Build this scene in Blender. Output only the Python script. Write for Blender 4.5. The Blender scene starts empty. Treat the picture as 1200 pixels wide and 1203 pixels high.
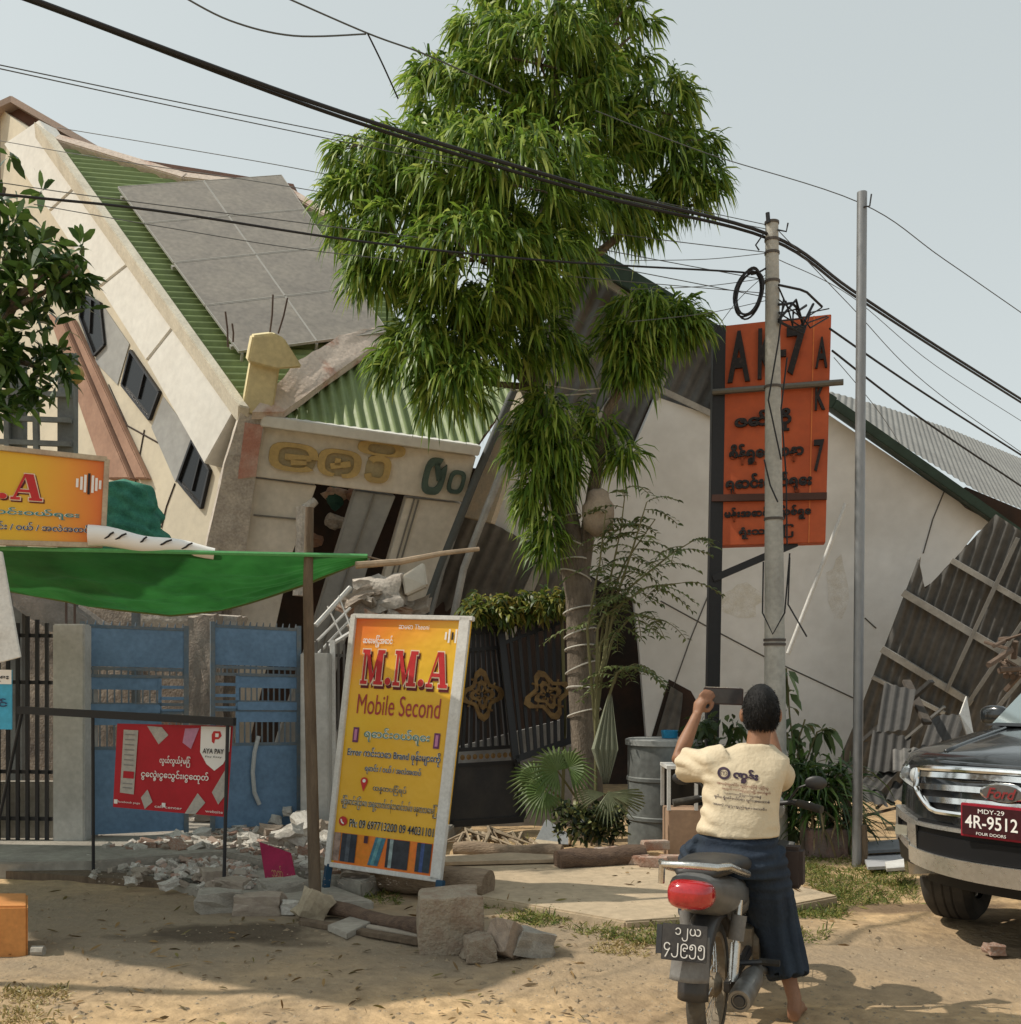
import bpy, bmesh, math, random
import numpy as np
from mathutils import Vector, Matrix, noise
from mathutils.bvhtree import BVHTree
random.seed(7); RS = np.random.RandomState(7)
SC = bpy.context.scene; COL = SC.collection
R = math.radians
# ---------------------------------------------------------------- camera, sky, sun, exposure
F, CX, CY, EYE = 1250.0, 600.0, 800.0, 1.6
cam_d = bpy.data.cameras.new('camera'); cam = bpy.data.objects.new('camera', cam_d); COL.objects.link(cam)
cam.location = (0, 0, EYE); cam.rotation_euler = (R(90), 0, 0)
cam_d.sensor_width = 36; cam_d.lens = 36 * F / 1203.0; cam_d.shift_y = (CY - 601.5) / 1203.0
cam_d.clip_start = 0.05; cam_d.clip_end = 2000
SC.camera = cam
SUN = Vector((-0.62, 0.03, 0.78)).normalized()
w = bpy.data.worlds.new('World'); SC.world = w; w.use_nodes = True
nt = w.node_tree; bg = nt.nodes['Background']
sky = nt.nodes.new('ShaderNodeTexSky'); sky.sky_type = 'NISHITA'; sky.sun_disc = False
sky.sun_elevation = math.asin(SUN.z); sky.sun_rotation = math.atan2(SUN.x, SUN.y)
sky.altitude = 0; sky.air_density = 1.0; sky.dust_density = 2.0; sky.ozone_density = 1.0
hsv = nt.nodes.new('ShaderNodeHueSaturation'); hsv.inputs['Saturation'].default_value = 0.14
nt.links.new(sky.outputs[0], hsv.inputs['Color']); hz = nt.nodes.new('ShaderNodeMix'); hz.data_type = 'RGBA'; hz.inputs[0].default_value = .68; hz.inputs[7].default_value = (2.95, 3.2, 3.42, 1); nt.links.new(hsv.outputs[0], hz.inputs[6])   # even veil of high haze over the clear sky
tint = nt.nodes.new('ShaderNodeMix'); tint.data_type = 'RGBA'; tint.blend_type = 'MULTIPLY'; tint.inputs[0].default_value = 1; tint.inputs[7].default_value = (.97, 1.0, .955, 1)
nt.links.new(hz.outputs[2], tint.inputs[6]); nt.links.new(tint.outputs[2], bg.inputs[0])
bg.inputs[1].default_value = 0.15
sl = bpy.data.lights.new('sun', 'SUN'); so = bpy.data.objects.new('sun', sl); COL.objects.link(so)
sl.energy = 2.75; sl.angle = R(0.6); sl.color = (1.0, 0.92, 0.80)
so.rotation_euler = (-SUN).to_track_quat('-Z', 'Y').to_euler(); so.location = (-10, -2, 14)
SC.view_settings.view_transform = 'Standard'; SC.view_settings.look = 'None'
SC.view_settings.exposure = 0.42; SC.view_settings.gamma = 1.0
# ---------------------------------------------------------------- helpers
def P(px, py, Y): return Vector(((px - CX) / F * Y, Y, EYE - (py - CY) / F * Y))
def G(px, py, z=0.0):
    Y = (EYE - z) * F / (py - CY); return Vector(((px - CX) / F * Y, Y, z))
def S(r, g, b): return tuple(((c / 255) / 12.92 if c / 255 <= .04045 else ((c / 255 + .055) / 1.055) ** 2.4) for c in (r, g, b))
class Plane:
    def __init__(s, a, b, c):
        s.o = a; s.n = (b - a).cross(c - a).normalized()
        if s.n.dot(Vector((0, 0, EYE)) - a) < 0: s.n = -s.n
    def at(s, px, py, off=0.0):
        d = Vector(((px - CX) / F, 1, -(py - CY) / F)); e = Vector((0, 0, EYE))
        t = (s.o + s.n * off - e).dot(s.n) / d.dot(s.n); return e + d * t
    def poly(s, pts, off=0.0): return [s.at(x, y, off) for x, y in pts]
class Face:
    """flat quad given by its four corners; u to the right, v downwards"""
    def __init__(s, tl, tr, br, bl):
        s.n = (tr - tl).cross(bl - tl).normalized()
        if abs((br - tl).dot(s.n)) > 1e-5: e = Vector((0, 0, EYE)); d_ = br - e; br = e + d_ * ((tl - e).dot(s.n) / d_.dot(s.n))
        s.c = (tl, tr, br, bl)
        if s.n.dot(Vector((0, 0, EYE)) - tl) < 0: s.n = -s.n
    def at(s, u, v, d=0.0):
        a = s.c[0].lerp(s.c[1], u); b = s.c[3].lerp(s.c[2], u); return a.lerp(b, v) + s.n * d
    def rect(s, u0, v0, u1, v1, d=0.0): return [s.at(u0, v0, d), s.at(u1, v0, d), s.at(u1, v1, d), s.at(u0, v1, d)]
class MB:
    def __init__(s): s.v = []; s.f = []
    def add(s, vs, fs):
        k = len(s.v); s.v += [tuple(p) for p in vs]; s.f += [tuple(i + k for i in f) for f in fs]; return s
    def poly(s, pts): return s.add(pts, [tuple(range(len(pts)))])
    def prism(s, pts, vec):
        n = len(pts); vs = list(pts) + [Vector(p) + vec for p in pts]
        return s.add(vs, [tuple(range(n)), tuple(range(2 * n - 1, n - 1, -1))] + [(i, i + n, (i + 1) % n + n, (i + 1) % n) for i in range(n)])
    def box(s, c, size, m=None):
        m = m or Matrix.Identity(3); c = Vector(c)
        vs = [c + m @ Vector((x * size[0] / 2, y * size[1] / 2, z * size[2] / 2)) for z in (-1, 1) for y in (-1, 1) for x in (-1, 1)]
        return s.add(vs, [(0, 2, 3, 1), (4, 5, 7, 6), (0, 1, 5, 4), (2, 6, 7, 3), (0, 4, 6, 2), (1, 3, 7, 5)])
    def beam(s, a, b, w, h, up=Vector((0, 0, 1))):
        a = Vector(a); b = Vector(b); d = (b - a); L = d.length; d.normalize()
        x = d.cross(up); x = x.normalized() if x.length > 1e-4 else Vector((1, 0, 0)); z = x.cross(d).normalized()
        m = Matrix((x, d, z)).transposed(); return s.box((a + b) / 2, (w, L, h), m)
    def tube(s, pts, r, n=8, caps=True, flat=1.0):
        pts = [Vector(p) for p in pts]; N = len(pts)
        rr = r if isinstance(r, (list, tuple)) else [r] * N
        vs = []; fs = []; pu = None
        for i, p in enumerate(pts):
            d = (pts[min(i + 1, N - 1)] - pts[max(i - 1, 0)])
            d = d.normalized() if d.length > 1e-9 else Vector((0, 0, 1))
            if pu is None:
                u = d.cross(Vector((0, 0, 1)))
                if u.length < .1: u = d.cross(Vector((1, 0, 0)))
            else: u = pu - d * pu.dot(d)
            u.normalize(); v = d.cross(u); pu = u
            for k in range(n):
                a = 2 * math.pi * k / n; vs.append(p + (u * math.cos(a) + v * math.sin(a) * flat) * rr[i])
        for i in range(N - 1):
            for k in range(n): fs.append((i * n + k, i * n + (k + 1) % n, (i + 1) * n + (k + 1) % n, (i + 1) * n + k))
        if caps: fs += [tuple(range(n - 1, -1, -1)), tuple((N - 1) * n + k for k in range(n))]
        return s.add(vs, fs)
    def lathe(s, o, axis, prof, n=24):
        """prof: (distance along axis, radius)"""
        axis = Vector(axis).normalized(); u = axis.orthogonal().normalized(); v = axis.cross(u); o = Vector(o)
        vs = []; fs = []; N = len(prof)
        for t, r in prof:
            for k in range(n):
                a = 2 * math.pi * k / n; vs.append(o + axis * t + (u * math.cos(a) + v * math.sin(a)) * max(r, 1e-4))
        for i in range(N - 1):
            for k in range(n): fs.append((i * n + k, i * n + (k + 1) % n, (i + 1) * n + (k + 1) % n, (i + 1) * n + k))
        return s.add(vs, fs)
    def ball(s, c, rad, m=None, nu=16, nv=10, fn=None):
        c = Vector(c); m = m or Matrix.Identity(3); vs = []; fs = []
        for j in range(nv + 1):
            t = math.pi * j / nv
            for k in range(nu):
                a = 2 * math.pi * k / nu; d = Vector((math.sin(t) * math.cos(a), math.sin(t) * math.sin(a), math.cos(t)))
                q = fn(d) if fn else 1.0
                vs.append(c + m @ Vector((d.x * rad[0] * q, d.y * rad[1] * q, d.z * rad[2] * q)))
        for j in range(nv):
            for k in range(nu): fs.append((j * nu + k, j * nu + (k + 1) % nu, (j + 1) * nu + (k + 1) % nu, (j + 1) * nu + k))
        return s.add(vs, fs)
    def grid(s, fn, nu, nv):
        vs = [fn(i / nu, j / nv) for j in range(nv + 1) for i in range(nu + 1)]
        return s.add(vs, [(j * (nu + 1) + i, j * (nu + 1) + i + 1, (j + 1) * (nu + 1) + i + 1, (j + 1) * (nu + 1) + i) for j in range(nv) for i in range(nu)])
    def corr(s, poly, d, pitch, amp, ragged=0.0):
        """corrugated sheet cut to a flat outline; d = direction of the ribs"""
        o = poly[0]; n = (poly[1] - o).cross(poly[-1] - o)
        n = sum(((poly[i] - o).cross(poly[(i + 1) % len(poly)] - o) for i in range(len(poly))), Vector()).normalized()
        e1 = (d - n * d.dot(n)).normalized(); e2 = n.cross(e1)
        q = [((p - o).dot(e2), (p - o).dot(e1)) for p in poly]
        t0 = min(a for a, b in q) + 1e-4; t1 = max(a for a, b in q) - 1e-4; N = max(2, int((t1 - t0) / (pitch / 6))); vs = []; fs = []
        for i in range(N + 1):
            t = t0 + (t1 - t0) * i / N; hits = []
            for k in range(len(q)):
                (ax, ay), (bx, by) = q[k], q[(k + 1) % len(q)]
                if (ax - t) * (bx - t) <= 0 and abs(ax - bx) > 1e-9: hits.append(ay + (by - ay) * (t - ax) / (bx - ax))
            a, b = (min(hits), max(hits)) if hits else (0, 0); h = amp * math.sin(2 * math.pi * t / pitch)
            if ragged: j = ragged * (int(t / pitch / 8) * 7919 % 5 / 5.0); a += j; b -= j
            vs += [o + e2 * t + e1 * a + n * h, o + e2 * t + e1 * b + n * h]
        for i in range(N): fs.append((2 * i, 2 * i + 1, 2 * i + 3, 2 * i + 2))
        return s.add(vs, fs)
    def mesh(s, name='m'):
        me = bpy.data.meshes.new(name); me.from_pydata(s.v, [], s.f); me.update(); return me
    def build(s, name, m=None, parent=None, smooth=False, bevel=0.0, weld=False, local=False, fix=True, mesh=None):
        me = mesh or s.mesh(name)
        if mesh is None and (weld or bevel or fix):
            b = bmesh.new(); b.from_mesh(me)
            if weld: bmesh.ops.remove_doubles(b, verts=b.verts, dist=1e-4)
            if fix: bmesh.ops.recalc_face_normals(b, faces=b.faces)
            if bevel: bmesh.ops.bevel(b, geom=list(b.edges), offset=bevel, segments=2, affect='EDGES', clamp_overlap=True)
            b.to_mesh(me); b.free()
        if smooth:
            me.polygons.foreach_set('use_smooth', [True] * len(me.polygons))
            if smooth != 'all':
                try: me.set_sharp_from_angle(angle=R(40))
                except Exception: pass
        if m: me.materials.append(m)
        o = bpy.data.objects.new(name, me); COL.objects.link(o)
        if parent:
            o.parent = parent
            if not local and parent.type == 'EMPTY': o.matrix_parent_inverse = Matrix.Translation(-parent.location)
        return o
    def fused(s, voxel, smooth=4, fac=0.5):
        """one closed skin around all the shapes"""
        me = s.mesh('f'); b = bmesh.new(); b.from_mesh(me); bmesh.ops.recalc_face_normals(b, faces=b.faces); b.to_mesh(me); b.free()
        o = bpy.data.objects.new('f', me); COL.objects.link(o)
        md = o.modifiers.new('r', 'REMESH'); md.mode = 'VOXEL'; md.voxel_size = voxel
        if smooth: sm = o.modifiers.new('s', 'SMOOTH'); sm.factor = fac; sm.iterations = smooth
        dg = bpy.context.evaluated_depsgraph_get(); out = bpy.data.meshes.new_from_object(o.evaluated_get(dg))
        bpy.data.objects.remove(o); return out
def tag(o, label=None, cat=None, group=None, kind=None):
    if label: o['label'] = label
    if cat: o['category'] = cat
    if group: o['group'] = group
    if kind: o['kind'] = kind
    return o
def thing(name, label, cat, loc=(0, 0, 0), rz=0.0, group=None):
    o = bpy.data.objects.new(name, None); COL.objects.link(o); o.location = loc; o.rotation_euler = (0, 0, rz); o.empty_display_size = .1
    return tag(o, label, cat, group)
def dup(o, parent=None):
    c = o.copy(); COL.objects.link(c)
    if parent: c.parent = parent
    for ch in list(o.children): dup(ch, c)
    return c
# ---------------------------------------------------------------- materials
MATS = {}
def mat(name, c, c2=None, rough=.8, scale=4.0, metal=0.0, bump=0.0, bscale=40.0, spec=.3, fine=.12, lo=.4, hi=.65, transl=0.0, coat=0.0, alpha=1.0, stretch=None):
    if name in MATS: return MATS[name]
    m = bpy.data.materials.new(name); m.use_nodes = True; t = m.node_tree; N = t.nodes; L = t.links
    b = N['Principled BSDF']; b.inputs['Roughness'].default_value = rough; b.inputs['Metallic'].default_value = metal
    b.inputs['Specular IOR Level'].default_value = spec; b.inputs['Coat Weight'].default_value = coat; b.inputs['Coat Roughness'].default_value = .05
    tc = N.new('ShaderNodeTexCoord'); co = tc.outputs['Object']
    if stretch:
        mp = N.new('ShaderNodeMapping'); mp.inputs['Scale'].default_value = stretch; L.new(co, mp.inputs[0]); co = mp.outputs[0]
    n1 = N.new('ShaderNodeTexNoise'); n1.inputs['Scale'].default_value = scale; n1.inputs['Detail'].default_value = 6; n1.inputs['Roughness'].default_value = .62; L.new(co, n1.inputs[0])
    mr = N.new('ShaderNodeMapRange'); mr.inputs[1].default_value = lo; mr.inputs[2].default_value = hi; L.new(n1.outputs[0], mr.inputs[0])
    mx = N.new('ShaderNodeMix'); mx.data_type = 'RGBA'; L.new(mr.outputs[0], mx.inputs[0])
    mx.inputs[6].default_value = (*c, 1); mx.inputs[7].default_value = (*(c2 or c), 1); out = mx.outputs[2]
    if fine:
        n2 = N.new('ShaderNodeTexNoise'); n2.inputs['Scale'].default_value = scale * 9; n2.inputs['Detail'].default_value = 4; L.new(co, n2.inputs[0])
        m2 = N.new('ShaderNodeMapRange'); m2.inputs[1].default_value = .25; m2.inputs[2].default_value = .75; m2.inputs[3].default_value = 1 - fine; m2.inputs[4].default_value = 1 + fine; L.new(n2.outputs[0], m2.inputs[0])
        mm = N.new('ShaderNodeMix'); mm.data_type = 'RGBA'; mm.blend_type = 'MULTIPLY'; mm.inputs[0].default_value = 1; L.new(out, mm.inputs[6])
        cb = N.new('ShaderNodeCombineColor')
        for i in range(3): L.new(m2.outputs[0], cb.inputs[i])
        L.new(cb.outputs[0], mm.inputs[7]); out = mm.outputs[2]
        m3 = N.new('ShaderNodeMapRange'); m3.inputs[3].default_value = max(0.02, rough - .12); m3.inputs[4].default_value = min(1, rough + .12); L.new(n2.outputs[0], m3.inputs[0]); L.new(m3.outputs[0], b.inputs['Roughness'])
    L.new(out, b.inputs['Base Color'])
    if bump:
        n3 = N.new('ShaderNodeTexNoise'); n3.inputs['Scale'].default_value = bscale; n3.inputs['Detail'].default_value = 5; L.new(co, n3.inputs[0])
        bp = N.new('ShaderNodeBump'); bp.inputs['Strength'].default_value = bump; bp.inputs['Distance'].default_value = .02; L.new(n3.outputs[0], bp.inputs['Height']); L.new(bp.outputs[0], b.inputs['Normal'])
    if transl:
        tr = N.new('ShaderNodeBsdfTranslucent'); L.new(out, tr.inputs[0]); ms = N.new('ShaderNodeMixShader'); ms.inputs[0].default_value = transl
        L.new(b.outputs[0], ms.inputs[1]); L.new(tr.outputs[0], ms.inputs[2]); L.new(ms.outputs[0], N['Material Output'].inputs[0])
    MATS[name] = m; return m
def leaf_mat(name, ramp, transl=.35, rough=.45):
    """leaf colour picked at random for every leaf"""
    m = bpy.data.materials.new(name); m.use_nodes = True; t = m.node_tree; N = t.nodes; L = t.links; b = N['Principled BSDF']
    b.inputs['Roughness'].default_value = rough; b.inputs['Specular IOR Level'].default_value = .35
    g = N.new('ShaderNodeNewGeometry'); cr = N.new('ShaderNodeValToRGB'); e = cr.color_ramp.elements
    while len(e) < len(ramp): e.new(.5)
    for i, c in enumerate(ramp): e[i].position = i / (len(ramp) - 1); e[i].color = (*c, 1)
    L.new(g.outputs['Random Per Island'], cr.inputs[0]); L.new(cr.outputs[0], b.inputs['Base Color'])
    tr = N.new('ShaderNodeBsdfTranslucent'); L.new(cr.outputs[0], tr.inputs[0]); ms = N.new('ShaderNodeMixShader'); ms.inputs[0].default_value = transl
    L.new(b.outputs[0], ms.inputs[1]); L.new(tr.outputs[0], ms.inputs[2]); L.new(ms.outputs[0], N['Material Output'].inputs[0]); return m
def ramp_mat(name, axis_o, axis_v, stops, rough=.5, bump=.0, transl=0.0, spots=.1):
    """printed sheet: colour changes along a line across it"""
    m = bpy.data.materials.new(name); m.use_nodes = True; t = m.node_tree; N = t.nodes; L = t.links; b = N['Principled BSDF']; b.inputs['Roughness'].default_value = rough
    tc = N.new('ShaderNodeTexCoord'); sub = N.new('ShaderNodeVectorMath'); sub.operation = 'SUBTRACT'; sub.inputs[1].default_value = axis_o; L.new(tc.outputs['Object'], sub.inputs[0])
    dt = N.new('ShaderNodeVectorMath'); dt.operation = 'DOT_PRODUCT'; dt.inputs[1].default_value = axis_v / axis_v.length_squared; L.new(sub.outputs[0], dt.inputs[0])
    ns = N.new('ShaderNodeTexNoise'); ns.inputs['Scale'].default_value = 3; L.new(tc.outputs['Object'], ns.inputs[0])
    ad = N.new('ShaderNodeMath'); ad.operation = 'MULTIPLY_ADD'; L.new(ns.outputs[0], ad.inputs[0]); ad.inputs[1].default_value = spots; L.new(dt.outputs['Value'], ad.inputs[2])
    cr = N.new('ShaderNodeValToRGB'); e = cr.color_ramp.elements
    while len(e) < len(stops): e.new(.5)
    for i, (p, c) in enumerate(stops): e[i].position = p; e[i].color = (*c, 1)
    L.new(ad.outputs[0], cr.inputs[0]); L.new(cr.outputs[0], b.inputs['Base Color']); MATS[name] = m
    if bump:
        n3 = N.new('ShaderNodeTexNoise'); n3.inputs['Scale'].default_value = 7; L.new(tc.outputs['Object'], n3.inputs[0])
        bp = N.new('ShaderNodeBump'); bp.inputs['Strength'].default_value = bump; bp.inputs['Distance'].default_value = .03; L.new(n3.outputs[0], bp.inputs['Height']); L.new(bp.outputs[0], b.inputs['Normal'])
    return m
# ---------------------------------------------------------------- lettering
def text_pts(s, bold=0.0, extrude=0.0, spacing=1.0, shear=0.0):
    cu = bpy.data.curves.new('t', 'FONT'); cu.body = s; cu.offset = bold; cu.extrude = extrude; cu.resolution_u = 4; cu.space_character = spacing; cu.shear = shear
    o = bpy.data.objects.new('t', cu); COL.objects.link(o); dg = bpy.context.evaluated_depsgraph_get()
    me = bpy.data.meshes.new_from_object(o.evaluated_get(dg)); bpy.data.objects.remove(o); bpy.data.curves.remove(cu)
    n = len(me.vertices); a = np.zeros(n * 3); me.vertices.foreach_get('co', a); fs = [tuple(p.vertices) for p in me.polygons]; bpy.data.meshes.remove(me)
    return a.reshape(-1, 3), fs
def text_on(face, box, s, m, parent, name='lettering', d=.004, bold=0.0, extrude=0.0, spacing=1.0, proj=None, shear=0.0, mb=None):
    a, fs = text_pts(s, bold, extrude, spacing, shear)
    if not len(a): return None
    lo = a.min(0); hi = a.max(0); u0, v0, u1, v1 = box; vs = []
    for x, y, z in a:
        u = u0 + (u1 - u0) * (x - lo[0]) / max(hi[0] - lo[0], 1e-6); v = v1 - (v1 - v0) * (y - lo[1]) / max(hi[1] - lo[1], 1e-6)
        p = face.at(u, v, d + (z if extrude else 0)); vs.append(proj(p) if proj else p)
    if mb is not None: mb.add(vs, fs); return None
    return MB().add(vs, fs).build(name, m, parent, fix=False)
# slab-serif capitals for the painted shop signs: each a list of convex pieces on a unit box, y up
SLAB = {'M': [[(.0, 0), (.30, 0), (.30, .1), (.0, .1)], [(.07, .1), (.17, .1), (.17, .9), (.07, .9)], [(.0, .9), (.33, .9), (.33, 1), (.0, 1)],
              [(.17, .9), (.33, .9), (.57, .18), (.45, .0)], [(.60, 0), (1, 0), (1, .1), (.60, .1)], [(.68, .1), (.92, .1), (.92, .9), (.68, .9)],
              [(.68, .9), (1, .9), (1, 1), (.68, 1)], [(.68, .93), (.68, .55), (.57, .18), (.45, .0)]],
        'A': [[(.0, 0), (.30, 0), (.30, .1), (.0, .1)], [(.08, .1), (.17, .1), (.50, 1), (.42, 1)], [(.42, 1), (.70, 1), (.92, .1), (.66, .1)],
              [(.58, 0), (1, 0), (1, .1), (.58, .1)], [(.24, .3), (.62, .3), (.61, .4), (.27, .4)]],
        '.': [[(.5 + .5 * math.cos(a * math.pi / 6), .5 + .5 * math.sin(a * math.pi / 6)) for a in range(12)]]}
def slab_on(face, box, m, parent, name, d, grow=0.0, du=0.0, dv=0.0, word='M.M.A'):
    u0, v0, u1, v1 = box; wd = {'M': 1.0, 'A': .92, '.': .26}; tot = sum(wd[c] for c in word) + .1 * (len(word) - 1); x = 0.0; mb = MB(); k = 0
    for c in word:
        for pc in SLAB[c]:
            cx = sum(p[0] for p in pc) / len(pc); cy = sum(p[1] for p in pc) / len(pc); pts = []
            for (a, b) in pc:
                if grow: a += grow * (1 if a > cx else -1) * (1.0 if c != '.' else 1.6); b += grow * (1 if b > cy else -1)
                yy = b if c != '.' else b * .22
                pts.append(face.at(u0 + (u1 - u0) * (x + a * wd[c]) / tot + du, v1 - (v1 - v0) * yy + dv, d + .0003 * (k % 5)))
            mb.poly(pts); k += 1
        x += wd[c] + .1
    return mb.build(name, m, parent, fix=False)
# ---------------------------------------------------------------- foliage
def leaf_mesh(mb_v, mb_f, base, dirs, L, W, bend, rng, fold=.25):
    """many narrow leaves at once (numpy): base, dirs (n,3), L, W, bend (n,)"""
    n = len(base); dirs = dirs / np.linalg.norm(dirs, axis=1, keepdims=True)
    rnd = rng.normal(size=(n, 3)); rnd[:, 2] *= .35
    side = np.cross(dirs, np.array([0, 0, 1.0]) + rnd * .6); side /= np.linalg.norm(side, axis=1, keepdims=True) + 1e-9
    dn = np.array([0, 0, -1.0]); L = L[:, None]; W = W[:, None]; bd = bend[:, None]
    p1 = base + dirs * L * .38 + dn * bd * L * .10; p2 = base + dirs * L * .75 + dn * bd * L * .38; p3 = base + dirs * L * .98 + dn * bd * L * .75
    up = np.cross(side, dirs); lift = up * W * fold
    V = np.stack([base, p1 - side * W * .5 + lift, p1 + side * W * .5 + lift, p2 - side * W * .36 + lift, p2 + side * W * .36 + lift, p3], axis=1).reshape(-1, 3)
    k = sum(len(a) for a in mb_v); i = (np.arange(n) * 6 + k)[:, None]
    mb_v.append(V); mb_f.append((i + np.array([[0, 1, 2]]), i + np.array([[1, 3, 4, 2]]), i + np.array([[3, 5, 4]])))
def leaf_build(mb_v, mb_f, name, m, parent):
    V = np.concatenate(mb_v); tri = np.concatenate([f[0] for f in mb_f] + [f[2] for f in mb_f]); qd = np.concatenate([f[1] for f in mb_f])
    me = bpy.data.meshes.new(name); me.vertices.add(len(V)); me.vertices.foreach_set('co', V.astype(np.float32).ravel())
    loops = np.concatenate([tri.ravel(), qd.ravel()]); me.loops.add(len(loops)); me.loops.foreach_set('vertex_index', loops.astype(np.int32))
    st = np.concatenate([np.arange(len(tri)) * 3, len(tri) * 3 + np.arange(len(qd)) * 4]); me.polygons.add(len(st)); me.polygons.foreach_set('loop_start', st.astype(np.int32))
    me.update(calc_edges=True); me.validate(); me.materials.append(m)
    o = bpy.data.objects.new(name, me); COL.objects.link(o)
    if parent:
        o.parent = parent
        if parent.type == 'EMPTY': o.matrix_parent_inverse = Matrix.Translation(-parent.location)
    return o
def rosettes(cent, per, L, W, droop, rng, out=None, spread=1.0, bend=.8):
    """tufts of leaves round each twig end; returns arrays for leaf_mesh"""
    c = np.repeat(cent, per, axis=0); n = len(c); d = rng.normal(size=(n, 3)); d /= np.linalg.norm(d, axis=1, keepdims=True)
    d *= spread
    if out is not None: d += np.repeat(out, per, axis=0) * .8
    d[:, 2] -= droop
    return c + d * .02, d, L * rng.uniform(.6, 1.25, n), W * rng.uniform(.7, 1.2, n), bend * rng.uniform(.4, 1.4, n)
# ================================================================ SETTING: ground
def ground_h(x, y):
    near = max(0.0, 1 - abs(y - 7) / 14) * max(0.0, 1 - abs(x) / 14)
    v = Vector((x, y, 0)); h = .035 * noise.noise(v * .55) + .022 * noise.noise(v * 2.1) + .010 * noise.noise(v * 7) + .007 * noise.noise(v * 15)
    for yy in (5.35, 6.55): h -= .035 * math.exp(-((y - yy - .12 * math.sin(x * .8) - .05 * (x - 3)) / .13) ** 2) * max(0, min(1, (x + .2) / 1.5))
    return h * near - .01
def spaced(a, b, st, far):
    r = list(np.arange(a, b, st)); lo = a; s = st
    while lo > -far: s *= 1.35; lo -= s; r.insert(0, lo)
    hi = r[-1]; s = st
    while hi < far: s *= 1.35; hi += s; r.append(hi)
    return r
xs = spaced(-6, 7.5, .07, 500); ys = spaced(3, 13, .07, 500)
mb = MB(); nx = len(xs)
mb.v = [(x, y, ground_h(x, y)) for y in ys for x in xs]
mb.f = [(j * nx + i, j * nx + i + 1, (j + 1) * nx + i + 1, (j + 1) * nx + i) for j in range(len(ys) - 1) for i in range(nx - 1)]
def ground_mat():
    m = mat('dirt', (.50, .35, .195), (.34, .245, .15), rough=.95, scale=1.1, bump=.8, bscale=22, fine=.3, spec=.1)
    t = m.node_tree; N = t.nodes; L = t.links; b = N['Principled BSDF']; src = b.inputs['Base Color'].links[0].from_socket
    tc = N.new('ShaderNodeTexCoord')
    def patch(c, rx, ry, rot, soft, wob):
        mp = N.new('ShaderNodeMapping'); mp.vector_type = 'TEXTURE'; mp.inputs['Location'].default_value = (c[0], c[1], 0); mp.inputs['Rotation'].default_value = (0, 0, rot); mp.inputs['Scale'].default_value = (rx, ry, 1)
        ns = N.new('ShaderNodeTexNoise'); ns.inputs['Scale'].default_value = wob; ns.inputs['Detail'].default_value = 6; L.new(tc.outputs['Object'], ns.inputs[0]); L.new(tc.outputs['Object'], mp.inputs[0])
        ln = N.new('ShaderNodeVectorMath'); ln.operation = 'LENGTH'; fl = N.new('ShaderNodeVectorMath'); fl.operation = 'MULTIPLY'; fl.inputs[1].default_value = (1, 1, 0)
        L.new(mp.outputs[0], fl.inputs[0]); L.new(fl.outputs[0], ln.inputs[0])
        ad = N.new('ShaderNodeMath'); ad.operation = 'MULTIPLY_ADD'; ad.inputs[1].default_value = 1.3; L.new(ns.outputs[0], ad.inputs[0]); L.new(ln.outputs['Value'], ad.inputs[2])
        mr = N.new('ShaderNodeMapRange'); mr.inputs[1].default_value = 1.65 + soft; mr.inputs[2].default_value = 1.65 - soft; L.new(ad.outputs[0], mr.inputs[0]); return mr.outputs[0]
    def over(src, fac, col, f=1.0):
        mu = N.new('ShaderNodeMath'); mu.operation = 'MULTIPLY'; mu.inputs[1].default_value = f; L.new(fac, mu.inputs[0])
        mx = N.new('ShaderNodeMix'); mx.data_type = 'RGBA'; L.new(mu.outputs[0], mx.inputs[0]); L.new(src, mx.inputs[6]); mx.inputs[7].default_value = (*col, 1); return mx.outputs[2]
    a = G(250, 1090); src = over(src, patch((a.x - .2, a.y), 3.4, 1.25, R(-6), .5, 1.3), (.235, .195, .145), .85)      # worn concrete apron
    a = G(270, 1095); src = over(src, patch((a.x, a.y), .62, .26, R(8), .25, 3.5), (.075, .058, .042), .85)                # wet stain
    a = G(330, 1105); src = over(src, patch((a.x, a.y), .3, .1, R(-10), .25, 5), (.075, .058, .042), .6)
    a = G(1010, 1060); src = over(src, patch((a.x + .3, a.y - .1), .8, .16, R(4), .3, 3), (.13, .09, .06), .8)             # damp wheel rut
    a = G(1100, 1130); src = over(src, patch((a.x + .6, a.y), 2.2, .7, R(0), .6, 1.6), (.27, .215, .155), .7)
    # gravel speckle
    vo = N.new('ShaderNodeTexVoronoi'); vo.inputs['Scale'].default_value = 34; L.new(tc.outputs['Object'], vo.inputs[0])
    mr = N.new('ShaderNodeMapRange'); mr.inputs[1].default_value = .22; mr.inputs[2].default_value = .12; L.new(vo.outputs['Distance'], mr.inputs[0])
    n4 = N.new('ShaderNodeTexNoise'); n4.inputs['Scale'].default_value = 2.4; L.new(tc.outputs['Object'], n4.inputs[0]); m4 = N.new('ShaderNodeMapRange'); m4.inputs[1].default_value = .5; m4.inputs[2].default_value = .7; L.new(n4.outputs[0], m4.inputs[0])
    mu = N.new('ShaderNodeMath'); mu.operation = 'MULTIPLY'; L.new(mr.outputs[0], mu.inputs[0]); L.new(m4.outputs[0], mu.inputs[1])
    src = over(src, mu.outputs[0], (.36, .30, .22), .6)
    L.new(src, b.inputs['Base Color']); return m
tag(mb.build('ground', ground_mat(), smooth='all', fix=False), kind='structure')
M_concrete = mat('concrete', (.36, .33, .28), (.26, .235, .20), rough=.9, scale=2.2, bump=.35, bscale=25, fine=.18)
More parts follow.
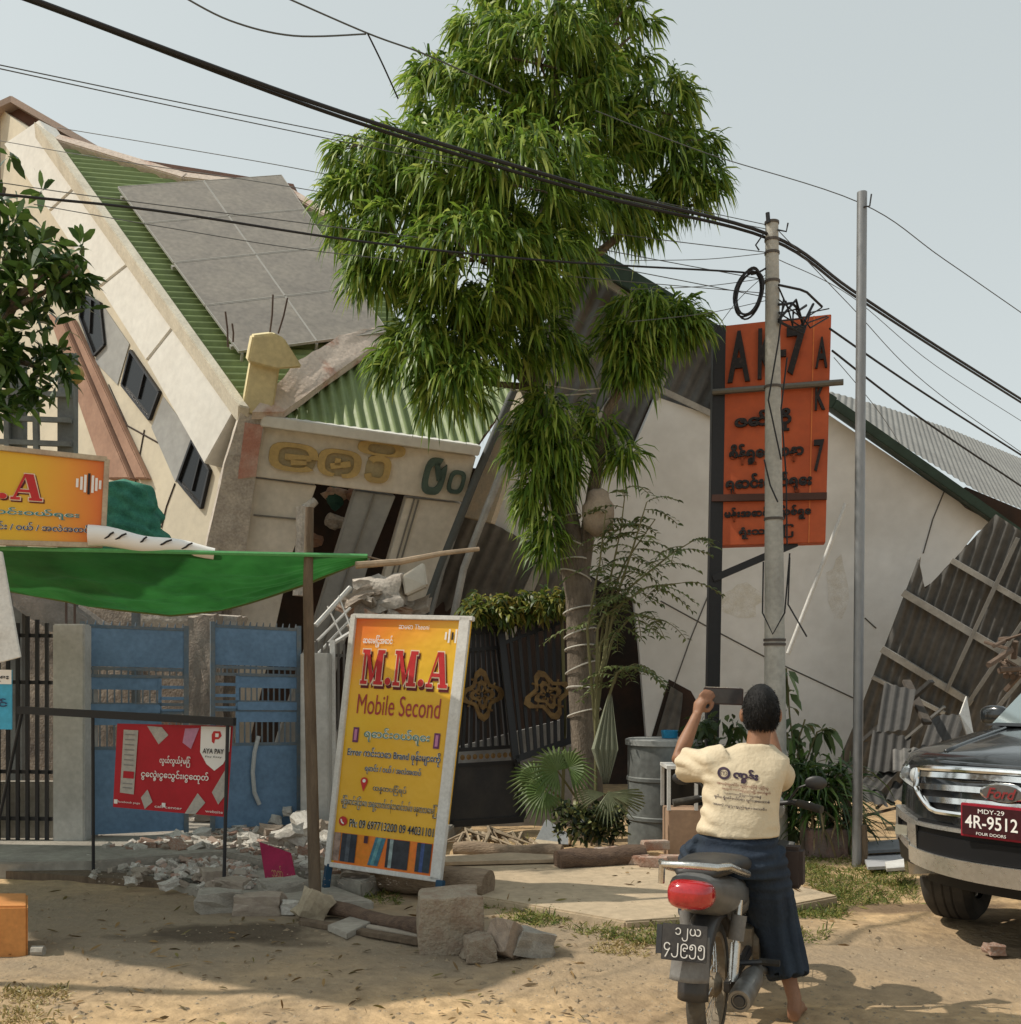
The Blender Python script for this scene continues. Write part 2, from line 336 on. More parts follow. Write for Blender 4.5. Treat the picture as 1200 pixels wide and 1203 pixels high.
M_slab = mat('dusty_slab', (.47, .37, .25), (.40, .32, .22), rough=.95, scale=1.6, bump=.3, bscale=30, fine=.15)
def slab(name, px, h, m, th=.25):
    pts = [G(x, y, h) for x, y in px]; b_ = MB().prism(pts, Vector((0, 0, -th))); return tag(b_.build(name, m, bevel=.012), kind='structure')
slab('driveway', [(520, 1004), (640, 1000), (760, 1012), (900, 1030), (985, 1052), (880, 1072), (735, 1082), (560, 1052)], .05, M_slab)
slab('gate_apron', [(-60, 990), (95, 975), (345, 955), (545, 955), (505, 1002), (425, 1036), (262, 1000), (100, 1012), (-60, 1014)], .12, M_concrete)
slab('kerb_ledge', [(95, 1008), (275, 996), (440, 1058), (360, 1062), (240, 1047)], .05, M_concrete, .2)
# ================================================================ COLLAPSED HOUSE (left)
M_cream = mat('cream_plaster', (.59, .53, .41), (.51, .46, .36), rough=.9, scale=.9, bump=.12, bscale=18, fine=.07)
M_white = mat('white_plaster', (.68, .665, .615), (.62, .60, .55), rough=.88, scale=1.1, bump=.12, bscale=18, fine=.08)
M_facade = mat('facade_plaster', (.72, .67, .59), (.60, .555, .48), rough=.9, scale=1.3, bump=.15, bscale=20, fine=.1)
M_greyp = mat('grey_plaster', (.34, .345, .335), (.27, .27, .26), rough=.85, scale=1.2, fine=.1)
M_pink = mat('bare_mortar', (.52, .40, .31), (.42, .235, .165), rough=.95, scale=2.6, bump=.7, bscale=14, fine=.2, lo=.45, hi=.6)
M_mcap = mat('mortar_capping', (.60, .50, .42), (.46, .27, .2), rough=.95, scale=2.2, bump=.5, bscale=20, fine=.15, lo=.55, hi=.66)
M_broken = mat('broken_concrete', (.50, .45, .39), (.34, .30, .26), rough=.95, scale=4, bump=.9, bscale=16, fine=.25)
M_groof = mat('green_sheet', (.20, .26, .10), (.155, .205, .08), rough=.55, scale=1.4, fine=.12, spec=.35)
M_panel = mat('solar_glass_dusty', (.255, .23, .195), (.21, .19, .165), rough=.6, scale=1.6, fine=.2, spec=.35)
M_alu = mat('aluminium', (.40, .385, .35), rough=.6, metal=.2, fine=.06)
M_brown = mat('brown_eave', (.16, .085, .06), (.11, .06, .045), rough=.8)
M_salmon = mat('salmon_paint', (.36, .22, .155), (.28, .165, .115), rough=.9, scale=2, fine=.12)
M_dark = mat('shade_black', (.035, .028, .024), (.06, .035, .026), rough=.95, scale=2)  # near-black standing in for shade inside rooms, openings and cracks
M_black = mat('black_iron', (.018, .018, .02), rough=.5, spec=.4, fine=.2)
M_glass = mat('dark_window_glass', (.012, .013, .014), rough=.2, spec=.25, fine=0)
house = thing('collapsed_house', 'tilted cream collapsed house with solar panels on its green roof', 'house', (-4, 14.5, 0))
ROOF = Plane(P(280, 475, 13), P(45, 140, 17), P(455, 390, 15.0))
WALL = Plane(P(278, 482, 13), P(42, 147, 17), P(240, 545, 13.35))
FRONT = Plane(P(305, 492, 13), P(560, 540, 13.9), P(290, 640, 13.45))
HIP = Plane(P(312, 493, 12.98), P(560, 525, 13.88), P(462, 395, 15.05))
b = MB(); b.corr(ROOF.poly([(70, 168), (215, 208), (330, 222), (400, 262), (478, 392), (420, 425), (305, 494), (276, 478)]), ROOF.at(210, 262) - ROOF.at(110, 255), .15, .03)
rf = b.build('roof', M_groof, house, smooth='all')
b = MB(); b.prism(ROOF.poly([(70, 168), (215, 208), (330, 222), (400, 262), (478, 392), (420, 425), (305, 494), (276, 478)], -.06), ROOF.n * -.12); b.build('roof_deck', M_brown, house)
b = MB(); b.corr(HIP.poly([(322, 492), (462, 396), (500, 384), (600, 440), (604, 462), (560, 524)]), HIP.at(477, 520) - HIP.at(452, 420), .15, .03); b.build('side_roof', M_groof, house, smooth='all')
b = MB(); b.prism(HIP.poly([(322, 492), (462, 396), (500, 384), (600, 440), (604, 462), (560, 524)], -.06), HIP.n * -.1); b.build('roof_deck', M_brown, house)
# ridge strip along the top and hip capping of crumbling mortar
def rough_strip(pts, vec, amp, n=5):
    q = MB(); q.prism(pts, vec); me = q.mesh(); bm = bmesh.new(); bm.from_mesh(me)
    bmesh.ops.triangulate(bm, faces=bm.faces); bmesh.ops.subdivide_edges(bm, edges=bm.edges, cuts=n, use_grid_fill=True); bmesh.ops.recalc_face_normals(bm, faces=bm.faces)
    bm.normal_update()
    for v in bm.verts: v.co += v.normal * amp * noise.noise(v.co * 5.5) + v.normal * amp * .6 * noise.noise(v.co * 14)
    q.v = [tuple(v.co) for v in bm.verts]; bm.verts.index_update(); q.f = [tuple(v.index for v in f.verts) for f in bm.faces]; bm.free(); return q
cap = rough_strip([ROOF.at(296, 492, .05), HIP.at(332, 492, .05), HIP.at(462, 396, .05), ROOF.at(440, 392, .06), ROOF.at(398, 402, .1), ROOF.at(350, 432, .12)], ROOF.n * .10, .022)
cap.build('hip_capping', M_mcap, house, smooth=True)
b = MB(); b.beam(ROOF.at(66, 165, .03), ROOF.at(218, 211, .03), .22, .14, ROOF.n); b.beam(ROOF.at(214, 209, .03), ROOF.at(335, 224, .03), .2, .12, ROOF.n); b.beam(ROOF.at(330, 222, .03), ROOF.at(402, 264, .03), .2, .12, ROOF.n)
b.build('ridge_capping', M_mcap, house, bevel=.02)
# solar panels, 2 x 4
PAN = Face(ROOF.at(138, 219, .16), ROOF.at(331, 205, .16), ROOF.at(457, 390, .16), ROOF.at(281, 413, .16))
for i in range(2):
    for j in range(4):
        g = .003; fc = [PAN.at(i / 2 + g, j / 4 + g), PAN.at((i + 1) / 2 - g, j / 4 + g), PAN.at((i + 1) / 2 - g, (j + 1) / 4 - g), PAN.at(i / 2 + g, (j + 1) / 4 - g)]
        p_ = MB().prism(fc, PAN.n * -.035).build('solar_panel', M_panel, house)
        fr = MB()
        for k in range(4): fr.beam(fc[k] - PAN.n * .014, fc[(k + 1) % 4] - PAN.n * .014, .011, .036, PAN.n)
        fr.build('frame', M_alu, p_)
b = MB()
for v in (.05, .5, .95): b.beam(PAN.at(-.01, v, -.07), PAN.at(1.01, v, -.07), .05, .05, PAN.n)
for u in (.02, .5, .98): b.tube([PAN.at(u, 1.0, -.03), PAN.at(u, 1.0, -.16)], .02, 6)
b.build('mounting_rail', M_alu, house)
# parapet band on the left side, panel joints as grooves between five pieces
tops = [(45, 140), (96, 213), (160, 303), (210, 376), (280, 476)]; bots = [(4, 168), (58, 248), (117, 337), (172, 424), (241, 546)]
b = MB()
for k in range(4):
    a = .012
    def lp(q, t): return (q[0][0] + (q[1][0] - q[0][0]) * t, q[0][1] + (q[1][1] - q[0][1]) * t)
    tp = (tops[k], tops[k + 1]); bt = (bots[k], bots[k + 1])
    b.prism(WALL.poly([lp(tp, a), lp(tp, 1 - a), lp(bt, 1 - a), lp(bt, a)]), WALL.n * -.3)
b.build('parapet', M_white, house, bevel=.01)
b = MB(); b.prism([ROOF.at(40, 142, .15), ROOF.at(281, 476, .15), ROOF.at(294, 479, .15), ROOF.at(64, 159, .15)], ROOF.n * -.26); b.build('parapet_coping', mat('coping', (.62, .575, .47), (.5, .46, .37), rough=.9, scale=3, bump=.3), house, bevel=.012)
W2 = Plane(WALL.at(278, 482, -.32), WALL.at(42, 147, -.32), WALL.at(240, 545, -.32))
b = MB(); b.prism(W2.poly([(-60, 80), (30, 150), (285, 500), (262, 560), (236, 660), (228, 700), (-60, 700)]), W2.n * -.25); b.build('side_wall', M_cream, house)
for q in ([(96, 338), (120, 352), (126, 410), (112, 425), (92, 372)], [(152, 404), (192, 462), (178, 500), (140, 452)], [(226, 510), (250, 552), (238, 604), (206, 566)]):
    mx_ = sum(a for a, b_ in q) / len(q); my_ = sum(b_ for a, b_ in q) / len(q); q = [(mx_ + (a - mx_) * .84, my_ + (b_ - my_) * .84) for a, b_ in q]; wn = MB().prism(W2.poly(q, .02), W2.n * -.015).build('window', M_glass, house); fr = MB()
    for k in range(len(q)): fr.beam(W2.at(*q[k], .03), W2.at(*q[(k + 1) % len(q)], .03), .035, .05, W2.n)
    m0 = (Vector(q[0]) + Vector(q[1])) / 2; m1 = (Vector(q[-1]) + Vector(q[-2])) / 2; fr.beam(W2.at(m0.x, m0.y, .03), W2.at(m1.x + 3, m1.y - 4, .03), .022, .04, W2.n)
    fr.build('frame', M_black, wn)
for q in ([(122, 360), (152, 404), (138, 452), (112, 425)], [(192, 466), (226, 512), (206, 566), (178, 502)]):
    MB().prism(W2.poly(q, .015), W2.n * -.01).build('wall_panel', M_greyp, house)
b = MB(); b.prism(W2.poly([(56, 368), (72, 374), (152, 562), (122, 562)], .16), W2.n * -.16); b.build('string_course', M_salmon, house, bevel=.015)
b = MB(); b.prism(W2.poly([(76, 372), (84, 374), (172, 562), (158, 562)], .10), W2.n * -.1); b.build('string_course', M_salmon, house, bevel=.015)
b = MB()
for pts in ([(170, 505), (160, 560), (158, 600)], [(206, 568), (196, 595), (190, 620)], [(128, 452), (150, 500), (186, 520)]): b.tube([W2.at(x, y, .004) for x, y in pts], .012, 5)
b.build('crack', M_dark, house)
# far brown gable behind
BG = Plane(P(20, 122, 18.6), P(210, 210, 18.0), P(0, 250, 18.3))
b = MB(); b.prism(BG.poly([(-70, 168), (19, 122), (120, 180), (345, 216), (345, 320), (-70, 300)]), BG.n * -.4); b.build('rear_gable', M_brown, house)
b = MB(); b.beam(BG.at(-75, 165, .1), BG.at(19, 121, .1), .3, .1); b.beam(BG.at(19, 121, .1), BG.at(122, 181, .1), .3, .1); b.build('verge', mat('verge', (.40, .31, .26), rough=.9), house)
# corner column, stub with cap, rods
b = rough_strip(FRONT.poly([(283, 484), (311, 490), (301, 560), (288, 655), (270, 955), (205, 955), (240, 655), (264, 545)], .12), FRONT.n * -.4, .025, 4); b.build('corner_column', M_broken, house, smooth=True)
b = rough_strip(FRONT.poly([(288, 496), (309, 500), (301, 560), (280, 562)], .135), FRONT.n * -.05, .012, 4); b.build('bare_patch', mat('red_mortar', (.42, .2, .15), (.5, .33, .27), rough=.95, scale=5, bump=.6), house, smooth=True)
b = MB(); b.prism(FRONT.poly([(284, 486), (320, 490), (331, 420), (296, 418)], .1), FRONT.n * -.38); b.build('column_stub', mat('yellow_plaster', (.66, .565, .33), (.56, .48, .29), rough=.9, scale=2), house, bevel=.02)
b = MB(); b.prism(FRONT.poly([(297, 394), (322, 391), (334, 397), (356, 432), (325, 434), (291, 425)], .2), FRONT.n * -.55); b.build('column_cap', MATS['yellow_plaster'], house, bevel=.02)
for a_, c_ in (((317, 394), (321, 346)), ((327, 392), (338, 350)), ((268, 408), (265, 366)), ((274, 402), (273, 380))):
    MB().tube([FRONT.at(*a_, -.1), FRONT.at((a_[0] + c_[0]) / 2 + 1, (a_[1] + c_[1]) / 2, -.1), FRONT.at(*c_, -.1)], .011, 6).build('rebar', mat('rust_rod', (.10, .07, .06), rough=.9), house)
# facade
b = MB(); b.prism(FRONT.poly([(306, 500), (560, 536), (545, 590), (300, 560)], .0), FRONT.n * -.3); b.build('facade_beam', M_facade, house, bevel=.012)
b = MB(); b.prism(FRONT.poly([(308, 488), (566, 524), (563, 536), (306, 501)], .16), FRONT.n * -.3); b.build('eave_ledge', M_white, house, bevel=.012)
for q, m_, nm in (([(300, 562), (372, 571), (343, 652), (275, 955), (235, 955)], M_facade, 'wall_panel'), ([(418, 577), (465, 583), (436, 655), (345, 955), (300, 955)], M_greyp, 'wall_panel'), ([(478, 585), (545, 592), (520, 655), (440, 955), (372, 955)], M_facade, 'wall_panel')):
    MB().prism(FRONT.poly(q, -.08), FRONT.n * -.2).build(nm, m_, house, bevel=.008)
b = MB()
for a_, c_ in (((487, 586), (430, 780)), ((492, 587), (436, 780)), ((440, 580), (372, 780)), ((298, 605), (352, 610))): b.beam(FRONT.at(*a_, -.075), FRONT.at(*c_, -.075), .02, .03, FRONT.n)
b.build('panel_joint', mat('joint', (.2, .19, .17), rough=.9), house)
b = MB(); b.prism([P(255, 520, 15.4), P(660, 560, 15.6), P(680, 935, 15.6), P(255, 935, 15.4)], Vector((0, .3, 0))); b.build('shade_backing_wall', M_dark, house)  # back wall with the interior shade put into its colour
for k in range(9):
    x = 352 + k * 8 + random.uniform(-4, 4); y = 578 + random.uniform(0, 60); c = P(x - (y - 575) * .3, y, 14.4)
    MB().ball(c, (random.uniform(.08, .2), .15, random.uniform(.06, .16)), nu=9, nv=6, fn=lambda d: 1 + .5 * noise.noise(d * 2 + c)).build('loose_debris', [M_salmon, M_pink, mat('green_cloth', (.03, .09, .07)), M_broken][k % 4], house)
b = MB(); b.tube([P(357, 596, 13.2), P(356, 625, 13.2), P(352, 700, 13.2)], [.1, .085, .085], 8); b.tube([P(357, 600, 13.2), P(371, 588, 13.25)], [.07, .05], 8); b.build('bent_post', M_broken, house, smooth=True)
b = rough_strip([P(-160, 690, 13.6), P(40, 700, 13.4), P(140, 690, 13.3), P(262, 700, 13.2), P(262, 960, 12.9), P(-160, 960, 12.9)], Vector((0, .5, 0)), .12, 5); b.build('crushed_storey', mat('crushed_masonry', (.26, .22, .18), (.10, .085, .075), rough=.95, scale=2.2, bump=.9, fine=.3), house, smooth=True)
# raised lettering on the facade
FB = Face(FRONT.at(306, 500), FRONT.at(560, 536), FRONT.at(545, 590), FRONT.at(300, 560))
M_gold = mat('gold_letters', (.52, .37, .15), (.42, .3, .13), rough=.6, scale=3); M_grn = mat('green_letters', (.085, .13, .11), (.05, .08, .07), rough=.6)
def relief(box, bold, s, m, d=.0, ex=.03, nm='sign_letter', face=FB): return text_on(face, box, s, m, house, nm, d=d + ex, bold=bold, extrude=ex)
def ring_letter(u0, v0, u1, v1, m, w_=.34, ex=.05, gap=None, inner=None):
    q = MB(); cu, cv = (u0 + u1) / 2, (v0 + v1) / 2; n = 28
    def sq(a, k): c, s_ = math.cos(a), math.sin(a); r = (abs(c) ** 3.2 + abs(s_) ** 3.2) ** (-1 / 3.2); return cu + (u1 - u0) / 2 * c * r * k[0], cv + (v1 - v0) / 2 * s_ * r * k[1]
    for i in range(n):
        a0, a1 = 2 * math.pi * i / n, 2 * math.pi * (i + 1) / n
        if gap and gap[0] < a0 < gap[1]: continue
        o0, o1 = sq(a0, (1, 1)), sq(a1, (1, 1)); kk = (1 - w_, 1 - w_ * .8); i0, i1 = sq(a0, kk), sq(a1, kk)
        q.prism([FB.at(*o0, ex), FB.at(*o1, ex), FB.at(*i1, ex), FB.at(*i0, ex)], FB.n * -ex)
    if inner:
        for x0, y0, x1, y1 in inner: q.beam(FB.at(x0, y0, ex * .5), FB.at(x1, y1, ex * .5), .07, ex, FB.n)
    q.build('sign_letter', m, house)
    MB().prism([FB.at(*sq(2 * math.pi * i / n, (.94, .94)), .012) for i in range(n)], FB.n * -.01).build('sign_backing', mat('letter_backing', (.40, .335, .2), (.33, .27, .17), rough=.8) if m is M_gold else mat('letter_backing_pale', (.45, .43, .37)), house)
ring_letter(.05, .24, .27, .80, M_gold, .38, gap=(-.1, .5), inner=[(.12, .52, .24, .50), (.15, .62, .22, .58)])
ring_letter(.27, .24, .47, .80, M_gold, .34, gap=(1.2, 1.6), inner=[(.33, .6, .42, .5), (.36, .42, .36, .56)])
ring_letter(.49, .26, .61, .82, M_gold, .5, gap=(2.6, 3.6)); ring_letter(.44, -.02, .66, .26, M_gold, .42)
ring_letter(.77, .14, .875, .92, M_grn, .5, gap=(5.0, 5.6), inner=[(.82, .25, .85, .6)]); ring_letter(.895, .34, .975, .84, M_grn, .42)
# small beams and white frame rails in front of the facade (fallen window frame)
# ================================================================ COLLAPSED HALL (right)
M_hall = mat('grey_white_plaster', (.82, .83, .83), (.68, .68, .665), rough=.9, scale=.55, bump=.08, bscale=14, fine=.05)
M_trim = mat('dark_green_trim', (.035, .065, .05), (.025, .045, .035), rough=.6)
M_dzinc = mat('dark_zinc', (.075, .072, .068), (.05, .048, .045), rough=.7, scale=2, fine=.2); M_sheet = mat('grey_zinc_sheet', (.175, .17, .16), (.115, .11, .103), rough=.6, metal=.25, scale=1.2, fine=.2)
M_roofg = mat('weathered_roof_sheet', (.30, .295, .275), (.25, .245, .23), rough=.85, scale=1.2, fine=.1)
M_steel = mat('pale_steel_bar', (.42, .41, .38), (.3, .29, .27), rough=.6, metal=.3)
hall = thing('collapsed_hall', 'collapsed white gabled hall with dark green roof edge leaning over', 'hall', (3.5, 15, 0))
GAB = Plane(P(835, 487, 15), P(1160, 612, 15.5), P(765, 800, 15.9))
poly = [(771, 466), (838, 489), (846, 412), (975, 488), (1168, 617), (1148, 624), (1128, 650), (1110, 668), (1096, 684), (1086, 690), (1080, 687), (1082, 654), (1066, 690), (1012, 830), (975, 935), (790, 935), (760, 870), (752, 770), (745, 706), (690, 674), (655, 656), (575, 613), (612, 498), (640, 512), (700, 541), (745, 526)]
b = MB(); b.prism(GAB.poly(poly), GAB.n * -.18); b.build('gable_wall', M_hall, hall)
b = MB()
for pts in ([(776, 706), (835, 738), (900, 772), (1003, 820)], [(832, 700), (812, 750), (782, 832)], [(1016, 726), (1030, 738)], [(1111, 573), (1096, 610), (1084, 650)], [(1111, 573), (1135, 596), (1164, 612)]):
    b.tube([GAB.at(x + random.uniform(-1, 1), y, .002) for x, y in pts], .011, 4)
b.build('crack', mat('crack_shadow', (.12, .115, .11)), hall)
for (x, y, rx, ry, m_) in ((985, 692, 12, 36, (.64, .61, .55)), (872, 706, 26, 20, (.67, .65, .58))):
    MB().poly([GAB.at(x + rx * math.cos(a * .4488) * (1 + .9 * noise.noise(Vector((a * .7, x, 0)))), y + ry * math.sin(a * .4488) * (1 + .7 * noise.noise(Vector((a * .7, x, 4)))), .003) for a in range(14)]).build('stain', mat('damp_stain_%d' % x, m_, M_hall.node_tree.nodes['Mix'].inputs[6].default_value[:3], scale=6, lo=.35, hi=.7), hall)
MB().prism(GAB.poly([(764, 872), (786, 798), (812, 812), (822, 830), (812, 872)], .01), GAB.n * -.008).build('window_opening', M_dark, hall)  # dark sheet on the wall, colour stands in for the opening's shade
b = MB(); b.corr(GAB.poly([(770, 870), (788, 806), (803, 815), (796, 870)], .03), GAB.at(772, 868) - GAB.at(788, 806), .12, .015); b.build('loose_sheet', M_sheet, hall, smooth='all')
# side return, lit at its foot
SIDE = Plane(P(600, 462, 14.75), P(612, 500, 14.62), P(543, 605, 14.9))
b = MB(); b.prism(SIDE.poly([(600, 455), (640, 460), (614, 502), (577, 614), (543, 606)]), SIDE.n * -.12); b.build('side_wall', mat('side_plaster', (.60, .50, .37), (.5, .45, .36), rough=.9), hall)
SID2 = Plane(GAB.at(700, 320, -.3), GAB.at(838, 489, -.3), GAB.at(625, 470, -.3))
b = MB(); b.corr(SID2.poly([(672, 296), (705, 322), (785, 366), (860, 410), (846, 500), (800, 500), (765, 545), (640, 545), (600, 500)]), SID2.at(700, 440) - SID2.at(740, 350), .2, .03); b.build('upper_siding', M_sheet, hall, smooth='all')
b = MB(); b.prism(GAB.poly([(765, 470), (783, 478), (757, 532), (742, 528)], -.22), GAB.n * -.05); b.build('gap', M_dark, hall)  # near-black slab painted as the shade of an open slot
b = MB(); b.beam(GAB.at(640, 471, -.15), GAB.at(746, 528, -.15), .1, .1, GAB.n); b.beam(GAB.at(760, 450, .02), GAB.at(842, 489, .02), .08, .08, GAB.n); b.beam(GAB.at(782, 442, 0), GAB.at(770, 470, 0), .06, .06, GAB.n); b.beam(GAB.at(720, 470, -.2), GAB.at(680, 530, -.2), .12, .12, GAB.n); b.build('steel_bar', M_steel, hall)
b = MB(); b.beam(GAB.at(672, 291, .1), GAB.at(785, 358, .1), .24, .4, GAB.n); b.beam(GAB.at(785, 358, .1), GAB.at(975, 474, .1), .17, .4, GAB.n); b.beam(GAB.at(975, 474, .1), GAB.at(1215, 642, .1), .13, .4, GAB.n); b.build('roof_edge', M_trim, hall, bevel=.01)
b = MB(); b.beam(GAB.at(698, 322, .12), GAB.at(752, 358, .12), .08, .1, GAB.n); b.build('verge_strip', M_steel, hall)
RG = Plane(P(975, 470, 15.4), P(1200, 606, 15.9), P(1100, 500, 20))
b = MB(); b.corr(RG.poly([(968, 458), (1040, 478), (1112, 502), (1300, 580), (1300, 620), (1215, 604), (1150, 578), (985, 478)]), RG.at(1120, 560) - RG.at(1100, 505), .11, .007); b.build('roof', M_roofg, hall, smooth='all')
b = MB(); b.prism([GAB.at(1135, 572, -.25), GAB.at(1300, 640, -.25), GAB.at(1300, 680, -.3), GAB.at(1165, 615, -.3)], Vector((0, .3, 0))); b.build('eave_shade', M_dark, hall)  # dark slab standing in for the shade under the eave
LOW = Plane(P(540, 612, 15.1), P(655, 658, 15.3), P(540, 860, 16.2))
b = MB(); b.corr(LOW.poly([(536, 604), (578, 614), (655, 656), (700, 682), (706, 935), (440, 935), (500, 690)]), LOW.at(520, 720) - LOW.at(560, 625), .18, .025); b.build('lower_siding', M_sheet, hall, smooth='all')
b = MB(); b.beam(LOW.at(640, 650, .1), LOW.at(575, 800, .1), .14, .1, LOW.n); b.build('steel_bar', M_steel, hall)
b = MB(); b.prism([P(560, 640, 16.6), P(1300, 640, 16.6), P(1300, 925, 16.6), P(560, 925, 16.6)], Vector((0, .3, 0))); b.build('shade_backing_wall', M_dark, hall)  # dark backing sheet, shadow among the debris painted as its colour
# pipes in front of it
for pts, r_, m_, lb in (([(604, 458), (560, 560), (520, 660), (493, 735)], .055, mat('dark_pipe', (.09, .095, .09), rough=.6), 'dark drain pipe leaning between the tilted house and the hall'),
                        ([(608, 508), (571, 600), (545, 668), (532, 730)], .05, M_steel, 'pale grey pipe leaning across the dark corrugated wall'),
                        ([(541, 610), (520, 670), (503, 735)], .035, mat('thin_pipe', (.22, .215, .2), rough=.5), 'thin grey pipe next to the dark leaning drain pipe'),
                        ([(994, 592), (960, 680), (926, 768)], .03, mat('white_pipe', (.6, .59, .56), rough=.5), 'thin white pipe slanting against the white gable wall')):
    Y = 13.9 if r_ != .03 else 14.6
    tag(MB().tube([P(x, y, Y) for x, y in pts], r_, 10).build('leaning_pipe', m_, smooth=True), lb, 'pipe')
# ---- fallen corrugated sheet with its purlins
fall = thing('fallen_roof', 'fallen dark corrugated roof sheet with bare steel purlins behind the car', 'roof sheet', (6, 13.5, 0))
FL = Plane(P(1165, 612, 13.7), P(1010, 870, 14.9), P(1200, 790, 13.9))
b = MB(); b.corr(FL.poly([(1079, 655), (1087, 692), (1112, 667), (1170, 604), (1300, 690), (1300, 800), (1190, 880), (1080, 940), (966, 940), (1010, 836)]), FL.at(1060, 860) - FL.at(1130, 660), .125, .022, .0); b.build('sheet', mat('dull_zinc', (.13, .126, .118), (.085, .082, .076), rough=.65, metal=.2, scale=1.2, fine=.2), fall, smooth='all')
b = MB()
for a_, c_, w_ in (((1118, 658), (1310, 770), .07), ((1061, 696), (1240, 802), .09), ((1036, 762), (1142, 826), .09), ((1025, 795), (1110, 838), .05)): b.beam(FL.at(*a_, .07), FL.at(*c_, .07), w_, .07, FL.n)
b.build('purlin', M_steel, fall)
b = MB()
for a_, c_ in (((1196, 632), (1112, 812)), ((1250, 660), (1135, 830)), ((1280, 700), (1165, 840))): b.beam(FL.at(*a_, .15), FL.at(*c_, .15), .05, .05, FL.n)
b.build('rafter', mat('dull_steel', (.24, .235, .22), rough=.6, metal=.3), fall)
# ================================================================ SIGNS, POLES, GATES, AWNING
M_wframe = mat('white_frame', (.66, .65, .62), (.58, .56, .52), rough=.55, scale=6)
M_wood = mat('weathered_pole_wood', (.17, .125, .085), (.11, .08, .055), rough=.9, scale=3, bump=.5, bscale=30, stretch=(6, 6, 1))
M_ink = mat('black_ink', (.02, .018, .02), rough=.5, fine=0); M_red = mat('sign_red', (.55, .03, .03), (.42, .02, .02), rough=.45, fine=.05)
M_wht = mat('white_ink', (.82, .80, .76), rough=.5, fine=0); M_shadow = mat('letter_dark_red', (.11, .01, .012), rough=.5, fine=0)
M_navy = mat('navy_ink', (.03, .05, .12), rough=.5, fine=0); M_teal = mat('teal_ink', (.05, .22, .22), rough=.5, fine=0)
# ---- standing shop banner
st = thing('standing_banner', 'tall leaning yellow and orange banner with red lettering on blue legs', 'banner', (-.95, 7.9, 0))
BN = Face(P(417, 724, 8.22), P(554, 727, 7.88), P(519, 1034, 7.66), P(386, 1015, 8.02))
b = MB(); b.prism(BN.rect(.0, .0, 1, 1), BN.n * -.02)
b.build('sheet', ramp_mat('banner_print', BN.at(.12, .0), BN.at(.62, .42) - BN.at(.12, .0), [(0, S(238, 104, 38)), (.22, S(240, 140, 40)), (.5, S(236, 178, 40)), (.8, S(226, 182, 30)), (1, S(222, 172, 28))], rough=.38, bump=.35), st, fix=True)
b = MB(); b.prism(BN.rect(.045, .87, .9, .995, .0015), BN.n * -.001); b.build('lower_strip', mat('banner_orange', S(226, 110, 40), S(214, 130, 40), rough=.4, scale=3), st)
fr = MB()
for a_, c_ in (((-.01, 0), (1.02, 0)), ((-.01, 1), (1.0, 1))): fr.beam(BN.at(*a_), BN.at(*c_), .035, .05, BN.n)
fr.beam(BN.at(0, -.005), BN.at(0, 1.005), .045, .055, BN.n); fr.beam(BN.at(.955, -.004), BN.at(.955, 1.003), .085, .05, BN.n); fr.build('frame', M_wframe, st, bevel=.004)
M_bl = mat('blue_leg_paint', (.02, .07, .13), (.015, .045, .08), rough=.6)
for a_, c_, Y0, Y1 in (((387, 1014), (381, 1056), 8.02, 8.0), ((518, 1034), (515, 1064), 7.66, 7.62)):
    q = P(*c_, Y1); q.z = -.05; MB().beam(P(*a_, Y0), q, .06, .045).build('leg', M_bl, st, bevel=.004)
T = lambda box, s, m, d=.006, bold=0.0, nm='lettering', **k: text_on(BN, box, s, m, st, nm, d=d, bold=bold, **k)
T((.40, .028, .66, .048), 'ဆမော Theoni', M_wht); T((.10, .075, .36, .125), 'ဆေးမြင့်အောင်', M_wht, bold=.02)
MX = (.115, .135, .865, .275)
slab_on(BN, MX, M_shadow, st, 'lettering_shadow', .004, grow=.03, du=.012, dv=.012); slab_on(BN, MX, mat('letter_pale', (.80, .62, .45), rough=.5, fine=0), st, 'lettering_outline', .007, grow=.035); slab_on(BN, MX, M_red, st, 'lettering', .010)
T((.11, .315, .83, .395), 'Mobile Second', mat('letter_dull_red', (.40, .05, .05), (.3, .04, .05), rough=.5), bold=.0)
T((.20, .445, .77, .505), 'ရောင်းဝယ်ရေး', mat('letter_outline_white', (.75, .77, .66), rough=.5, fine=0), bold=.05, d=.005); T((.20, .445, .77, .505), 'ရောင်းဝယ်ရေး', M_teal, d=.009)
for u in (.125, .83):
    p_ = MB().poly(BN.rect(u - .025, .45, u + .025, .51, .006)).build('phone_picture', mat('pic_purple', (.14, .03, .11), rough=.4), st); MB().poly(BN.rect(u - .012, .458, u + .012, .502, .008)).build('phone_screen', mat('pic_pink', (.5, .2, .35), rough=.4), p_)
for bo, m_, d_ in ((.05, MATS['letter_outline_white'], .005), (.012, M_navy, .009)):
    T((.07, .525, .88, .580), 'Error ကင်းသော Brand ဖုန်းများကို', m_, d=d_, bold=bo); T((.24, .590, .73, .632), 'ရောင်း / ဝယ် / အလဲအထပ်', m_, d=d_, bold=bo)
for bo, m_, d_ in ((.03, MATS['letter_outline_white'], .005), (.0, M_ink, .009)):
    T((.33, .665, .62, .705), 'ထန္တပြင်ရပ်', m_, d=d_, bold=bo); T((.06, .722, .90, .775), 'မြို့အောင်ခြံဘေး၊ အရှေ့ဘက်ကန်ဘောင်လမ်း၊ မန္တလေးမြို့', m_, d=d_, bold=bo)
    T((.155, .812, .92, .845), 'Ph: 09 697713200 09 440311011', m_, d=d_, bold=bo + .01)
q = MB(); cu, cv = .245, .660
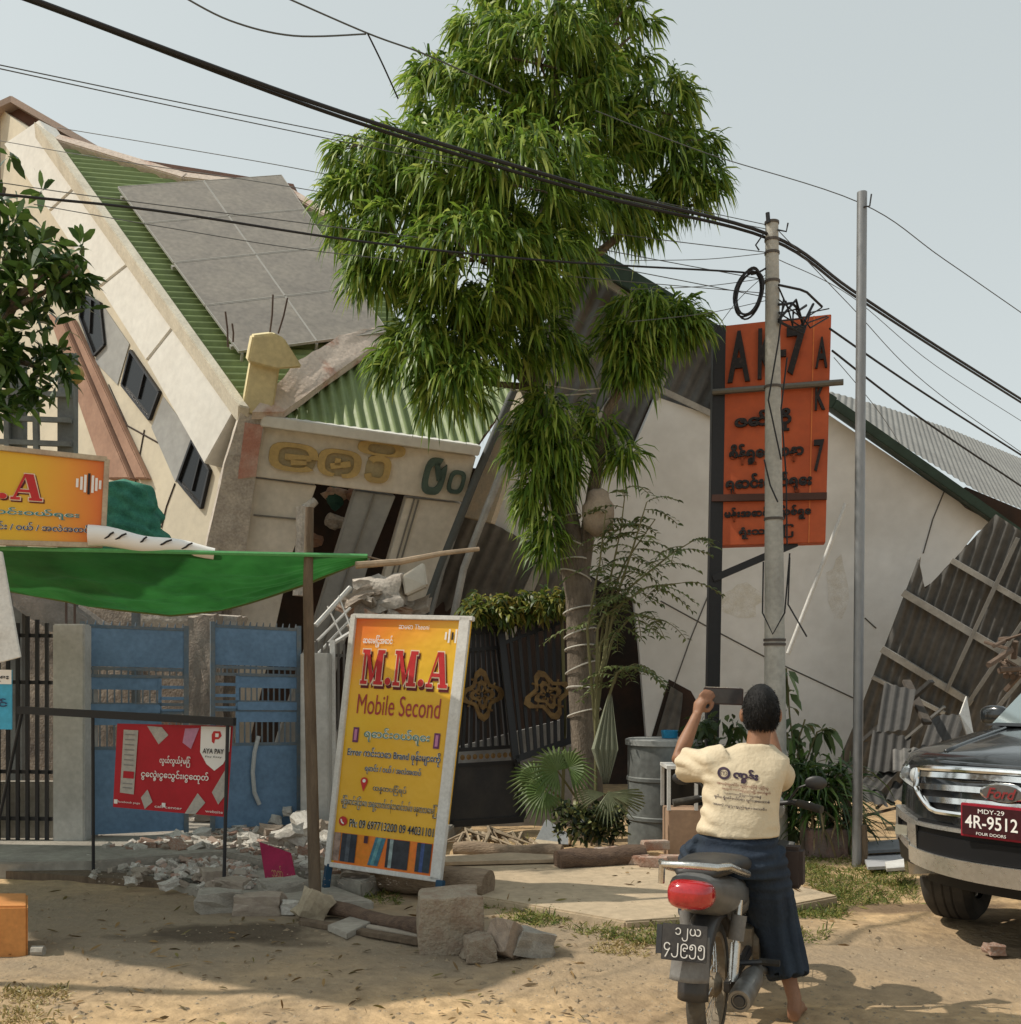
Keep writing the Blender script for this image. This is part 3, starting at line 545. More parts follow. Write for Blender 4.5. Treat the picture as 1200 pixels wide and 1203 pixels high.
q.poly([BN.at(cu + .032 * math.cos(a), cv + .014 * math.sin(a) * 1.1, .007) for a in [R(150 + k * 20) for k in range(13)]] + [BN.at(cu, cv + .042, .007)]); q.build('map_pin', M_red, st, fix=False)
MB().poly([BN.at(cu + .014 * math.cos(k * .524), cv - .001 + .007 * math.sin(k * .524), .009) for k in range(12)]).build('map_pin_hole', M_wht, st, fix=False)
MB().poly([BN.at(.095 + .038 * math.cos(k * .393), .825 + .019 * math.sin(k * .393), .007) for k in range(16)]).build('phone_badge', M_red, st, fix=False)
MB().tube([BN.at(.078, .818, .01), BN.at(.085, .829, .01), BN.at(.105, .835, .01)], .006, 5).build('phone_badge_mark', M_wht, st)
cols = [(.03, .09, (.36, .25, .2)), (.10, .235, (.03, .04, .06)), (.145, .18, (.10, .12, .15)), (.30, .335, (.08, .03, .05)), (.35, .44, (.05, .2, .28)), (.375, .405, (.14, .36, .4)), (.505, .70, (.03, .035, .045)), (.53, .56, (.35, .45, .45)), (.585, .61, (.25, .4, .38)), (.64, .675, (.1, .2, .26)), (.765, .89, (.03, .05, .07)), (.80, .83, (.05, .1, .28)), (.84, .87, (.45, .08, .06)), (.82, .845, (.15, .4, .35))]
for i, (u0, u1, c) in enumerate(cols):
    v0, v1 = (.872, .982); sk = 0
    if i in (4, 5): sk = .05
    if i == 3: v1 = .90
    MB().poly([BN.at(u0 + sk, v0, .006 + .001 * (i % 4)), BN.at(u1 + sk, v0, .006 + .001 * (i % 4)), BN.at(u1, v1, .006 + .001 * (i % 4)), BN.at(u0, v1, .006 + .001 * (i % 4))]).build('phone_picture', mat('pic_%d' % i, c, tuple(x * .5 for x in c), rough=.35, scale=14), st, fix=False)
for k in range(5): MB().poly(BN.rect(.80 + k * .028, .055 - (k % 2) * .012, .815 + k * .028, .085 + (k % 2) * .012, .006)).build('emblem_bar', M_wht if k != 2 else M_ink, st, fix=False)
# ---- shop sign above the awning
ov = thing('shop_sign', 'yellow and orange shop sign with red lettering hung above the green awning', 'sign', (-4.2, 7.3, 2.7))
SG = Face(P(-190, 506, 6.75), P(126, 540, 7.35), P(121, 641, 7.35), P(-190, 632, 6.75))
MB().prism(SG.rect(0, 0, 1, 1), SG.n * -.03).build('sheet', ramp_mat('sign_print', SG.at(.45, .5), SG.at(1, .6) - SG.at(.45, .5), [(0, S(226, 180, 34)), (.45, S(222, 176, 36)), (.75, S(226, 150, 40)), (1, S(218, 112, 38))], rough=.42, bump=.2), ov)
fr = MB(); k_ = [(0, 0), (1, 0), (1, 1), (0, 1)]
for i in range(4): fr.beam(SG.at(*k_[i], .0), SG.at(*k_[(i + 1) % 4], .0), .035, .045, SG.n)
fr.build('frame', mat('old_frame', (.50, .42, .30), (.4, .3, .22), rough=.8, scale=8), ov, bevel=.003)
MX = (.235, .25, .75, .535)
slab_on(SG, MX, M_shadow, ov, 'lettering_shadow', .004, grow=.03, du=.006, dv=.015); slab_on(SG, MX, MATS['letter_pale'], ov, 'lettering_outline', .007, grow=.035); slab_on(SG, MX, M_red, ov, 'lettering', .010)
for bo, m_, d_ in ((.05, MATS['letter_outline_white'], .005), (.012, M_navy, .009)):
    text_on(SG, (.08, .62, .90, .73), 'Brand ဖုန်းမျိုးစုံ ရောင်းဝယ်ရေး', M_teal if bo < .03 else m_, ov, d=d_, bold=bo); text_on(SG, (.06, .77, .945, .90), 'Error ကင်းသော ဖုန်းများကို ရောင်း / ဝယ် / အလဲအထပ်', m_, ov, d=d_, bold=bo)
for u, h in ((.885, .05), (.902, .075), (.917, .10), (.932, .12), (.947, .10), (.962, .075), (.977, .05)): MB().poly(SG.rect(u - .005, .30 - h, u + .005, .30 + h, .006)).build('emblem_bar', M_wht if u != .932 else M_ink, ov, fix=False)
# ---- grey steel scaffold behind the shop sign
sc = thing('steel_scaffold', 'grey steel scaffold frame standing behind the shop sign', 'scaffold', (-4, 10.6, 0))
M_gpost = mat('grey_post', (.21, .225, .225), (.15, .155, .155), rough=.7, scale=4)
for x in (80, 20, -60): q = P(x, 440, 10.7); MB().box((q.x, q.y, q.z / 2 + .1), (.16, .12, q.z + .2)).build('post', M_gpost, sc)
for y, w_ in ((462, .05), (492, .04), (520, .05)): MB().beam(P(-80, y - 4, 10.6), P(84, y + 2, 10.6), w_, .05).build('rail', M_gpost, sc)
for x in (-20, 8, 42): MB().beam(P(x, 462, 10.6), P(x + 2, 560, 10.6), .055, .05).build('upright', M_gpost, sc)
tag(MB().ball(P(87, 440, 10.7), (.1, .1, .1)).build('finial', mat('finial_yellow', (.52, .36, .12), (.38, .26, .1), rough=.7), smooth='all'), 'dull yellow ball finial on top of the grey scaffold post', 'finial')
# ---- green awning sheet
aw = thing('awning', 'sagging translucent green tarpaulin awning tied to a bamboo pole', 'tarpaulin', (-3, 8, 2.4))
FARE = [(-260, 690), (-100, 690), (0, 692), (60, 703), (120, 714), (200, 723), (260, 717), (300, 706), (360, 686), (410, 665), (432, 656)]
def awf(u, v):
    x = -260 + 692 * u; k = next((i for i in range(len(FARE) - 1) if x <= FARE[i + 1][0]), len(FARE) - 2); t = (x - FARE[k][0]) / (FARE[k + 1][0] - FARE[k][0]); fy = FARE[k][1] + (FARE[k + 1][1] - FARE[k][1]) * t
    near = P(x, 640 + 14 * u, 6.9 + .75 * u); far = P(x, fy, 9.6 - 1.9 * u ** 2.5); p = near.lerp(far, v)
    p.z -= math.sin(math.pi * v) * .16 * (1 - u ** 4) * (.4 + .6 * u)
    p += Vector((0, 0, 1)) * (.02 * math.sin(u * 34 + v * 9) * (1 - u) + .022 * math.sin((u - v * .5) * 60) * u * (1 - u) * 2 + .05 * noise.noise(Vector((u * 6, v * 2.5, 3))) + .045 * (.3 - abs(noise.noise(Vector((u * 7 + v * 2, v * 9 - u * 3, 8))))) + .02 * math.sin(v * 26 + 5 * noise.noise(Vector((u * 3, v, 1)))) * min(1, (1 - u) * 2.5)) * math.sin(math.pi * v); return p
b = MB(); b.grid(awf, 130, 56)
def tarp_mat():
    m = mat('green_tarpaulin', (.035, .185, .04), (.018, .105, .022), rough=.45, scale=1.6, transl=.42, bump=.25, bscale=9, fine=.08); return m
b.build('sheet', tarp_mat(), aw, smooth='all', fix=False)
q = MB(); q.tube([awf(i / 30, 0) + Vector((0, -.005, .005)) for i in range(31)], .016, 6); q.build('hem', mat('hem_green', (.10, .34, .12), rough=.5), aw)
q = MB(); q.tube([awf(i / 30, 1.0) for i in range(31)], .014, 6); q.build('hem', mat('hem_olive', (.14, .17, .06), rough=.6), aw)
q = MB(); q.tube([awf(1, 0), P(455, 660, 7.7), P(470, 661, 7.7)], .008, 5); q.build('tie', M_wood, aw)
# added unseen roof left of the view, outlined to cast the ground shade
shr = thing('shade_caster_roof', 'added sheet metal roof out of view at left, casting ground shade', 'roof', (-6, 7, 0))
b = MB(); b.corr([Vector((x, y, 5.5 + .08 * (x + 6))) for x, y in ((-7.1, 6.56), (-5.17, 5.45), (-4.7, 5.69), (-4.09, 6.5), (-4.6, 7.48), (-5.46, 8.2), (-8.5, 8.7))], Vector((1, .2, .08)), .2, .02); b.build('sheet', M_sheet, shr, smooth='all')
for x, y in ((-6.9, 6.7), (-5.3, 5.7), (-4.7, 7.3), (-5.6, 8.0)): MB().beam((x, y, -.05), (x, y, 5.45), .09, .09).build('post', M_wood, shr)
wr = MB(); A_, B_ = P(104, 629, 7.28), P(252, 649, 7.5)
wr.tube([A_ + (B_ - A_) * t + Vector((0, 0, .01 * math.sin(t * 11))) for t in [i / 14 for i in range(15)]], [.075 - .035 * (i / 14) for i in range(15)], 12)
wro = tag(wr.build('rolled_sheet', M_wht, smooth=True), 'rolled white printed sheet lying on the green awning', 'roll')
wq = MB()
for t, s_ in ((.28, 1), (.46, .6), (.62, 1.2), (.8, .9), (.2, .7)):
    c = A_ + (B_ - A_) * t + Vector((-.01, -.078 + .035 * t, .012)); wq.tube([c + Vector((-.045 * s_, 0, -.02)), c + Vector((0, -.004, -.005)), c + Vector((.02 * s_, -.003, .012)), c + Vector((.05 * s_, 0, .024))], .007, 5)
wq.build('printed_mark', M_ink, wro)
# ---- green netting heap
def netf(d): a = math.atan2(d.y, d.x); return 1 + .10 * math.sin(a * 7 + d.z * 5) + .07 * math.sin(d.z * 17 + a * 2) + .12 * noise.noise(d * 3)
c = P(160, 612, 10.9); b = MB(); rad = lambda t: .36 - .14 * t
vs = []; NU, NV = 72, 44
for j in range(NV + 1):
    t = j / NV
    for k in range(NU):
        a = 2 * math.pi * k / NU; fold = .07 * math.sin(5.3 * t * 6.28 + 3 * math.sin(a * 2 + t * 4) + 2 * noise.noise(Vector((a, t * 3, 7)))) + .16 * noise.noise(Vector((math.cos(a) * 2.2, math.sin(a) * 2.2, t * 9))) + .05 * math.sin(a * 9 + t * 8) + .05 * noise.noise(Vector((a * 2, t * 6, 1)))
        r = (.44 - .2 * t) * (1 + fold) * (1 if t < .93 else max(0.05, (1 - t) / .07)); vs.append((c.x + r * math.cos(a) - .12 * t + .0, c.y + r * math.sin(a) * .8, c.z - .55 + t * .98))
b.add(vs, [(j * NU + k, j * NU + (k + 1) % NU, (j + 1) * NU + (k + 1) % NU, (j + 1) * NU + k) for j in range(NV) for k in range(NU)])
tag(b.build('netting_heap', mat('green_net', (.05, .22, .15), (.03, .145, .105), rough=.8, scale=9, fine=.25, bump=.4, bscale=60), smooth='all'), 'crumpled dark green netting draped over a post above the awning', 'netting')
q = MB(); q.box((c.x, c.y, (c.z - .3) / 2), (.07, .07, c.z - .3)); tag(q.build('steel_post', M_gpost), 'thin grey post carrying the green netting heap', 'post')
# ---- bamboo poles
A_ = G(371, 1062); pts = [A_ + Vector((0, 0, -.1)), P(368, 960, 7.68), P(364, 800, 7.65), P(362, 690, 7.62), P(364, 596, 7.6)]
tag(MB().tube(pts, [.046, .043, .040, .036, .030], 10).build('bamboo_pole', M_wood, smooth=True), 'brown upright wooden pole propping up the green awning', 'pole')
tag(MB().tube([P(418, 664, 7.6), P(470, 660, 7.7), P(520, 650, 7.8), P(563, 645, 7.9)], [.026, .024, .018, .016], 8).build('bamboo_pole', mat('pale_bamboo', (.38, .29, .2), (.25, .19, .13), rough=.8, scale=6), smooth=True), 'thin pale bamboo pole sticking out from the awning corner', 'pole')
# ---- concrete utility pole
up = thing('utility_pole', 'round grey concrete utility pole in front of the orange signboard', 'utility pole', (2.48, 10, 0))
b0 = P(912, 1002, 10); b0.z = -.1; b1 = P(907, 262, 10); n_ = 14
MB().tube([b0.lerp(b1, i / n_) for i in range(n_ + 1)], [.112 - .052 * (i / n_) for i in range(n_ + 1)], 20).build('shaft', mat('pole_concrete', (.46, .445, .40), (.36, .35, .32), rough=.9, scale=3, bump=.3, bscale=40, fine=.14), up, smooth=True)
q = MB()
for y in (262, 282, 297, 330, 452, 605, 745, 750): cc = b0.lerp(b1, (1002 - y) / 740); q.lathe(cc, (0, 0, 1), [(-.012, .04), (-.012, .122 - .054 * (1002 - y) / 740), (.012, .122 - .054 * (1002 - y) / 740), (.012, .04)], 18)
q.build('band', mat('rusty_band', (.10, .085, .075), rough=.7), up)
q = MB(); q.tube([P(903, 262, 9.95), P(902, 250, 9.95)], .02, 8); q.tube([P(914, 270, 9.95), P(924, 272, 9.9), P(926, 262, 9.9)], .008, 6); q.tube([P(897, 275, 9.9), P(888, 288, 9.9), P(892, 294, 9.9)], .008, 6); q.build('hook', M_black, up)
M_cable = mat('cable_black', (.022, .022, .025), rough=.6, fine=0); M_wire = mat('wire_grey', (.10, .105, .105), rough=.6, fine=0)
q = MB(); rng = random.Random(3)
for k in range(5):
    c = P(880 + rng.uniform(-2, 2), 345 + rng.uniform(-3, 3), 9.85); rx, rz = .105 + .02 * rng.random(), .20 + .02 * rng.random()
    q.tube([c + Vector((rx * math.cos(a) + .04 * math.sin(a), .02 * math.sin(a * 2 + k), rz * math.sin(a))) for a in [2 * math.pi * i / 28 for i in range(29)]], .009, 5)
tag(q.build('cable_coil', M_cable), 'coil of black cable hanging on the utility pole', 'cable coil')
q = MB()
for k in range(11):
    x0, y0 = 915, rng.uniform(330, 385); x1, y1 = rng.uniform(930, 975), rng.uniform(350, 375); q.tube([P(x0, y0, 9.9), P((x0 + x1) / 2, max(y0, y1) + rng.uniform(-26, 14), 10.05), P((x0 + x1) / 2 + 8, (y0 + y1) / 2 + rng.uniform(-14, 20), 10.1), P(x1, y1, 10.3)], rng.uniform(.006, .014), 5)
for pts in ([(918, 540), (903, 470), (915, 400), (921, 350)], [(925, 640), (924, 560), (918, 480), (925, 420)], [(898, 540), (905, 570), (914, 590)], [(897, 660), (896, 720), (908, 745), (922, 720), (928, 650)], [(928, 655), (926, 710), (948, 748)]):
    q.tube([P(x, y, 9.86) for x, y in pts], .008, 5)
tag(q.build('loose_wires', M_cable), 'tangle of loose black wires strung from pole to orange board', 'wires')
q = MB(); b0 = P(1007, 1016, 9.25); b0.z = -.1; b1 = P(1013, 226, 9.25); q.tube([b0, b0.lerp(b1, .5), b1], .043, 14)
sp = tag(q.build('steel_pole', mat('galvanised_pole', (.27, .275, .28), (.2, .2, .205), rough=.45, metal=.55, scale=3, stretch=(1, 1, .4)), smooth=True), 'bare galvanised steel pole standing between the man and the car', 'pole')
MB().tube([P(1015, 243, 9.2), P(1022, 242, 9.2), P(1024, 228, 9.2)], .007, 6).build('hook', M_black, sp)
MB().tube([b0 + Vector((.03, 0, .05)), b0 + Vector((.06, -.02, .2)), b0 + Vector((.05, -.02, .45))], .03, 8).build('wrapped_rag', M_wood, sp)
# ---- cables overhead
def cable(pts, r, lab, m=None, cat='cable'):
    e0 = pts[0][0] < 0; e1 = pts[-1][0] > 1200; pts = [P(*p) for p in pts]; out = []
    if e0: d0 = (pts[0] - pts[1]).normalized(); pts.insert(0, pts[0] + d0 * 3.5)
    if e1: d1 = (pts[-1] - pts[-2]).normalized(); pts.append(pts[-1] + d1 * 8)
    for i in range(len(pts) - 1):
        a = pts[max(i - 1, 0)]; b_ = pts[i]; c_ = pts[i + 1]; d = pts[min(i + 2, len(pts) - 1)]
        for k in range(8):
            t = k / 8; out.append(.5 * ((2 * b_) + (c_ - a) * t + (2 * a - 5 * b_ + 4 * c_ - d) * t * t + (-a + 3 * b_ - 3 * c_ + d) * t ** 3))
    out.append(pts[-1]); tag(MB().tube(out, r, 6).build('overhead_cable', m or M_cable), lab, cat)
cable([(-60, -38, 5.9), (30, -4, 6.5), (405, 133, 8.0), (700, 222, 9.2), (905, 276, 10), (1000, 340, 11.5), (1100, 406, 13), (1240, 494, 15.5)], .016, 'upper strand of the thick black power cable crossing the whole photo')
cable([(-60, -28, 6.0), (50, 6, 6.6), (405, 139, 8.05), (700, 229, 9.25), (905, 281, 10.05), (1000, 345, 11.5), (1100, 410, 13), (1240, 498, 15.5)], .014, 'lower strand of the thick black power cable crossing the whole photo')
cable([(-40, 224, 6.6), (180, 247, 7.4), (420, 283, 8.3), (640, 306, 9.2), (860, 319, 9.9), (885, 322, 9.95), (905, 312, 10)], .009, 'black cable sagging below the thick pair to the utility pole')
cable([(-40, 68, 6.5), (200, 118, 7.6), (420, 162, 8.6), (600, 200, 9.5), (905, 265, 10)], .0038, 'thin grey wire crossing the sky left of the tree', M_wire)
cable([(-40, 72, 6.5), (200, 124, 7.6), (420, 170, 8.6), (620, 212, 9.5), (905, 270, 10)], .0038, 'thin grey wire just under its twin left of the tree', M_wire)
cable([(68, 150, 12), (200, 172, 11.5), (390, 206, 10.8), (640, 262, 10.4), (905, 297, 10)], .0042, 'thin wire from the brown gable to the utility pole', M_wire)
cable([(-30, 160, 12), (120, 186, 11.5), (380, 226, 10.8), (640, 280, 10.4), (905, 330, 10)], .0042, 'thin wire passing over the white parapet and solar panels', M_wire)
cable([(-30, 210, 9), (120, 232, 9), (380, 265, 9.3), (640, 300, 9.6), (905, 350, 10)], .0042, 'thin wire just above the sagging black cable', M_wire)
cable([(40, 240, 9), (200, 268, 9), (380, 296, 9.3), (640, 322, 9.6), (905, 345, 10)], .0038, 'thin wire just below the sagging black cable', M_wire)
cable([(205, -10, 8), (270, 24, 8.2), (345, 42, 8.5), (430, 40, 9)], .007, 'short thin cable hooked to a drop wire in the upper sky', M_wire)
cable([(320, -10, 8.5), (432, 39, 9), (505, 66, 9.4), (600, 110, 9.8)], .007, 'thin straight wire running down into the tree top', M_wire)
cable([(432, 39, 9), (450, 76, 9.2), (468, 116, 9.4)], .008, 'short drop wire hanging into the tree crown', M_cable)
cable([(700, 130, 9.6), (830, 180, 9.5), (1010, 238, 9.3), (1110, 305, 9.8), (1240, 395, 10.8)], .0042, 'thin wire passing the top of the galvanised steel pole', M_wire)
cable([(912, 268, 10), (1000, 360, 11), (1090, 452, 12.5), (1240, 560, 14)], .0042, 'thin wire falling steeply from the pole top to the right', M_wire)
cable([(915, 305, 10), (1000, 348, 11.5), (1100, 430, 13), (1240, 520, 15)], .0038, 'thin wire close under the thick black cable at right', M_wire)
cable([(975, 386, 10.4), (1080, 458, 11.5), (1240, 560, 13.5)], .011, 'upper black cable running right from the orange signboard', M_cable)
cable([(978, 412, 10.4), (1080, 490, 11.5), (1240, 598, 13.5)], .011, 'lower black cable running right from the orange signboard', M_cable)
cable([(980, 420, 10.4), (1030, 480, 11.5), (1058, 522, 15)], .0038, 'thin wire from orange board to the dark green roof edge', M_wire)
for y0, y1, l in ((306, 297, 'topmost'), (340, 326, 'middle'), (378, 352, 'lowest')): cable([(740, y0, 9.7), (830, (y0 + y1) / 2 + 3, 9.8), (905, y1, 10)], .0034, 'thin wire between tree and utility pole, %s of three' % l, M_wire)
cable([(838, 392, 10.9), (868, 352, 10.4), (905, 318, 10)], .0034, 'thin stay wire from signboard post corner to pole', M_wire)
# ---- orange signboard
os_ = thing('orange_signboard', 'tall orange signboard with black lettering on a dark steel post', 'signboard', (2.2, 11, 0))
OF = Face(P(848, 383, 11), P(977, 369, 10.75), P(970, 637, 10.75), P(846, 641, 11))
M_or = mat('orange_board', (.55, .115, .04), (.46, .09, .032), rough=.6, scale=1.6, fine=.08)
MB().prism(OF.rect(0, 0, 1, 1), OF.n * -.22).build('board', M_or, os_, bevel=.006)
b = MB(); a_ = P(845, 384, 11.05); c_ = P(834, 900, 11.05); c_.z = -.1; b.beam(c_, a_, .13, .13); b.build('post', M_black, os_, bevel=.006)
b = MB(); b.beam(P(838, 680, 11.0), P(936, 638, 10.9), .07, .07); b.build('brace', M_black, os_)
b = MB(); b.beam(OF.at(-.08, .785, .03), OF.at(1.0, .80, .03), .07, .05, OF.n); b.build('bar', mat('rust_bar', (.09, .045, .035), rough=.8), os_)
b = MB(); b.tube([OF.at(-.08, .305, .06), OF.at(1.12, .31, .06)], .032, 8); b.build('bar', mat('steel_tube', (.16, .15, .13), rough=.5, metal=.4), os_)
b = MB(); b.beam(OF.at(.845, .0, .002), OF.at(.845, 1, .002), .012, .012, OF.n); b.build('edge_strip', mat('orange_edge', (.68, .2, .06), rough=.6), os_)
M_let = mat('tarnished_letters', (.022, .018, .018), (.07, .05, .04), rough=.6, scale=30, lo=.55, hi=.7)
OT = lambda box, s, bold=.03, ex=.02, m=None: text_on(OF, box, s, m or M_let, os_, 'lettering', d=.003 + ex, bold=bold, extrude=ex)
OT((.06, .035, .27, .265), 'A', .03); OT((.34, .035, .50, .262), 'K', .03); OT((.54, .14, .60, .17), '-', .0); OT((.60, .04, .78, .255), '7', .03)
OT((.865, .10, .975, .235), 'A', .02); OT((.87, .30, .965, .42), 'K', .02); OT((.87, .55, .965, .69), '7', .02)
OT((.13, .40, .66, .50), 'ဇော်ဘို', .04); OT((.08, .545, .78, .64), 'စိန်ရွှေရတနာ', .045, .012); OT((.05, .68, .86, .775), 'ရောင်းဝယ်ရေး', .045, .012)
OT((.04, .83, .86, .895), 'မန်းအောင်မြို့သစ်ရွှေ', .04, .01); OT((.18, .915, .70, .975), 'ရုံးသစ်မြို့', .04, .01)
# ---- blue double gate with concrete pillars
M_blue = mat('blue_gate_paint', (.14, .24, .37), (.10, .175, .27), rough=.65, scale=2.5, fine=.15, lo=.42, hi=.7); M_bar = mat('old_blue_bar', (.10, .15, .20), (.16, .17, .17), rough=.7, scale=5)
def blue_gate(x0, x1, Y0, Y1, lab, name='gate_leaf'):
    zt0, zt1 = EYE - (735 - CY) / F * Y0, EYE - (742 - CY) / F * Y1
    fc = Face(P(x0, 735, Y0), P(x1, 740, Y1), P(x1, 800 + 1.47 * F / Y1, Y1), P(x0, 800 + 1.47 * F / Y0, Y0)); o = thing(name, lab, 'gate', (fc.at(.5, 1).x, (Y0 + Y1) / 2, .1), group='blue gate leaves')
    fr = MB()
    for v in (0, .2, .235, .37, .41, .58): fr.beam(fc.at(0, v), fc.at(1, v), .03, .03, fc.n)
    for u in (0, 1): fr.beam(fc.at(u, -.02), fc.at(u, 1), .045, .045, fc.n)
    fr.build('frame', M_bar, o)
    MB().prism(fc.rect(.02, .005, .98, .19, .01), fc.n * -.012).build('upper_panel', M_blue, o); MB().prism(fc.rect(.02, .585, .98, .99, .01), fc.n * -.012).build('lower_panel', M_blue, o)
    return o, fc
g1, f1 = blue_gate(97, 219, 10.0, 10.35, 'left leaf of the blue steel gate beside the white pillar')
g2, f2 = blue_gate(250, 351, 10.45, 10.8, 'right leaf of the blue steel gate behind the upright wooden pole')
for o, fc, u0, u1 in ((g1, f1, .0, .74), (g2, f2, .28, 1.0)):
    MB().prism(fc.rect(u0, .24, u1, .30, .008), fc.n * -.01).build('middle_panel', M_blue, o); MB().prism(fc.rect(u0, .37, u1, .41, .02), fc.n * -.01).build('middle_panel', M_blue, o); MB().prism(fc.rect(u0, .41, u1, .47, .008), fc.n * -.01).build('middle_panel', M_blue, o)
    for k in range(15):
        u = .03 + .94 * k / 14
        for va, vb in ((.19, .24), (.46, .585)): MB().beam(fc.at(u, va), fc.at(u, vb), .014, .014, fc.n).build('bar', M_bar, o)
    for k in range(11): u = u0 + .03 + (u1 - u0 - .06) * k / 10; MB().beam(fc.at(u, .29), fc.at(u, .375), .014, .014, fc.n).build('bar', M_bar, o)
    q = MB()
    for k in range(13): u = .04 + .92 * k / 12; q.tube([fc.at(u, 0), fc.at(u + .01, -.028)], [.012, .004], 5)
    q.build('spikes', M_bar, o)
    q = MB(); ua, ub = (u1, 1.0) if u0 < .1 else (0.0, u0)
    for v in (.285, .34, .40): q.beam(fc.at(ua, v), fc.at(ub, v), .03, .03, fc.n)
    q.beam(fc.at(ua if u0 < .1 else ub, .235), fc.at(ua if u0 < .1 else ub, .58), .03, .03, fc.n); q.build('wicket_rails', M_blue, o)
q = MB(); q.tube([f2.at(.52, .54, .03), f2.at(.47, .62, .04), f2.at(.45, .72, .04), f2.at(.47, .82, .04), f2.at(.53, .88, .03)], .022, 8); q.build('handle_pipe', mat('grey_pvc', (.42, .44, .44), rough=.5), g2, smooth=True)
def pillar(x0, x1, yt, Y, lab, dp=.35):
    a, c = P(x0, yt, Y), P(x1, yt, Y); o = MB().box(((a.x + c.x) / 2, Y + dp / 2, (a.z) / 2), (c.x - a.x, dp, a.z + .05)).build('gate_pillar', mat('whitewash', (.50, .49, .46), (.42, .41, .38), rough=.9, scale=2.5, bump=.2), bevel=.012); return tag(o, lab, 'pillar', 'gate pillars')
pillar(62, 99, 736, 9.85, 'white gate pillar left of the blue gate')
pillar(353, 386, 770, 10.6, 'white gate pillar right of the blue gate behind the wooden pole')
q = MB()
for x in (78, 88): q.tube([P(x, 740, 9.95), P(x, 700, 9.95)], .012, 5)
tag(q.build('rebar_ends', MATS['rust_rod']), 'two rusty rods standing on top of the left pillar', 'rods')
q = rough_strip([P(14, 690, 10.4), P(50, 690, 10.4), P(112, 733, 10.6), P(104, 742, 10.6), P(60, 742, 10.4), P(14, 712, 10.4)], Vector((0, .5, 0)), .02, 3); tag(q.build('wall_slab', mat('mossy_concrete', (.30, .27, .245), (.22, .2, .18), rough=.95, scale=5, bump=.5), smooth=True), 'sloping broken concrete slab above the left fence', 'slab')
lf = thing('iron_fence', 'dark iron bar fence at the left beside the white pillar', 'fence', (-5, 10, 0))
for k in range(12): x = -70 + k * 11.4; z = P(x, 724 + (k % 3) * 4, 9.9); MB().beam((z.x, 9.9, 0), z, .03, .03).build('bar', M_black, lf)
for y in (745, 800, 905, 960): MB().beam(P(-80, y, 9.93), P(62, y + 2, 9.93), .035, .035).build('rail', M_black, lf)
q = MB(); q.box((-5.0, 10.1, .3), (1.6, .1, .7)); tag(q.build('low_wall', M_concrete), 'low grey wall behind the left iron bar fence', 'wall')
rf_ = thing('iron_fence', 'thin iron bar fence between the blue gate and the tall banner', 'fence', (-1.8, 10.7, 0))
for k in range(9): x = 372 + k * 6.5; z = P(x, 752 + (k * 37 % 9), 10.9); MB().beam((z.x, 10.9, .1), z, .022, .022).build('bar', mat('rusty_bar', (.12, .11, .10), rough=.8), rf_)
for y in (770, 845): MB().beam(P(370, y, 10.92), P(430, y, 10.92), .03, .03).build('rail', MATS['rusty_bar'], rf_)
MB().beam(P(393, 960, 10.85), P(391, 752, 10.85), .05, .05).build('post', M_wframe, rf_)
q = MB(); q.tube([P(371, 735, 11.5), P(412, 690, 11.8)], .028, 6); q.tube([P(371, 755, 11.6), P(412, 714, 11.8)], .016, 6); q.tube([P(372, 770, 11.6), P(415, 725, 11.8)], .016, 6); q.tube([P(385, 760, 11.5), P(425, 735, 11.5)], .024, 6); q.tube([P(398, 700, 11.7), P(414, 742, 11.6)], .01, 6); q.tube([P(385, 712, 11.7), P(404, 752, 11.6)], .01, 6)
tag(q.build('bent_railing', M_wframe), 'bent white metal railing above the fence by the tall banner', 'railing')
# broken column standing between the gate leaves
q = rough_strip([P(221, 725, 11.6), P(252, 722, 11.6), P(247, 800, 11.5), P(258, 930, 11.4), P(205, 930, 11.4), P(219, 800, 11.5)], Vector((0, .35, 0)), .05, 4); tag(q.build('broken_column', mat('dusty_column', (.34, .29, .24), (.26, .21, .17), rough=.95, scale=4, bump=.5), smooth=True), 'broken concrete column standing behind the gap in the blue gate', 'column')
q = rough_strip([P(160, 716, 12), P(280, 724, 12), P(276, 742, 12), P(165, 740, 12)], Vector((0, .5, 0)), .04, 4); tag(q.build('fallen_beam', M_broken, smooth=True), 'fallen concrete beam lying across behind the blue gate top', 'beam')
# heap of wreckage behind the gate
def chunk_mesh(seed, q=1.0):
    r = random.Random(seed); b = bmesh.new(); bmesh.ops.create_cube(b, size=1)
    bmesh.ops.subdivide_edges(b, edges=b.edges, cuts=2, use_grid_fill=True); sv = Vector((r.uniform(-9, 9), r.uniform(-9, 9), r.uniform(-9, 9)))
    for v in b.verts: v.co = v.co * (1 + .28 * q * noise.noise(v.co * 1.3 + sv)) + Vector((noise.noise(v.co * 2.7 + sv), noise.noise(v.co * 2.7 - sv), noise.noise(v.co * 2.3 + sv * 2))) * .16 * q
    me = bpy.data.meshes.new('chunk'); b.to_mesh(me); b.free(); return me
def lumps(n, fn, mats, seed, lab, cat, group, name='rubble_piece', q=1.0, rot=1.0):
    r = random.Random(seed); protos = [(chunk_mesh(seed + k, q)) for k in range(5)]
    var = []
    for k in range(5):
        for m_ in mats: me = protos[k].copy(); me.materials.append(m_); var.append(me)
    for i in range(n):
        o = bpy.data.objects.new(name, r.choice(var)); COL.objects.link(o); p, s = fn(r); o.location = p; o.scale = s; o.rotation_euler = (r.uniform(-.5, .5) * rot, r.uniform(-.5, .5) * rot, r.uniform(0, 6.28)); tag(o, lab, cat, group)
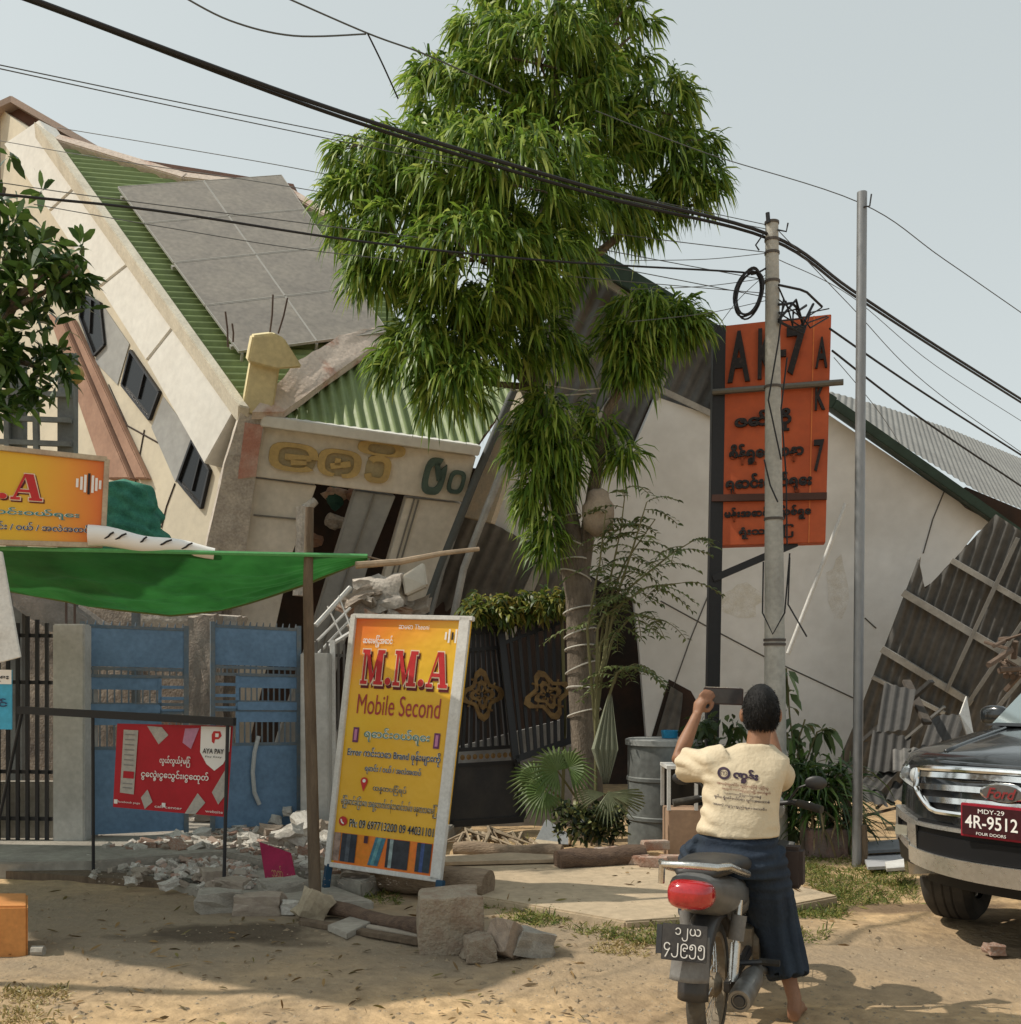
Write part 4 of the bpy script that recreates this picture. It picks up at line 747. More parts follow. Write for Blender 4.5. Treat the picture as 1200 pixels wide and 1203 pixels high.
M_brick = mat('broken_brick', (.36, .20, .14), (.42, .35, .29), rough=.95, scale=7, bump=.6); M_pale = mat('pale_rubble', (.70, .665, .60), (.54, .50, .44), rough=.95, scale=6, bump=.6); M_mort = mat('mortar_rubble', (.42, .35, .28), (.33, .27, .22), rough=.95, scale=6, bump=.6)
def heap(r):
    x = r.uniform(100, 345); Y = r.uniform(11.1, 12.6); return Vector(((x - CX) / F * Y, Y, r.uniform(.1, 1.35) * r.random() + .05)), (r.uniform(.15, .6), r.uniform(.15, .4), r.uniform(.08, .25))
lumps(36, heap, [M_pale, M_mort, M_brick, M_broken], 11, 'broken wall piece in the wreckage behind the blue gate', 'rubble', 'wreckage behind the gate')
def rub(r):
    while True:
        x = r.uniform(105, 420) if r.random() < .6 else r.uniform(105, 265); y = r.uniform(968, 1044); p = G(x, y, .12)
        yl = 998 + (x - 262) * .225
        if x < 262: yl = 998
        if y < yl and y > 1003 - (x - 95) * .155: break
    s = r.uniform(.03, .11) * (1.5 if r.random() < .12 else 1); return Vector((p.x, p.y, .11 + s * .25)), (s * r.uniform(1.1, 2.2), s * r.uniform(.8, 1.3), s * r.uniform(.4, .8))
lumps(160, rub, [M_pale, M_pale, M_mort, M_brick], 21, 'small broken brick and concrete piece in the rubble before the blue gate', 'rubble', 'rubble before the blue gate')
def rub2(r):
    x = r.uniform(300, 400); y = r.uniform(962, 1010); p = G(x, y, .12); s = r.uniform(.05, .15); return Vector((p.x, p.y, .12 + .22 * r.random() * (1 - abs(x - 350) / 60))), (s * 1.6, s, s * .8)
lumps(36, rub2, [M_pale, M_pale, M_mort], 31, 'pale broken wall piece in the sunlit pile right of the gate', 'rubble', 'sunlit rubble pile right of the gate')
def rub3(r):
    x = r.uniform(100, 262); y = r.uniform(1012, 1036) + (x - 100) * .06; p = G(x, y, .05); s = r.uniform(.03, .08); return Vector((p.x, p.y, .055 + s * .2)), (s * 1.8, s, s * .8)
lumps(26, rub3, [M_pale, M_mort, M_concrete], 41, 'small grey rubble piece along the kerb under the red banner', 'rubble', 'rubble along the kerb')
# fine gravel and pebbles
def scatter(n, fn, name, m, seed, smin, smax):
    r = random.Random(seed); q = MB()
    for i in range(n):
        p = fn(r); s = r.uniform(smin, smax); a = r.uniform(0, 3); ca, sa = math.cos(a) * s, math.sin(a) * s; h = s * r.uniform(.3, .55)
        q.add([p + Vector((ca, sa, 0)), p + Vector((-sa * .8, ca * .8, 0)), p + Vector((-ca, -sa, 0)), p + Vector((sa * .7, -ca * .7, 0)), p + Vector((r.uniform(-.3, .3) * s, r.uniform(-.3, .3) * s, h))], [(0, 1, 4), (1, 2, 4), (2, 3, 4), (3, 0, 4)])
    return q.build(name, m, fix=True)
def gfn(x0, x1, y0, y1, z=None):
    def f(r): p = G(r.uniform(x0, x1), y0 + (y1 - y0) * r.random()); p.z = (ground_h(p.x, p.y) if z is None else z) - .002; return p
    return f
tag(scatter(2200, gfn(560, 1200, 1068, 1203), 'gravel', mat('gravel', (.36, .29, .2), (.22, .18, .13), rough=.95, scale=25), 5, .004, .014), kind='stuff')
tag(scatter(900, gfn(0, 560, 1060, 1203), 'gravel', MATS['gravel'], 6, .004, .013), kind='stuff')
tag(scatter(900, lambda r: (lambda p: Vector((p.x, p.y, .122)))(G(r.uniform(110, 480), r.uniform(975, 1040), .12)), 'rubble_grit', M_mort, 8, .004, .012), kind='stuff')
tag(scatter(500, gfn(530, 960, 1006, 1076, .05), 'driveway_grit', MATS['gravel'], 9, .004, .012), kind='stuff')
# ---- iron stand with the red payment banner
sd = thing('banner_stand', 'thin black iron stand holding up the red banner', 'stand', (-3, 8.5, 0))
c0, c1 = P(22, 834, 8.75), P(276, 848, 8.15)
MB().beam(c0, c1, .045, .06).build('top_rail', M_black, sd)
for t, (gx, gy) in ((.36, (110, 1032)), (.97, (263, 1047)), (0.02, (-15, 1025))): top = c0.lerp(c1, t); bt = G(gx, gy, .0); bt.z = -.03; MB().tube([bt, top], .014, 8).build('leg', M_black, sd)
RB = Face(P(138, 850, 8.52), P(274, 853, 8.22), P(267, 960, 8.22), P(133, 948, 8.52))
rb = thing('red_banner', 'red payment banner with white notes and shield hung on the iron stand', 'banner', (-3, 8.4, 1))
q = MB(); q.grid(lambda u, v: RB.at(u, v, .002 * math.sin(u * 5)), 24, 16); M_rb = mat('red_vinyl', (.46, .012, .025), (.40, .01, .02), rough=.45, fine=.05)
sh = q.build('sheet', M_rb, rb, smooth='all', fix=False)
rp = lambda p: p; RW = lambda u, v, d: RB.at(u, v, .002 * math.sin(u * 5) + d)
def rpoly(pts, m, nm, d=.004): MB().poly([RW(u, v, d) for u, v in pts]).build(nm, m, rb, fix=False)
M_note = mat('note_paper', (.48, .45, .40), (.38, .36, .33), rough=.6, scale=25)
rpoly([(.065, .07), (.195, .075), (.185, .83), (.06, .82)], M_note, 'phone_picture', .006); rpoly([(.085, .56), (.18, .562), (.18, .645), (.083, .643)], M_rb, 'picture_panel', .010)
for v in (.12, .18, .24, .30, .36, .42, .48, .70, .75): rpoly([(.085, v), (.17, v + .002), (.17, v + .014), (.085, v + .012)], mat('note_line', (.25, .24, .23)), 'picture_line', .011)
for q_ in ([(.27, .02), (.40, .03), (.46, .12), (.38, .23)], [(.60, .04), (.72, .03), (.66, .27), (.585, .20)], [(.25, .86), (.305, .76), (.355, .90), (.29, .99)], [(.64, 1.0), (.74, .76), (.81, .86), (.73, 1.0)], [(.86, .74), (.985, .42), (.985, .74), (.92, .87)]): rpoly(q_, M_note if q_[0][0] != .60 else mat('note_pink', (.5, .25, .36)), 'note_picture', .005)
rpoly([(.735, .01), (.985, .01), (.985, .28), (.94, .42), (.87, .50), (.80, .43), (.74, .30)], M_wht, 'shield', .006)
rpoly([(.845, .06), (.90, .06), (.915, .11), (.89, .15), (.862, .15), (.855, .20), (.835, .18), (.83, .10)], M_red, 'shield_mark', .009); rpoly([(.862, .085), (.89, .085), (.89, .125), (.862, .125)], M_wht, 'shield_mark_hole', .011)
RT = lambda box, s, m, bold=.02, d=.009: text_on(RB, box, s, m, rb, 'lettering', d=d + .004, bold=bold)
RT((.765, .255, .945, .31), 'AYA PAY', M_ink); RT((.79, .335, .93, .36), 'Pay Easy', M_ink, 0)
RT((.40, .355, .665, .48), 'လွယ်လွယ်နဲ့မြန်', M_wht); RT((.245, .52, .83, .655), 'ငွေလွှဲ၊ငွေသွင်း၊ငွေထုတ်', M_wht)
RT((.05, .915, .25, .945), 'facebook page', M_wht, 0); RT((.38, .93, .62, .96), 'call center', M_wht, 0); RT((.82, .935, .97, .965), 'website', M_wht, 0)
for u, v in ((.028, .93), (.455, .925)): rpoly([(u - .016 + 0, v - .025), (u + .016, v - .025), (u + .016, v + .025), (u - .016, v + .025)], M_wht, 'badge', .008)
# ---- things at the left edge
tag(MB().prism([P(-30, 640, 6.2), P(2, 648, 6.2), P(24, 772, 6.1), P(-30, 786, 6.1)], Vector((0, .02, 0))).build('white_board', M_wframe, bevel=.003), 'plain white board hanging at the left edge under the awning', 'board')
bs = thing('blue_sign', 'small light blue sign at the left edge below the white board', 'sign', (-3.1, 6.4, 1.4))
BS = Face(P(-60, 786, 6.4), P(14, 787, 6.4), P(14, 857, 6.4), P(-60, 856, 6.4)); MB().prism(BS.rect(0, 0, 1, 1), BS.n * -.01).build('sheet', mat('sky_blue', (.06, .36, .55), rough=.5), bs)
MB().poly(BS.rect(0, 0, 1, .24, .003)).build('white_band', M_wht, bs, fix=False); text_on(BS, (.45, .06, .96, .2), 'ဝယ်ရေး', M_ink, bs, d=.006, bold=.03); text_on(BS, (.5, .48, .94, .68), 'ဆိုင်', M_navy, bs, d=.006, bold=.03)
q = MB(); a_ = G(-60, 1128); q.prism([G(-60, 1128, -.02), G(33, 1127, -.02), G(33, 1108, -.02) , G(-60, 1108, -.02)], Vector((0, 0, .31))); tag(q.build('orange_block', mat('orange_paint', (.56, .245, .075), (.48, .2, .06), rough=.8, scale=4), bevel=.012), 'orange painted concrete block at the lower left edge', 'block')
q = MB(); q.tube([G(38, 1117, .03), G(52, 1117, .03)], .03, 8); tag(q.build('stone', M_concrete, smooth=True), 'small grey stone beside the orange painted block', 'stone')
q = MB(); q.prism([G(-60, 1020, -.03), G(250, 1046, -.03), G(250, 1052, -.03), G(-60, 1030, -.03)], Vector((0, 0, .08))); tag(q.build('timber_plank', M_wood), 'long dark plank lying along the kerb at left', 'plank')
pk = thing('pink_sign', 'crimson sign sheet leaning against the kerb below the gate', 'sign', (-1.8, 8.3, .1)); PF = Face(P(305, 989, 8.45), P(342, 1002, 8.3), P(349, 1036, 8.15), P(312, 1034, 8.2))
MB().prism(PF.rect(0, 0, 1, 1), PF.n * -.008).build('sheet', mat('crimson', (.30, .012, .06), (.24, .01, .05), rough=.5), pk); text_on(PF, (.25, .55, .6, .9), 'ဘဏ်', mat('dull_gold', (.4, .2, .1)), pk, d=.004)
# ---- stones, block, logs and boards in front
def stone(px, py, w_, h_, d_, m, lab, seed, rz=0, tilt=0, name='stone', cat='stone', q=1.0):
    me = chunk_mesh(seed, q); me.materials.append(m); o = bpy.data.objects.new(name, me); COL.objects.link(o); g = G(px, py); o.location = (g.x, g.y + d_ * .4, h_ * .42 + g.z); o.scale = (w_, d_, h_); o.rotation_euler = (0, tilt, rz)
    bv = o.modifiers.new('b', 'BEVEL'); bv.width = .03; bv.segments = 2; bv.limit_method = 'ANGLE'; return tag(o, lab, cat)
stone(527, 1118, .37, .36, .32, mat('old_block', (.34, .285, .215), (.27, .20, .145), rough=.95, scale=5, bump=.8, bscale=18), 'big square weathered concrete block in front of the tall banner', 101, .15, 0, 'concrete_block', 'block', .55)
stone(562, 1127, .16, .13, .16, MATS['old_block'], 'small round stone right beside the big block', 102, .3); stone(596, 1124, .19, .18, .17, mat('pinkish_stone', (.40, .31, .235), (.3, .24, .19), rough=.95, scale=5, bump=.6), 'pinkish rough stone in the middle of three by the block', 103, .9, .5); stone(628, 1124, .23, .15, .17, M_concrete, 'flat grey stone at the right end by the block', 104, .2, .25)
stone(367, 1082, .20, .2, .17, mat('yellow_stone', (.43, .36, .255), (.34, .28, .2), rough=.95, scale=6, bump=.5), 'yellowish tilted stone at the foot of the wooden pole', 105, .4, .5); stone(258, 1072, .28, .14, .2, M_concrete, 'grey stone at left end of the row under the red banner', 106, .2); stone(301, 1075, .32, .14, .2, M_mort, 'long brown stone in the row under the red banner', 107, .1); stone(272, 1052, .26, .12, .2, M_mort, 'flat stone behind the row under the red banner', 108, -.3); stone(340, 1074, .12, .09, .1, M_pale, 'small pale stone next to the yellowish tilted stone', 109); stone(330, 1056, .3, .14, .2, M_concrete, 'grey stone behind the yellowish tilted stone', 110, .5)
stone(248, 1045, .2, .16, .16, M_mort, 'square brick lump at the foot of the stand leg', 111, .3); stone(1180 - 8, 1122, .1, .06, .1, M_brick, 'small reddish stone on the dirt below the car', 112); stone(655, 1039, .05, .04, .05, M_pale, 'tiny pale stone lying on the driveway slab', 113)
M_log = mat('log_bark', (.30, .225, .155), (.20, .145, .10), rough=.95, scale=3, bump=.9, bscale=16, stretch=(1, 5, 5)); M_logd = mat('dark_log', (.15, .10, .07), (.09, .06, .045), rough=.95, scale=4, bump=.8, bscale=20, stretch=(1, 5, 5))
def log(a, c, r0, r1, m, lab, name='log', cat='log', wob=.2):
    n_ = 18; pts = []; rr = []
    for i in range(n_ + 1): t = i / n_; p = a.lerp(c, t); p.z += .01 * math.sin(t * 9); pts.append(p); rr.append((r0 + (r1 - r0) * t) * (1 + wob * .4 * noise.noise(Vector((t * 8, r0 * 30, 0)))))
    q = MB(); q.tube(pts, rr, 14); ax = (c - a).normalized(); vs = []
    for v in q.v: v = Vector(v); t = (v - a).dot(ax); ctr = a + ax * t; vs.append(tuple(ctr + (v - ctr) * (1 + wob * .5 * noise.noise(v * 9))))
    q.v = vs; return tag(q.build(name, m, smooth=True), lab, cat)
log(G(374, 1022, .1), G(574, 1041, .1), .095, .115, M_log, 'thick pale log lying behind the feet of the tall banner'); log(G(385, 1066, .05), G(506, 1094, .05), .05, .055, M_logd, 'thin dark log lying in front of the tall banner')
log(G(655, 1012, .1), G(755, 1006, .1), .09, .10, M_logd, 'dark brown log lying beside the fan palm'); log(G(535, 998, .08), G(660, 1004, .08), .07, .08, M_log, 'half hidden pale log behind the driveway boards')
for pts, h, m_, lab in (([(385, 1094), (425, 1078), (448, 1084), (408, 1104)], .04, M_concrete, 'grey flat board lying left of the big block'), ([(352, 1082), (500, 1108), (500, 1113), (352, 1087)], .03, M_wood, 'long thin dark lath lying on the dirt before the banner'), ([(430, 1090), (502, 1103), (502, 1107), (430, 1094)], .03, mat('pale_lath', (.36, .31, .25), rough=.9), 'short pale lath pointing at the big block'), ([(440, 1078), (505, 1092), (505, 1095), (440, 1081)], .03, MATS['pale_lath'], 'thin pale lath next to the thin dark log')):
    q = MB(); q.prism([G(x, y, 0) for x, y in pts], Vector((0, 0, h))); tag(q.build('lath', m_, bevel=.004), lab, 'board')
q = MB(); q.prism([G(522, 1010, .06), G(640, 1003, .06), G(676, 1013, .06), G(522, 1017, .06)], Vector((0, 0, .03))); tag(q.build('plywood_board', mat('plywood', (.46, .36, .25), (.38, .3, .21), rough=.9, scale=3), bevel=.003), 'flat pale plywood board lying on the driveway slab', 'board')
q = MB(); q.prism([P(614, 1004, 9.9), P(630, 986, 10.1), P(658, 989, 10.1), P(642, 1004, 9.9)], Vector((0, .02, -.01))); tag(q.build('plywood_board', mat('pale_plywood', (.58, .49, .36), rough=.9)), 'small pale board propped on the dark log', 'board')
q = MB(); q.prism([P(628, 990, 10.3), P(642, 962, 10.5), P(668, 980, 10.4), P(668, 992, 10.3)], Vector((0, .02, 0))); tag(q.build('zinc_offcut', mat('zinc_offcut', (.30, .32, .33), rough=.6)), 'grey triangular metal offcut below the fan palm', 'offcut')
q = MB(); r = random.Random(4)
for k in range(26): x = r.uniform(540, 612); q.tube([G(x, 992 + r.uniform(-4, 6), .05), P(x + r.uniform(-14, 14), 972 + abs(x - 578) * .35 + r.uniform(-6, 8), 10.2), G(x + r.uniform(-45, 45), 990 + r.uniform(-4, 8), .06)], [.012, .022, .006], 5)
tag(q.build('palm_litter', mat('dry_palm', (.38, .31, .215), (.26, .2, .14), rough=.9, scale=6)), 'heap of dry palm leaves at the foot of the black gate', 'leaves')
for i, (px, py, c_) in enumerate(((746, 1015, 0), (768, 1018, 1), (792, 1016, 0), (770, 1006, 1), (715, 1006, 0))):
    g = G(px, py, .05); tag(MB().box((g.x, g.y, .05 + (.10 if i == 3 else .04)), (.24, .12, .08), Matrix.Rotation(.2 * (i - 2), 3, 'Z')).build('brick', M_brick, bevel=.008), ('reddish brick at the left end of the row by the tank', 'reddish brick in the middle of the row by the tank', 'reddish brick at the right end of the row by the tank', 'brick lying on top of the row by the tank', 'single brick on the ground beside the dark log')[i], 'brick')
# ---- tank and glass case
M_tank = mat('galvanised_tank', (.20, .215, .205), (.13, .135, .13), rough=.6, metal=.3, scale=2.2, fine=.2)
tk = thing('water_tank', 'grey galvanised water tank behind the man', 'tank', (1.6, 10, 0)); a_, c_ = P(742, 873, 10.1), P(828, 873, 10.1)
rt = (c_.x - a_.x) / 2; MB().lathe(((a_.x + c_.x) / 2, 10.4, 0), (0, 0, 1), [(0, .001), (0, rt), (.25, rt), (.26, rt + .012), (.29, rt + .012), (.30, rt), (a_.z * .62, rt), (a_.z * .63, rt + .012), (a_.z * .66, rt + .012), (a_.z * .67, rt), (a_.z, rt), (a_.z, .001)], 40).build('body', M_tank, tk, smooth=True)
MB().lathe(((a_.x + c_.x) / 2, 10.4, a_.z), (0, 0, 1), [(-.03, rt + .005), (-.03, rt + .025), (.02, rt + .025), (.03, rt), (.035, .001)], 40).build('lid', mat('tank_lid', (.30, .31, .30), rough=.5, metal=.3), tk, smooth=True)
q = P(787, 866, 10.35); tag(MB().lathe((q.x, q.y, a_.z + .036), (0, 0, 1), [(0, .001), (0, .075), (.07, .085), (.075, .08), (.02, .07), (.02, .001)], 18).build('blue_bowl', mat('blue_plastic', (.02, .20, .36), rough=.4), smooth=True), 'small blue plastic bowl on the tank lid', 'bowl')
dc = thing('glass_case', 'glass display case with wooden base behind the man', 'display case', (1.7, 9.6, 0)); a_, c_ = P(786, 903, 9.55), P(850, 903, 9.55); zb = EYE - (952 - CY) / F * 9.55; cx = (a_.x + c_.x) / 2; wx = c_.x - a_.x
MB().box((cx, 9.75, zb / 2), (wx, .4, zb)).build('base', mat('case_wood', (.40, .27, .18), (.33, .22, .15), rough=.8, scale=3), dc, bevel=.006)
for sx, y_ in ((-1, 9.55), (0, 9.55), (1, 9.55), (-1, 9.95), (1, 9.95)): MB().beam((cx + sx * wx / 2, y_, zb), (cx + sx * wx / 2, y_, a_.z), .03, .03).build('post', M_wframe, dc)
MB().box((cx, 9.75, a_.z + .012), (wx + .04, .44, .03)).build('top', M_wframe, dc); MB().box((cx, 9.95, (zb + a_.z) / 2), (wx, .01, a_.z - zb)).build('back_pane', M_glass, dc)
# ---- black ornamental gate
M_brass = mat('brass_ornament', (.24, .15, .06), (.15, .09, .04), rough=.5, metal=.5, scale=12)
def orn_gate(tl, tr, br, bl, Y, lab, nb, panel):
    fc = Face(P(*tl, Y), P(*tr, Y + .25), P(*br, Y), P(*bl, Y - .2)); o = thing('ornamental_gate', lab, 'gate', fc.at(.5, 1), group='black ornamental gate leaves'); fr = MB()
    for k in range(4): u = [(0, 0), (1, 0), (1, 1), (0, 1)]; fr.beam(fc.at(*u[k]), fc.at(*u[(k + 1) % 4]), .07, .06, fc.n)
    for v in ((.10, .62, .70) if panel else (.12,)): fr.beam(fc.at(0, v), fc.at(1, v), .04, .04, fc.n)
    fr.build('frame', M_black, o)
    for k in range(1, nb): MB().beam(fc.at(k / nb, .0), fc.at(k / nb, .62 if panel else 1), .035, .03, fc.n).build('bar', M_black, o)
    if panel:
        MB().prism(fc.rect(.02, .70, .98, .99, .01), fc.n * -.02).build('panel', mat('black_panel', (.03, .03, .032), (.045, .042, .04), rough=.6), o); q = MB()
        for k in range(9): q.lathe(fc.at(.1 + k * .1, .66, .03), fc.n, [(0, .001), (.012, .03), (.018, .012), (.018, .001)], 8)
        q.build('brass_band', M_brass, o)
    q = MB(); u, v = (.42, .34) if panel else (.55, .62); n_ = 24; c = fc.at(u, v, .04); e1 = (fc.at(1, .3) - fc.at(0, .3)).normalized(); e2 = e1.cross(fc.n).normalized()
    for ring, (ro, ri) in enumerate(((.30, .22), (.17, .11))):
        for k in range(n_):
            def pt(a, rr): s_ = .55 + .45 * abs(math.cos(2 * a)) ** 2.2; return c + (e1 * math.cos(a) + e2 * math.sin(a)) * rr * s_ * .95
            a0, a1 = 2 * math.pi * k / n_, 2 * math.pi * (k + 1) / n_; q.prism([pt(a0, ro), pt(a1, ro), pt(a1, ri), pt(a0, ri)], fc.n * .015)
    for k in range(8): a = k * math.pi / 4 + .2; q.tube([c + (e1 * math.cos(a) + e2 * math.sin(a)) * .03, c + (e1 * math.cos(a + .3) + e2 * math.sin(a + .3)) * .13, c + (e1 * math.cos(a) + e2 * math.sin(a)) * .21], .013, 5)
    q.build('ornament', M_brass, o); return o
orn_gate((545, 742), (588, 738), (614, 962), (528, 968), 11.2, 'left leaf of the black ornamental gate beside the tall banner', 8, True)
orn_gate((588, 738), (680, 704), (676, 868), (606, 892), 11.35, 'right leaf of the black ornamental gate hanging askew by the trunk', 9, False)
q = MB(); q.prism([P(528, 880, 11.9), P(680, 840, 12), P(690, 985, 11.9), P(528, 985, 11.8)], Vector((0, .08, 0))); tag(q.build('yard_wall', mat('grey_yard_wall', (.30, .29, .275), (.2, .19, .18), rough=.9, scale=2)), 'low grey wall seen through the black ornamental gate', 'wall')
# ---- wreckage near the fallen roof
r = random.Random(12)
for i, (x0, y0, x1, y1, w_) in enumerate(((1015, 870, 1095, 800, .12), (1065, 800, 1090, 850, .12), (1020, 905, 1110, 830, .06), (990, 900, 1050, 945, .08), (1030, 950, 1110, 870, .05), (1000, 935, 1070, 880, .05), (1090, 850, 1160, 905, .07), (1010, 960, 1090, 940, .06))):
    tag(MB().beam(P(x0, y0, 12.2), P(x1, y1, 11.6), w_ * .8, .02 + w_ * .2).build('broken_batten', [M_dzinc, mat('dark_splinter', (.10, .085, .07), (.06, .05, .045), rough=.9), MATS['dull_steel']][i % 3], bevel=.004), ('broken grey batten', 'dark splintered beam', 'pale twisted strip')[i % 3] + ' in the wreckage ' + ('left of the car headlight', 'above the car bonnet corner', 'behind the steel pole foot', 'nearest the yucca plants', 'low beside the car bumper', 'just right of the steel pole', 'right behind the car bonnet', 'lowest at the pole foot')[i], 'debris')
tag(MB().prism([P(1072, 905, 12), P(1098, 862, 12.2), P(1106, 866, 12.2), P(1080, 912, 12)], Vector((0, .03, 0))).build('white_strip', M_wframe), 'bright torn strip in the wreckage above the headlight', 'debris')
tag(MB().prism([P(1128, 840, 11.6), P(1136, 818, 11.8), P(1144, 862, 11.6), P(1138, 868, 11.6)], Vector((0, .03, 0))).build('white_strip', M_wframe), 'small white torn panel beside the windscreen corner', 'debris')
for i, (pts, z) in enumerate((([(1014, 1008), (1062, 1004), (1066, 1020), (1020, 1022)], .03), ([(1020, 992), (1066, 988), (1070, 1000), (1016, 1003)], .08), ([(1040, 1016), (1064, 1012), (1068, 1022), (1042, 1024)], .12))):
    tag(MB().prism([G(x, y, z) for x, y in pts], Vector((0, .0, .025))).build('zinc_sheet', [mat('pale_sheet', (.42, .42, .43), rough=.5), mat('blue_grey_sheet', (.2, .215, .23), rough=.5), M_wframe][i]), ('pale metal sheet', 'blue grey metal sheet', 'small white sheet')[i] + ' lying on the ground beside the steel pole', 'sheet')
for k in range(22): x, y = r.uniform(1178, 1250), r.uniform(735, 800); tag(MB().tube([P(x, y, 12.4), P(x + r.uniform(-40, 40), y + r.uniform(-22, 22), 12 + r.random())], r.uniform(.015, .04), 5).build('splintered_timber', mat('brown_timber', (.17, .12, .09), (.11, .08, .06), rough=.9, scale=5)), 'splintered brown timber in the heap above the car roof', 'timber', 'timber heap above the car')
q = MB(); a_, c_ = G(952, 1008), G(1002, 1010); q.box(((a_.x + c_.x) / 2, a_.y + .1, .12), (c_.x - a_.x, .15, .26)); tag(q.build('planter_wall', mat('dusty_brick', (.24, .15, .125), (.2, .17, .15), rough=.95, scale=5, bump=.5), bevel=.01), 'low dusty red planter wall under the yucca plants', 'wall')
tag(rough_strip([P(414, 684, 12.4), P(470, 676, 12.4), P(474, 712, 12.3), P(418, 722, 12.3)], Vector((0, .4, .05)), .09, 5).build('concrete_lump', M_broken, smooth=True), 'pale broken concrete lump above the top of the tall banner', 'rubble')
tag(MB().prism([P(472, 676, 12.4), P(498, 660, 12.6), P(502, 688, 12.5), P(476, 700, 12.4)], Vector((0, .25, 0))).build('wall_fragment', M_facade, bevel=.02), 'flat wall fragment beside the broken lump above the banner', 'rubble')
def rub4(r): x = r.uniform(400, 520); Y = r.uniform(12.2, 13); y = r.uniform(690, 760) + abs(x - 450) * .3; return P(x, y, Y), (r.uniform(.12, .35), .25, r.uniform(.06, .16))
lumps(20, rub4, [M_broken, M_mort, M_pink], 77, 'broken wall piece heaped up behind the tall banner', 'rubble', 'heap behind the tall banner')

r = random.Random(44)
for i in range(9):
    x, y = r.uniform(1000, 1120), r.uniform(850, 960); w_, h_ = r.uniform(20, 46), r.uniform(22, 60); sk = r.uniform(-10, 34); Y = r.uniform(11.4, 12.3)
    pts = [P(x + sk, y - h_, Y + .3), P(x + sk + w_, y - h_ + r.uniform(-6, 14), Y + .1), P(x + w_, y, Y - .15), P(x, y + r.uniform(-4, 8), Y)]; n_ = (pts[1] - pts[0]).cross(pts[3] - pts[0]).normalized(); pts[2] -= n_ * (pts[2] - pts[0]).dot(n_)
    q = MB(); q.corr(pts, pts[3] - pts[0], .10, .015); tag(q.build('torn_sheet', M_dzinc if i % 3 else M_sheet, smooth='all'), 'torn grey corrugated scrap in the wreckage between steel pole and car', 'metal scrap', 'torn corrugated scraps')
V = []; Fc = []; rng = np.random.RandomState(61); B = []
for k in range(420):
    x, y = (rng.uniform(0, 700), rng.uniform(1048, 1203)) if k < 260 else (rng.uniform(540, 1060), rng.uniform(1000, 1120)); g = G(x, y); B.append((g.x, g.y, ground_h(g.x, g.y) + (.055 if 540 < x < 960 and 1006 < y < 1070 else .006)))
B = np.array(B); d = rng.normal(size=(len(B), 3)); d[:, 2] = np.abs(d[:, 2]) * .15; leaf_mesh(V, Fc, B, d, rng.uniform(.03, .11, len(B)), rng.uniform(.008, .022, len(B)), rng.uniform(-.1, .1, len(B)), rng)
tag(leaf_build(V, Fc, 'leaf_litter', leaf_mat('dry_leaf', [S(110, 84, 52), S(146, 118, 76), S(84, 66, 44), S(120, 112, 62)], .1, .8), None), kind='stuff')
tag(scatter(420, gfn(0, 720, 1050, 1203), 'dirt_clods', mat('dirt_clod', (.30, .23, .15), (.2, .155, .105), rough=.95, scale=12, bump=.6), 71, .012, .032), kind='stuff')
tag(scatter(260, gfn(640, 1200, 1085, 1203), 'dirt_clods', MATS['dirt_clod'], 72, .010, .03), kind='stuff')

# small chips and broken bricks that fill the rubble, too many to count
r = random.Random(90); q = MB()
for i in range(3200):
    if i < 2300: x, y = r.uniform(100, 420), r.uniform(966, 1044); z = .12
    else: x, y = r.uniform(100, 300), r.uniform(1006, 1046) + 0; z = .055
    yl = 996 if x < 262 else 996 + (x - 262) * .225
    if z > .1 and (y > yl or y < 1000 - (x - 95) * .16): continue
    if z < .1 and y > 1012 + (x - 95) * .17: continue
    g = G(x, y, z); s_ = r.uniform(.012, .05) * (1.4 if r.random() < .1 else 1); q.box((g.x, g.y, z + s_ * .3), (s_ * r.uniform(1, 2), s_ * r.uniform(.7, 1.2), s_ * r.uniform(.4, .9)), Matrix.Rotation(r.uniform(0, 3.1), 3, 'Z') @ Matrix.Rotation(r.uniform(-.6, .6), 3, 'X') @ Matrix.Rotation(r.uniform(-.6, .6), 3, 'Y'))
def chips_mat():
    m = leaf_mat('brick_chips', [(.62, .58, .52), (.50, .46, .41), (.36, .32, .27), (.40, .24, .18), (.66, .63, .58)], 0.0, .95); return m
tag(q.build('rubble_chips', chips_mat(), fix=True), kind='stuff')
# ================================================================ TREES AND PLANTS
M_bark = mat('tree_bark', (.21, .17, .13), (.13, .105, .08), rough=.95, scale=4, bump=.9, bscale=24, stretch=(4, 4, 1))
L_main = leaf_mat('mango_leaf', [S(62, 88, 34), S(88, 118, 44), S(116, 146, 54), S(142, 166, 66), S(176, 186, 96)], .42, .42)
tree = thing('tall_tree', 'tall green tree with long drooping leaves and a wire wrapped trunk', 'tree', (.78, 10.8, 0))
TY = 10.8
tp = [(694, 1000), (690, 900), (684, 790), (680, 700), (668, 630), (655, 560), (640, 505), (625, 455), (628, 380), (640, 280), (650, 160), (655, 40), (655, -60)]
rr = [.17, .15, .142, .138, .135, .122, .112, .115, .1, .085, .06, .04, .02]
pts = [P(x, y, TY) for x, y in tp]; pts[0].z = -.08
tk_ = MB().tube(pts, rr, 16); vs = []
for v in tk_.v: v = Vector(v); vs.append(tuple(v + Vector((noise.noise(v * 3), noise.noise(v * 3 + Vector((9, 0, 0))), 0)) * .03))
tk_.v = vs; trunk = tk_.build('trunk', M_bark, tree, smooth=True)
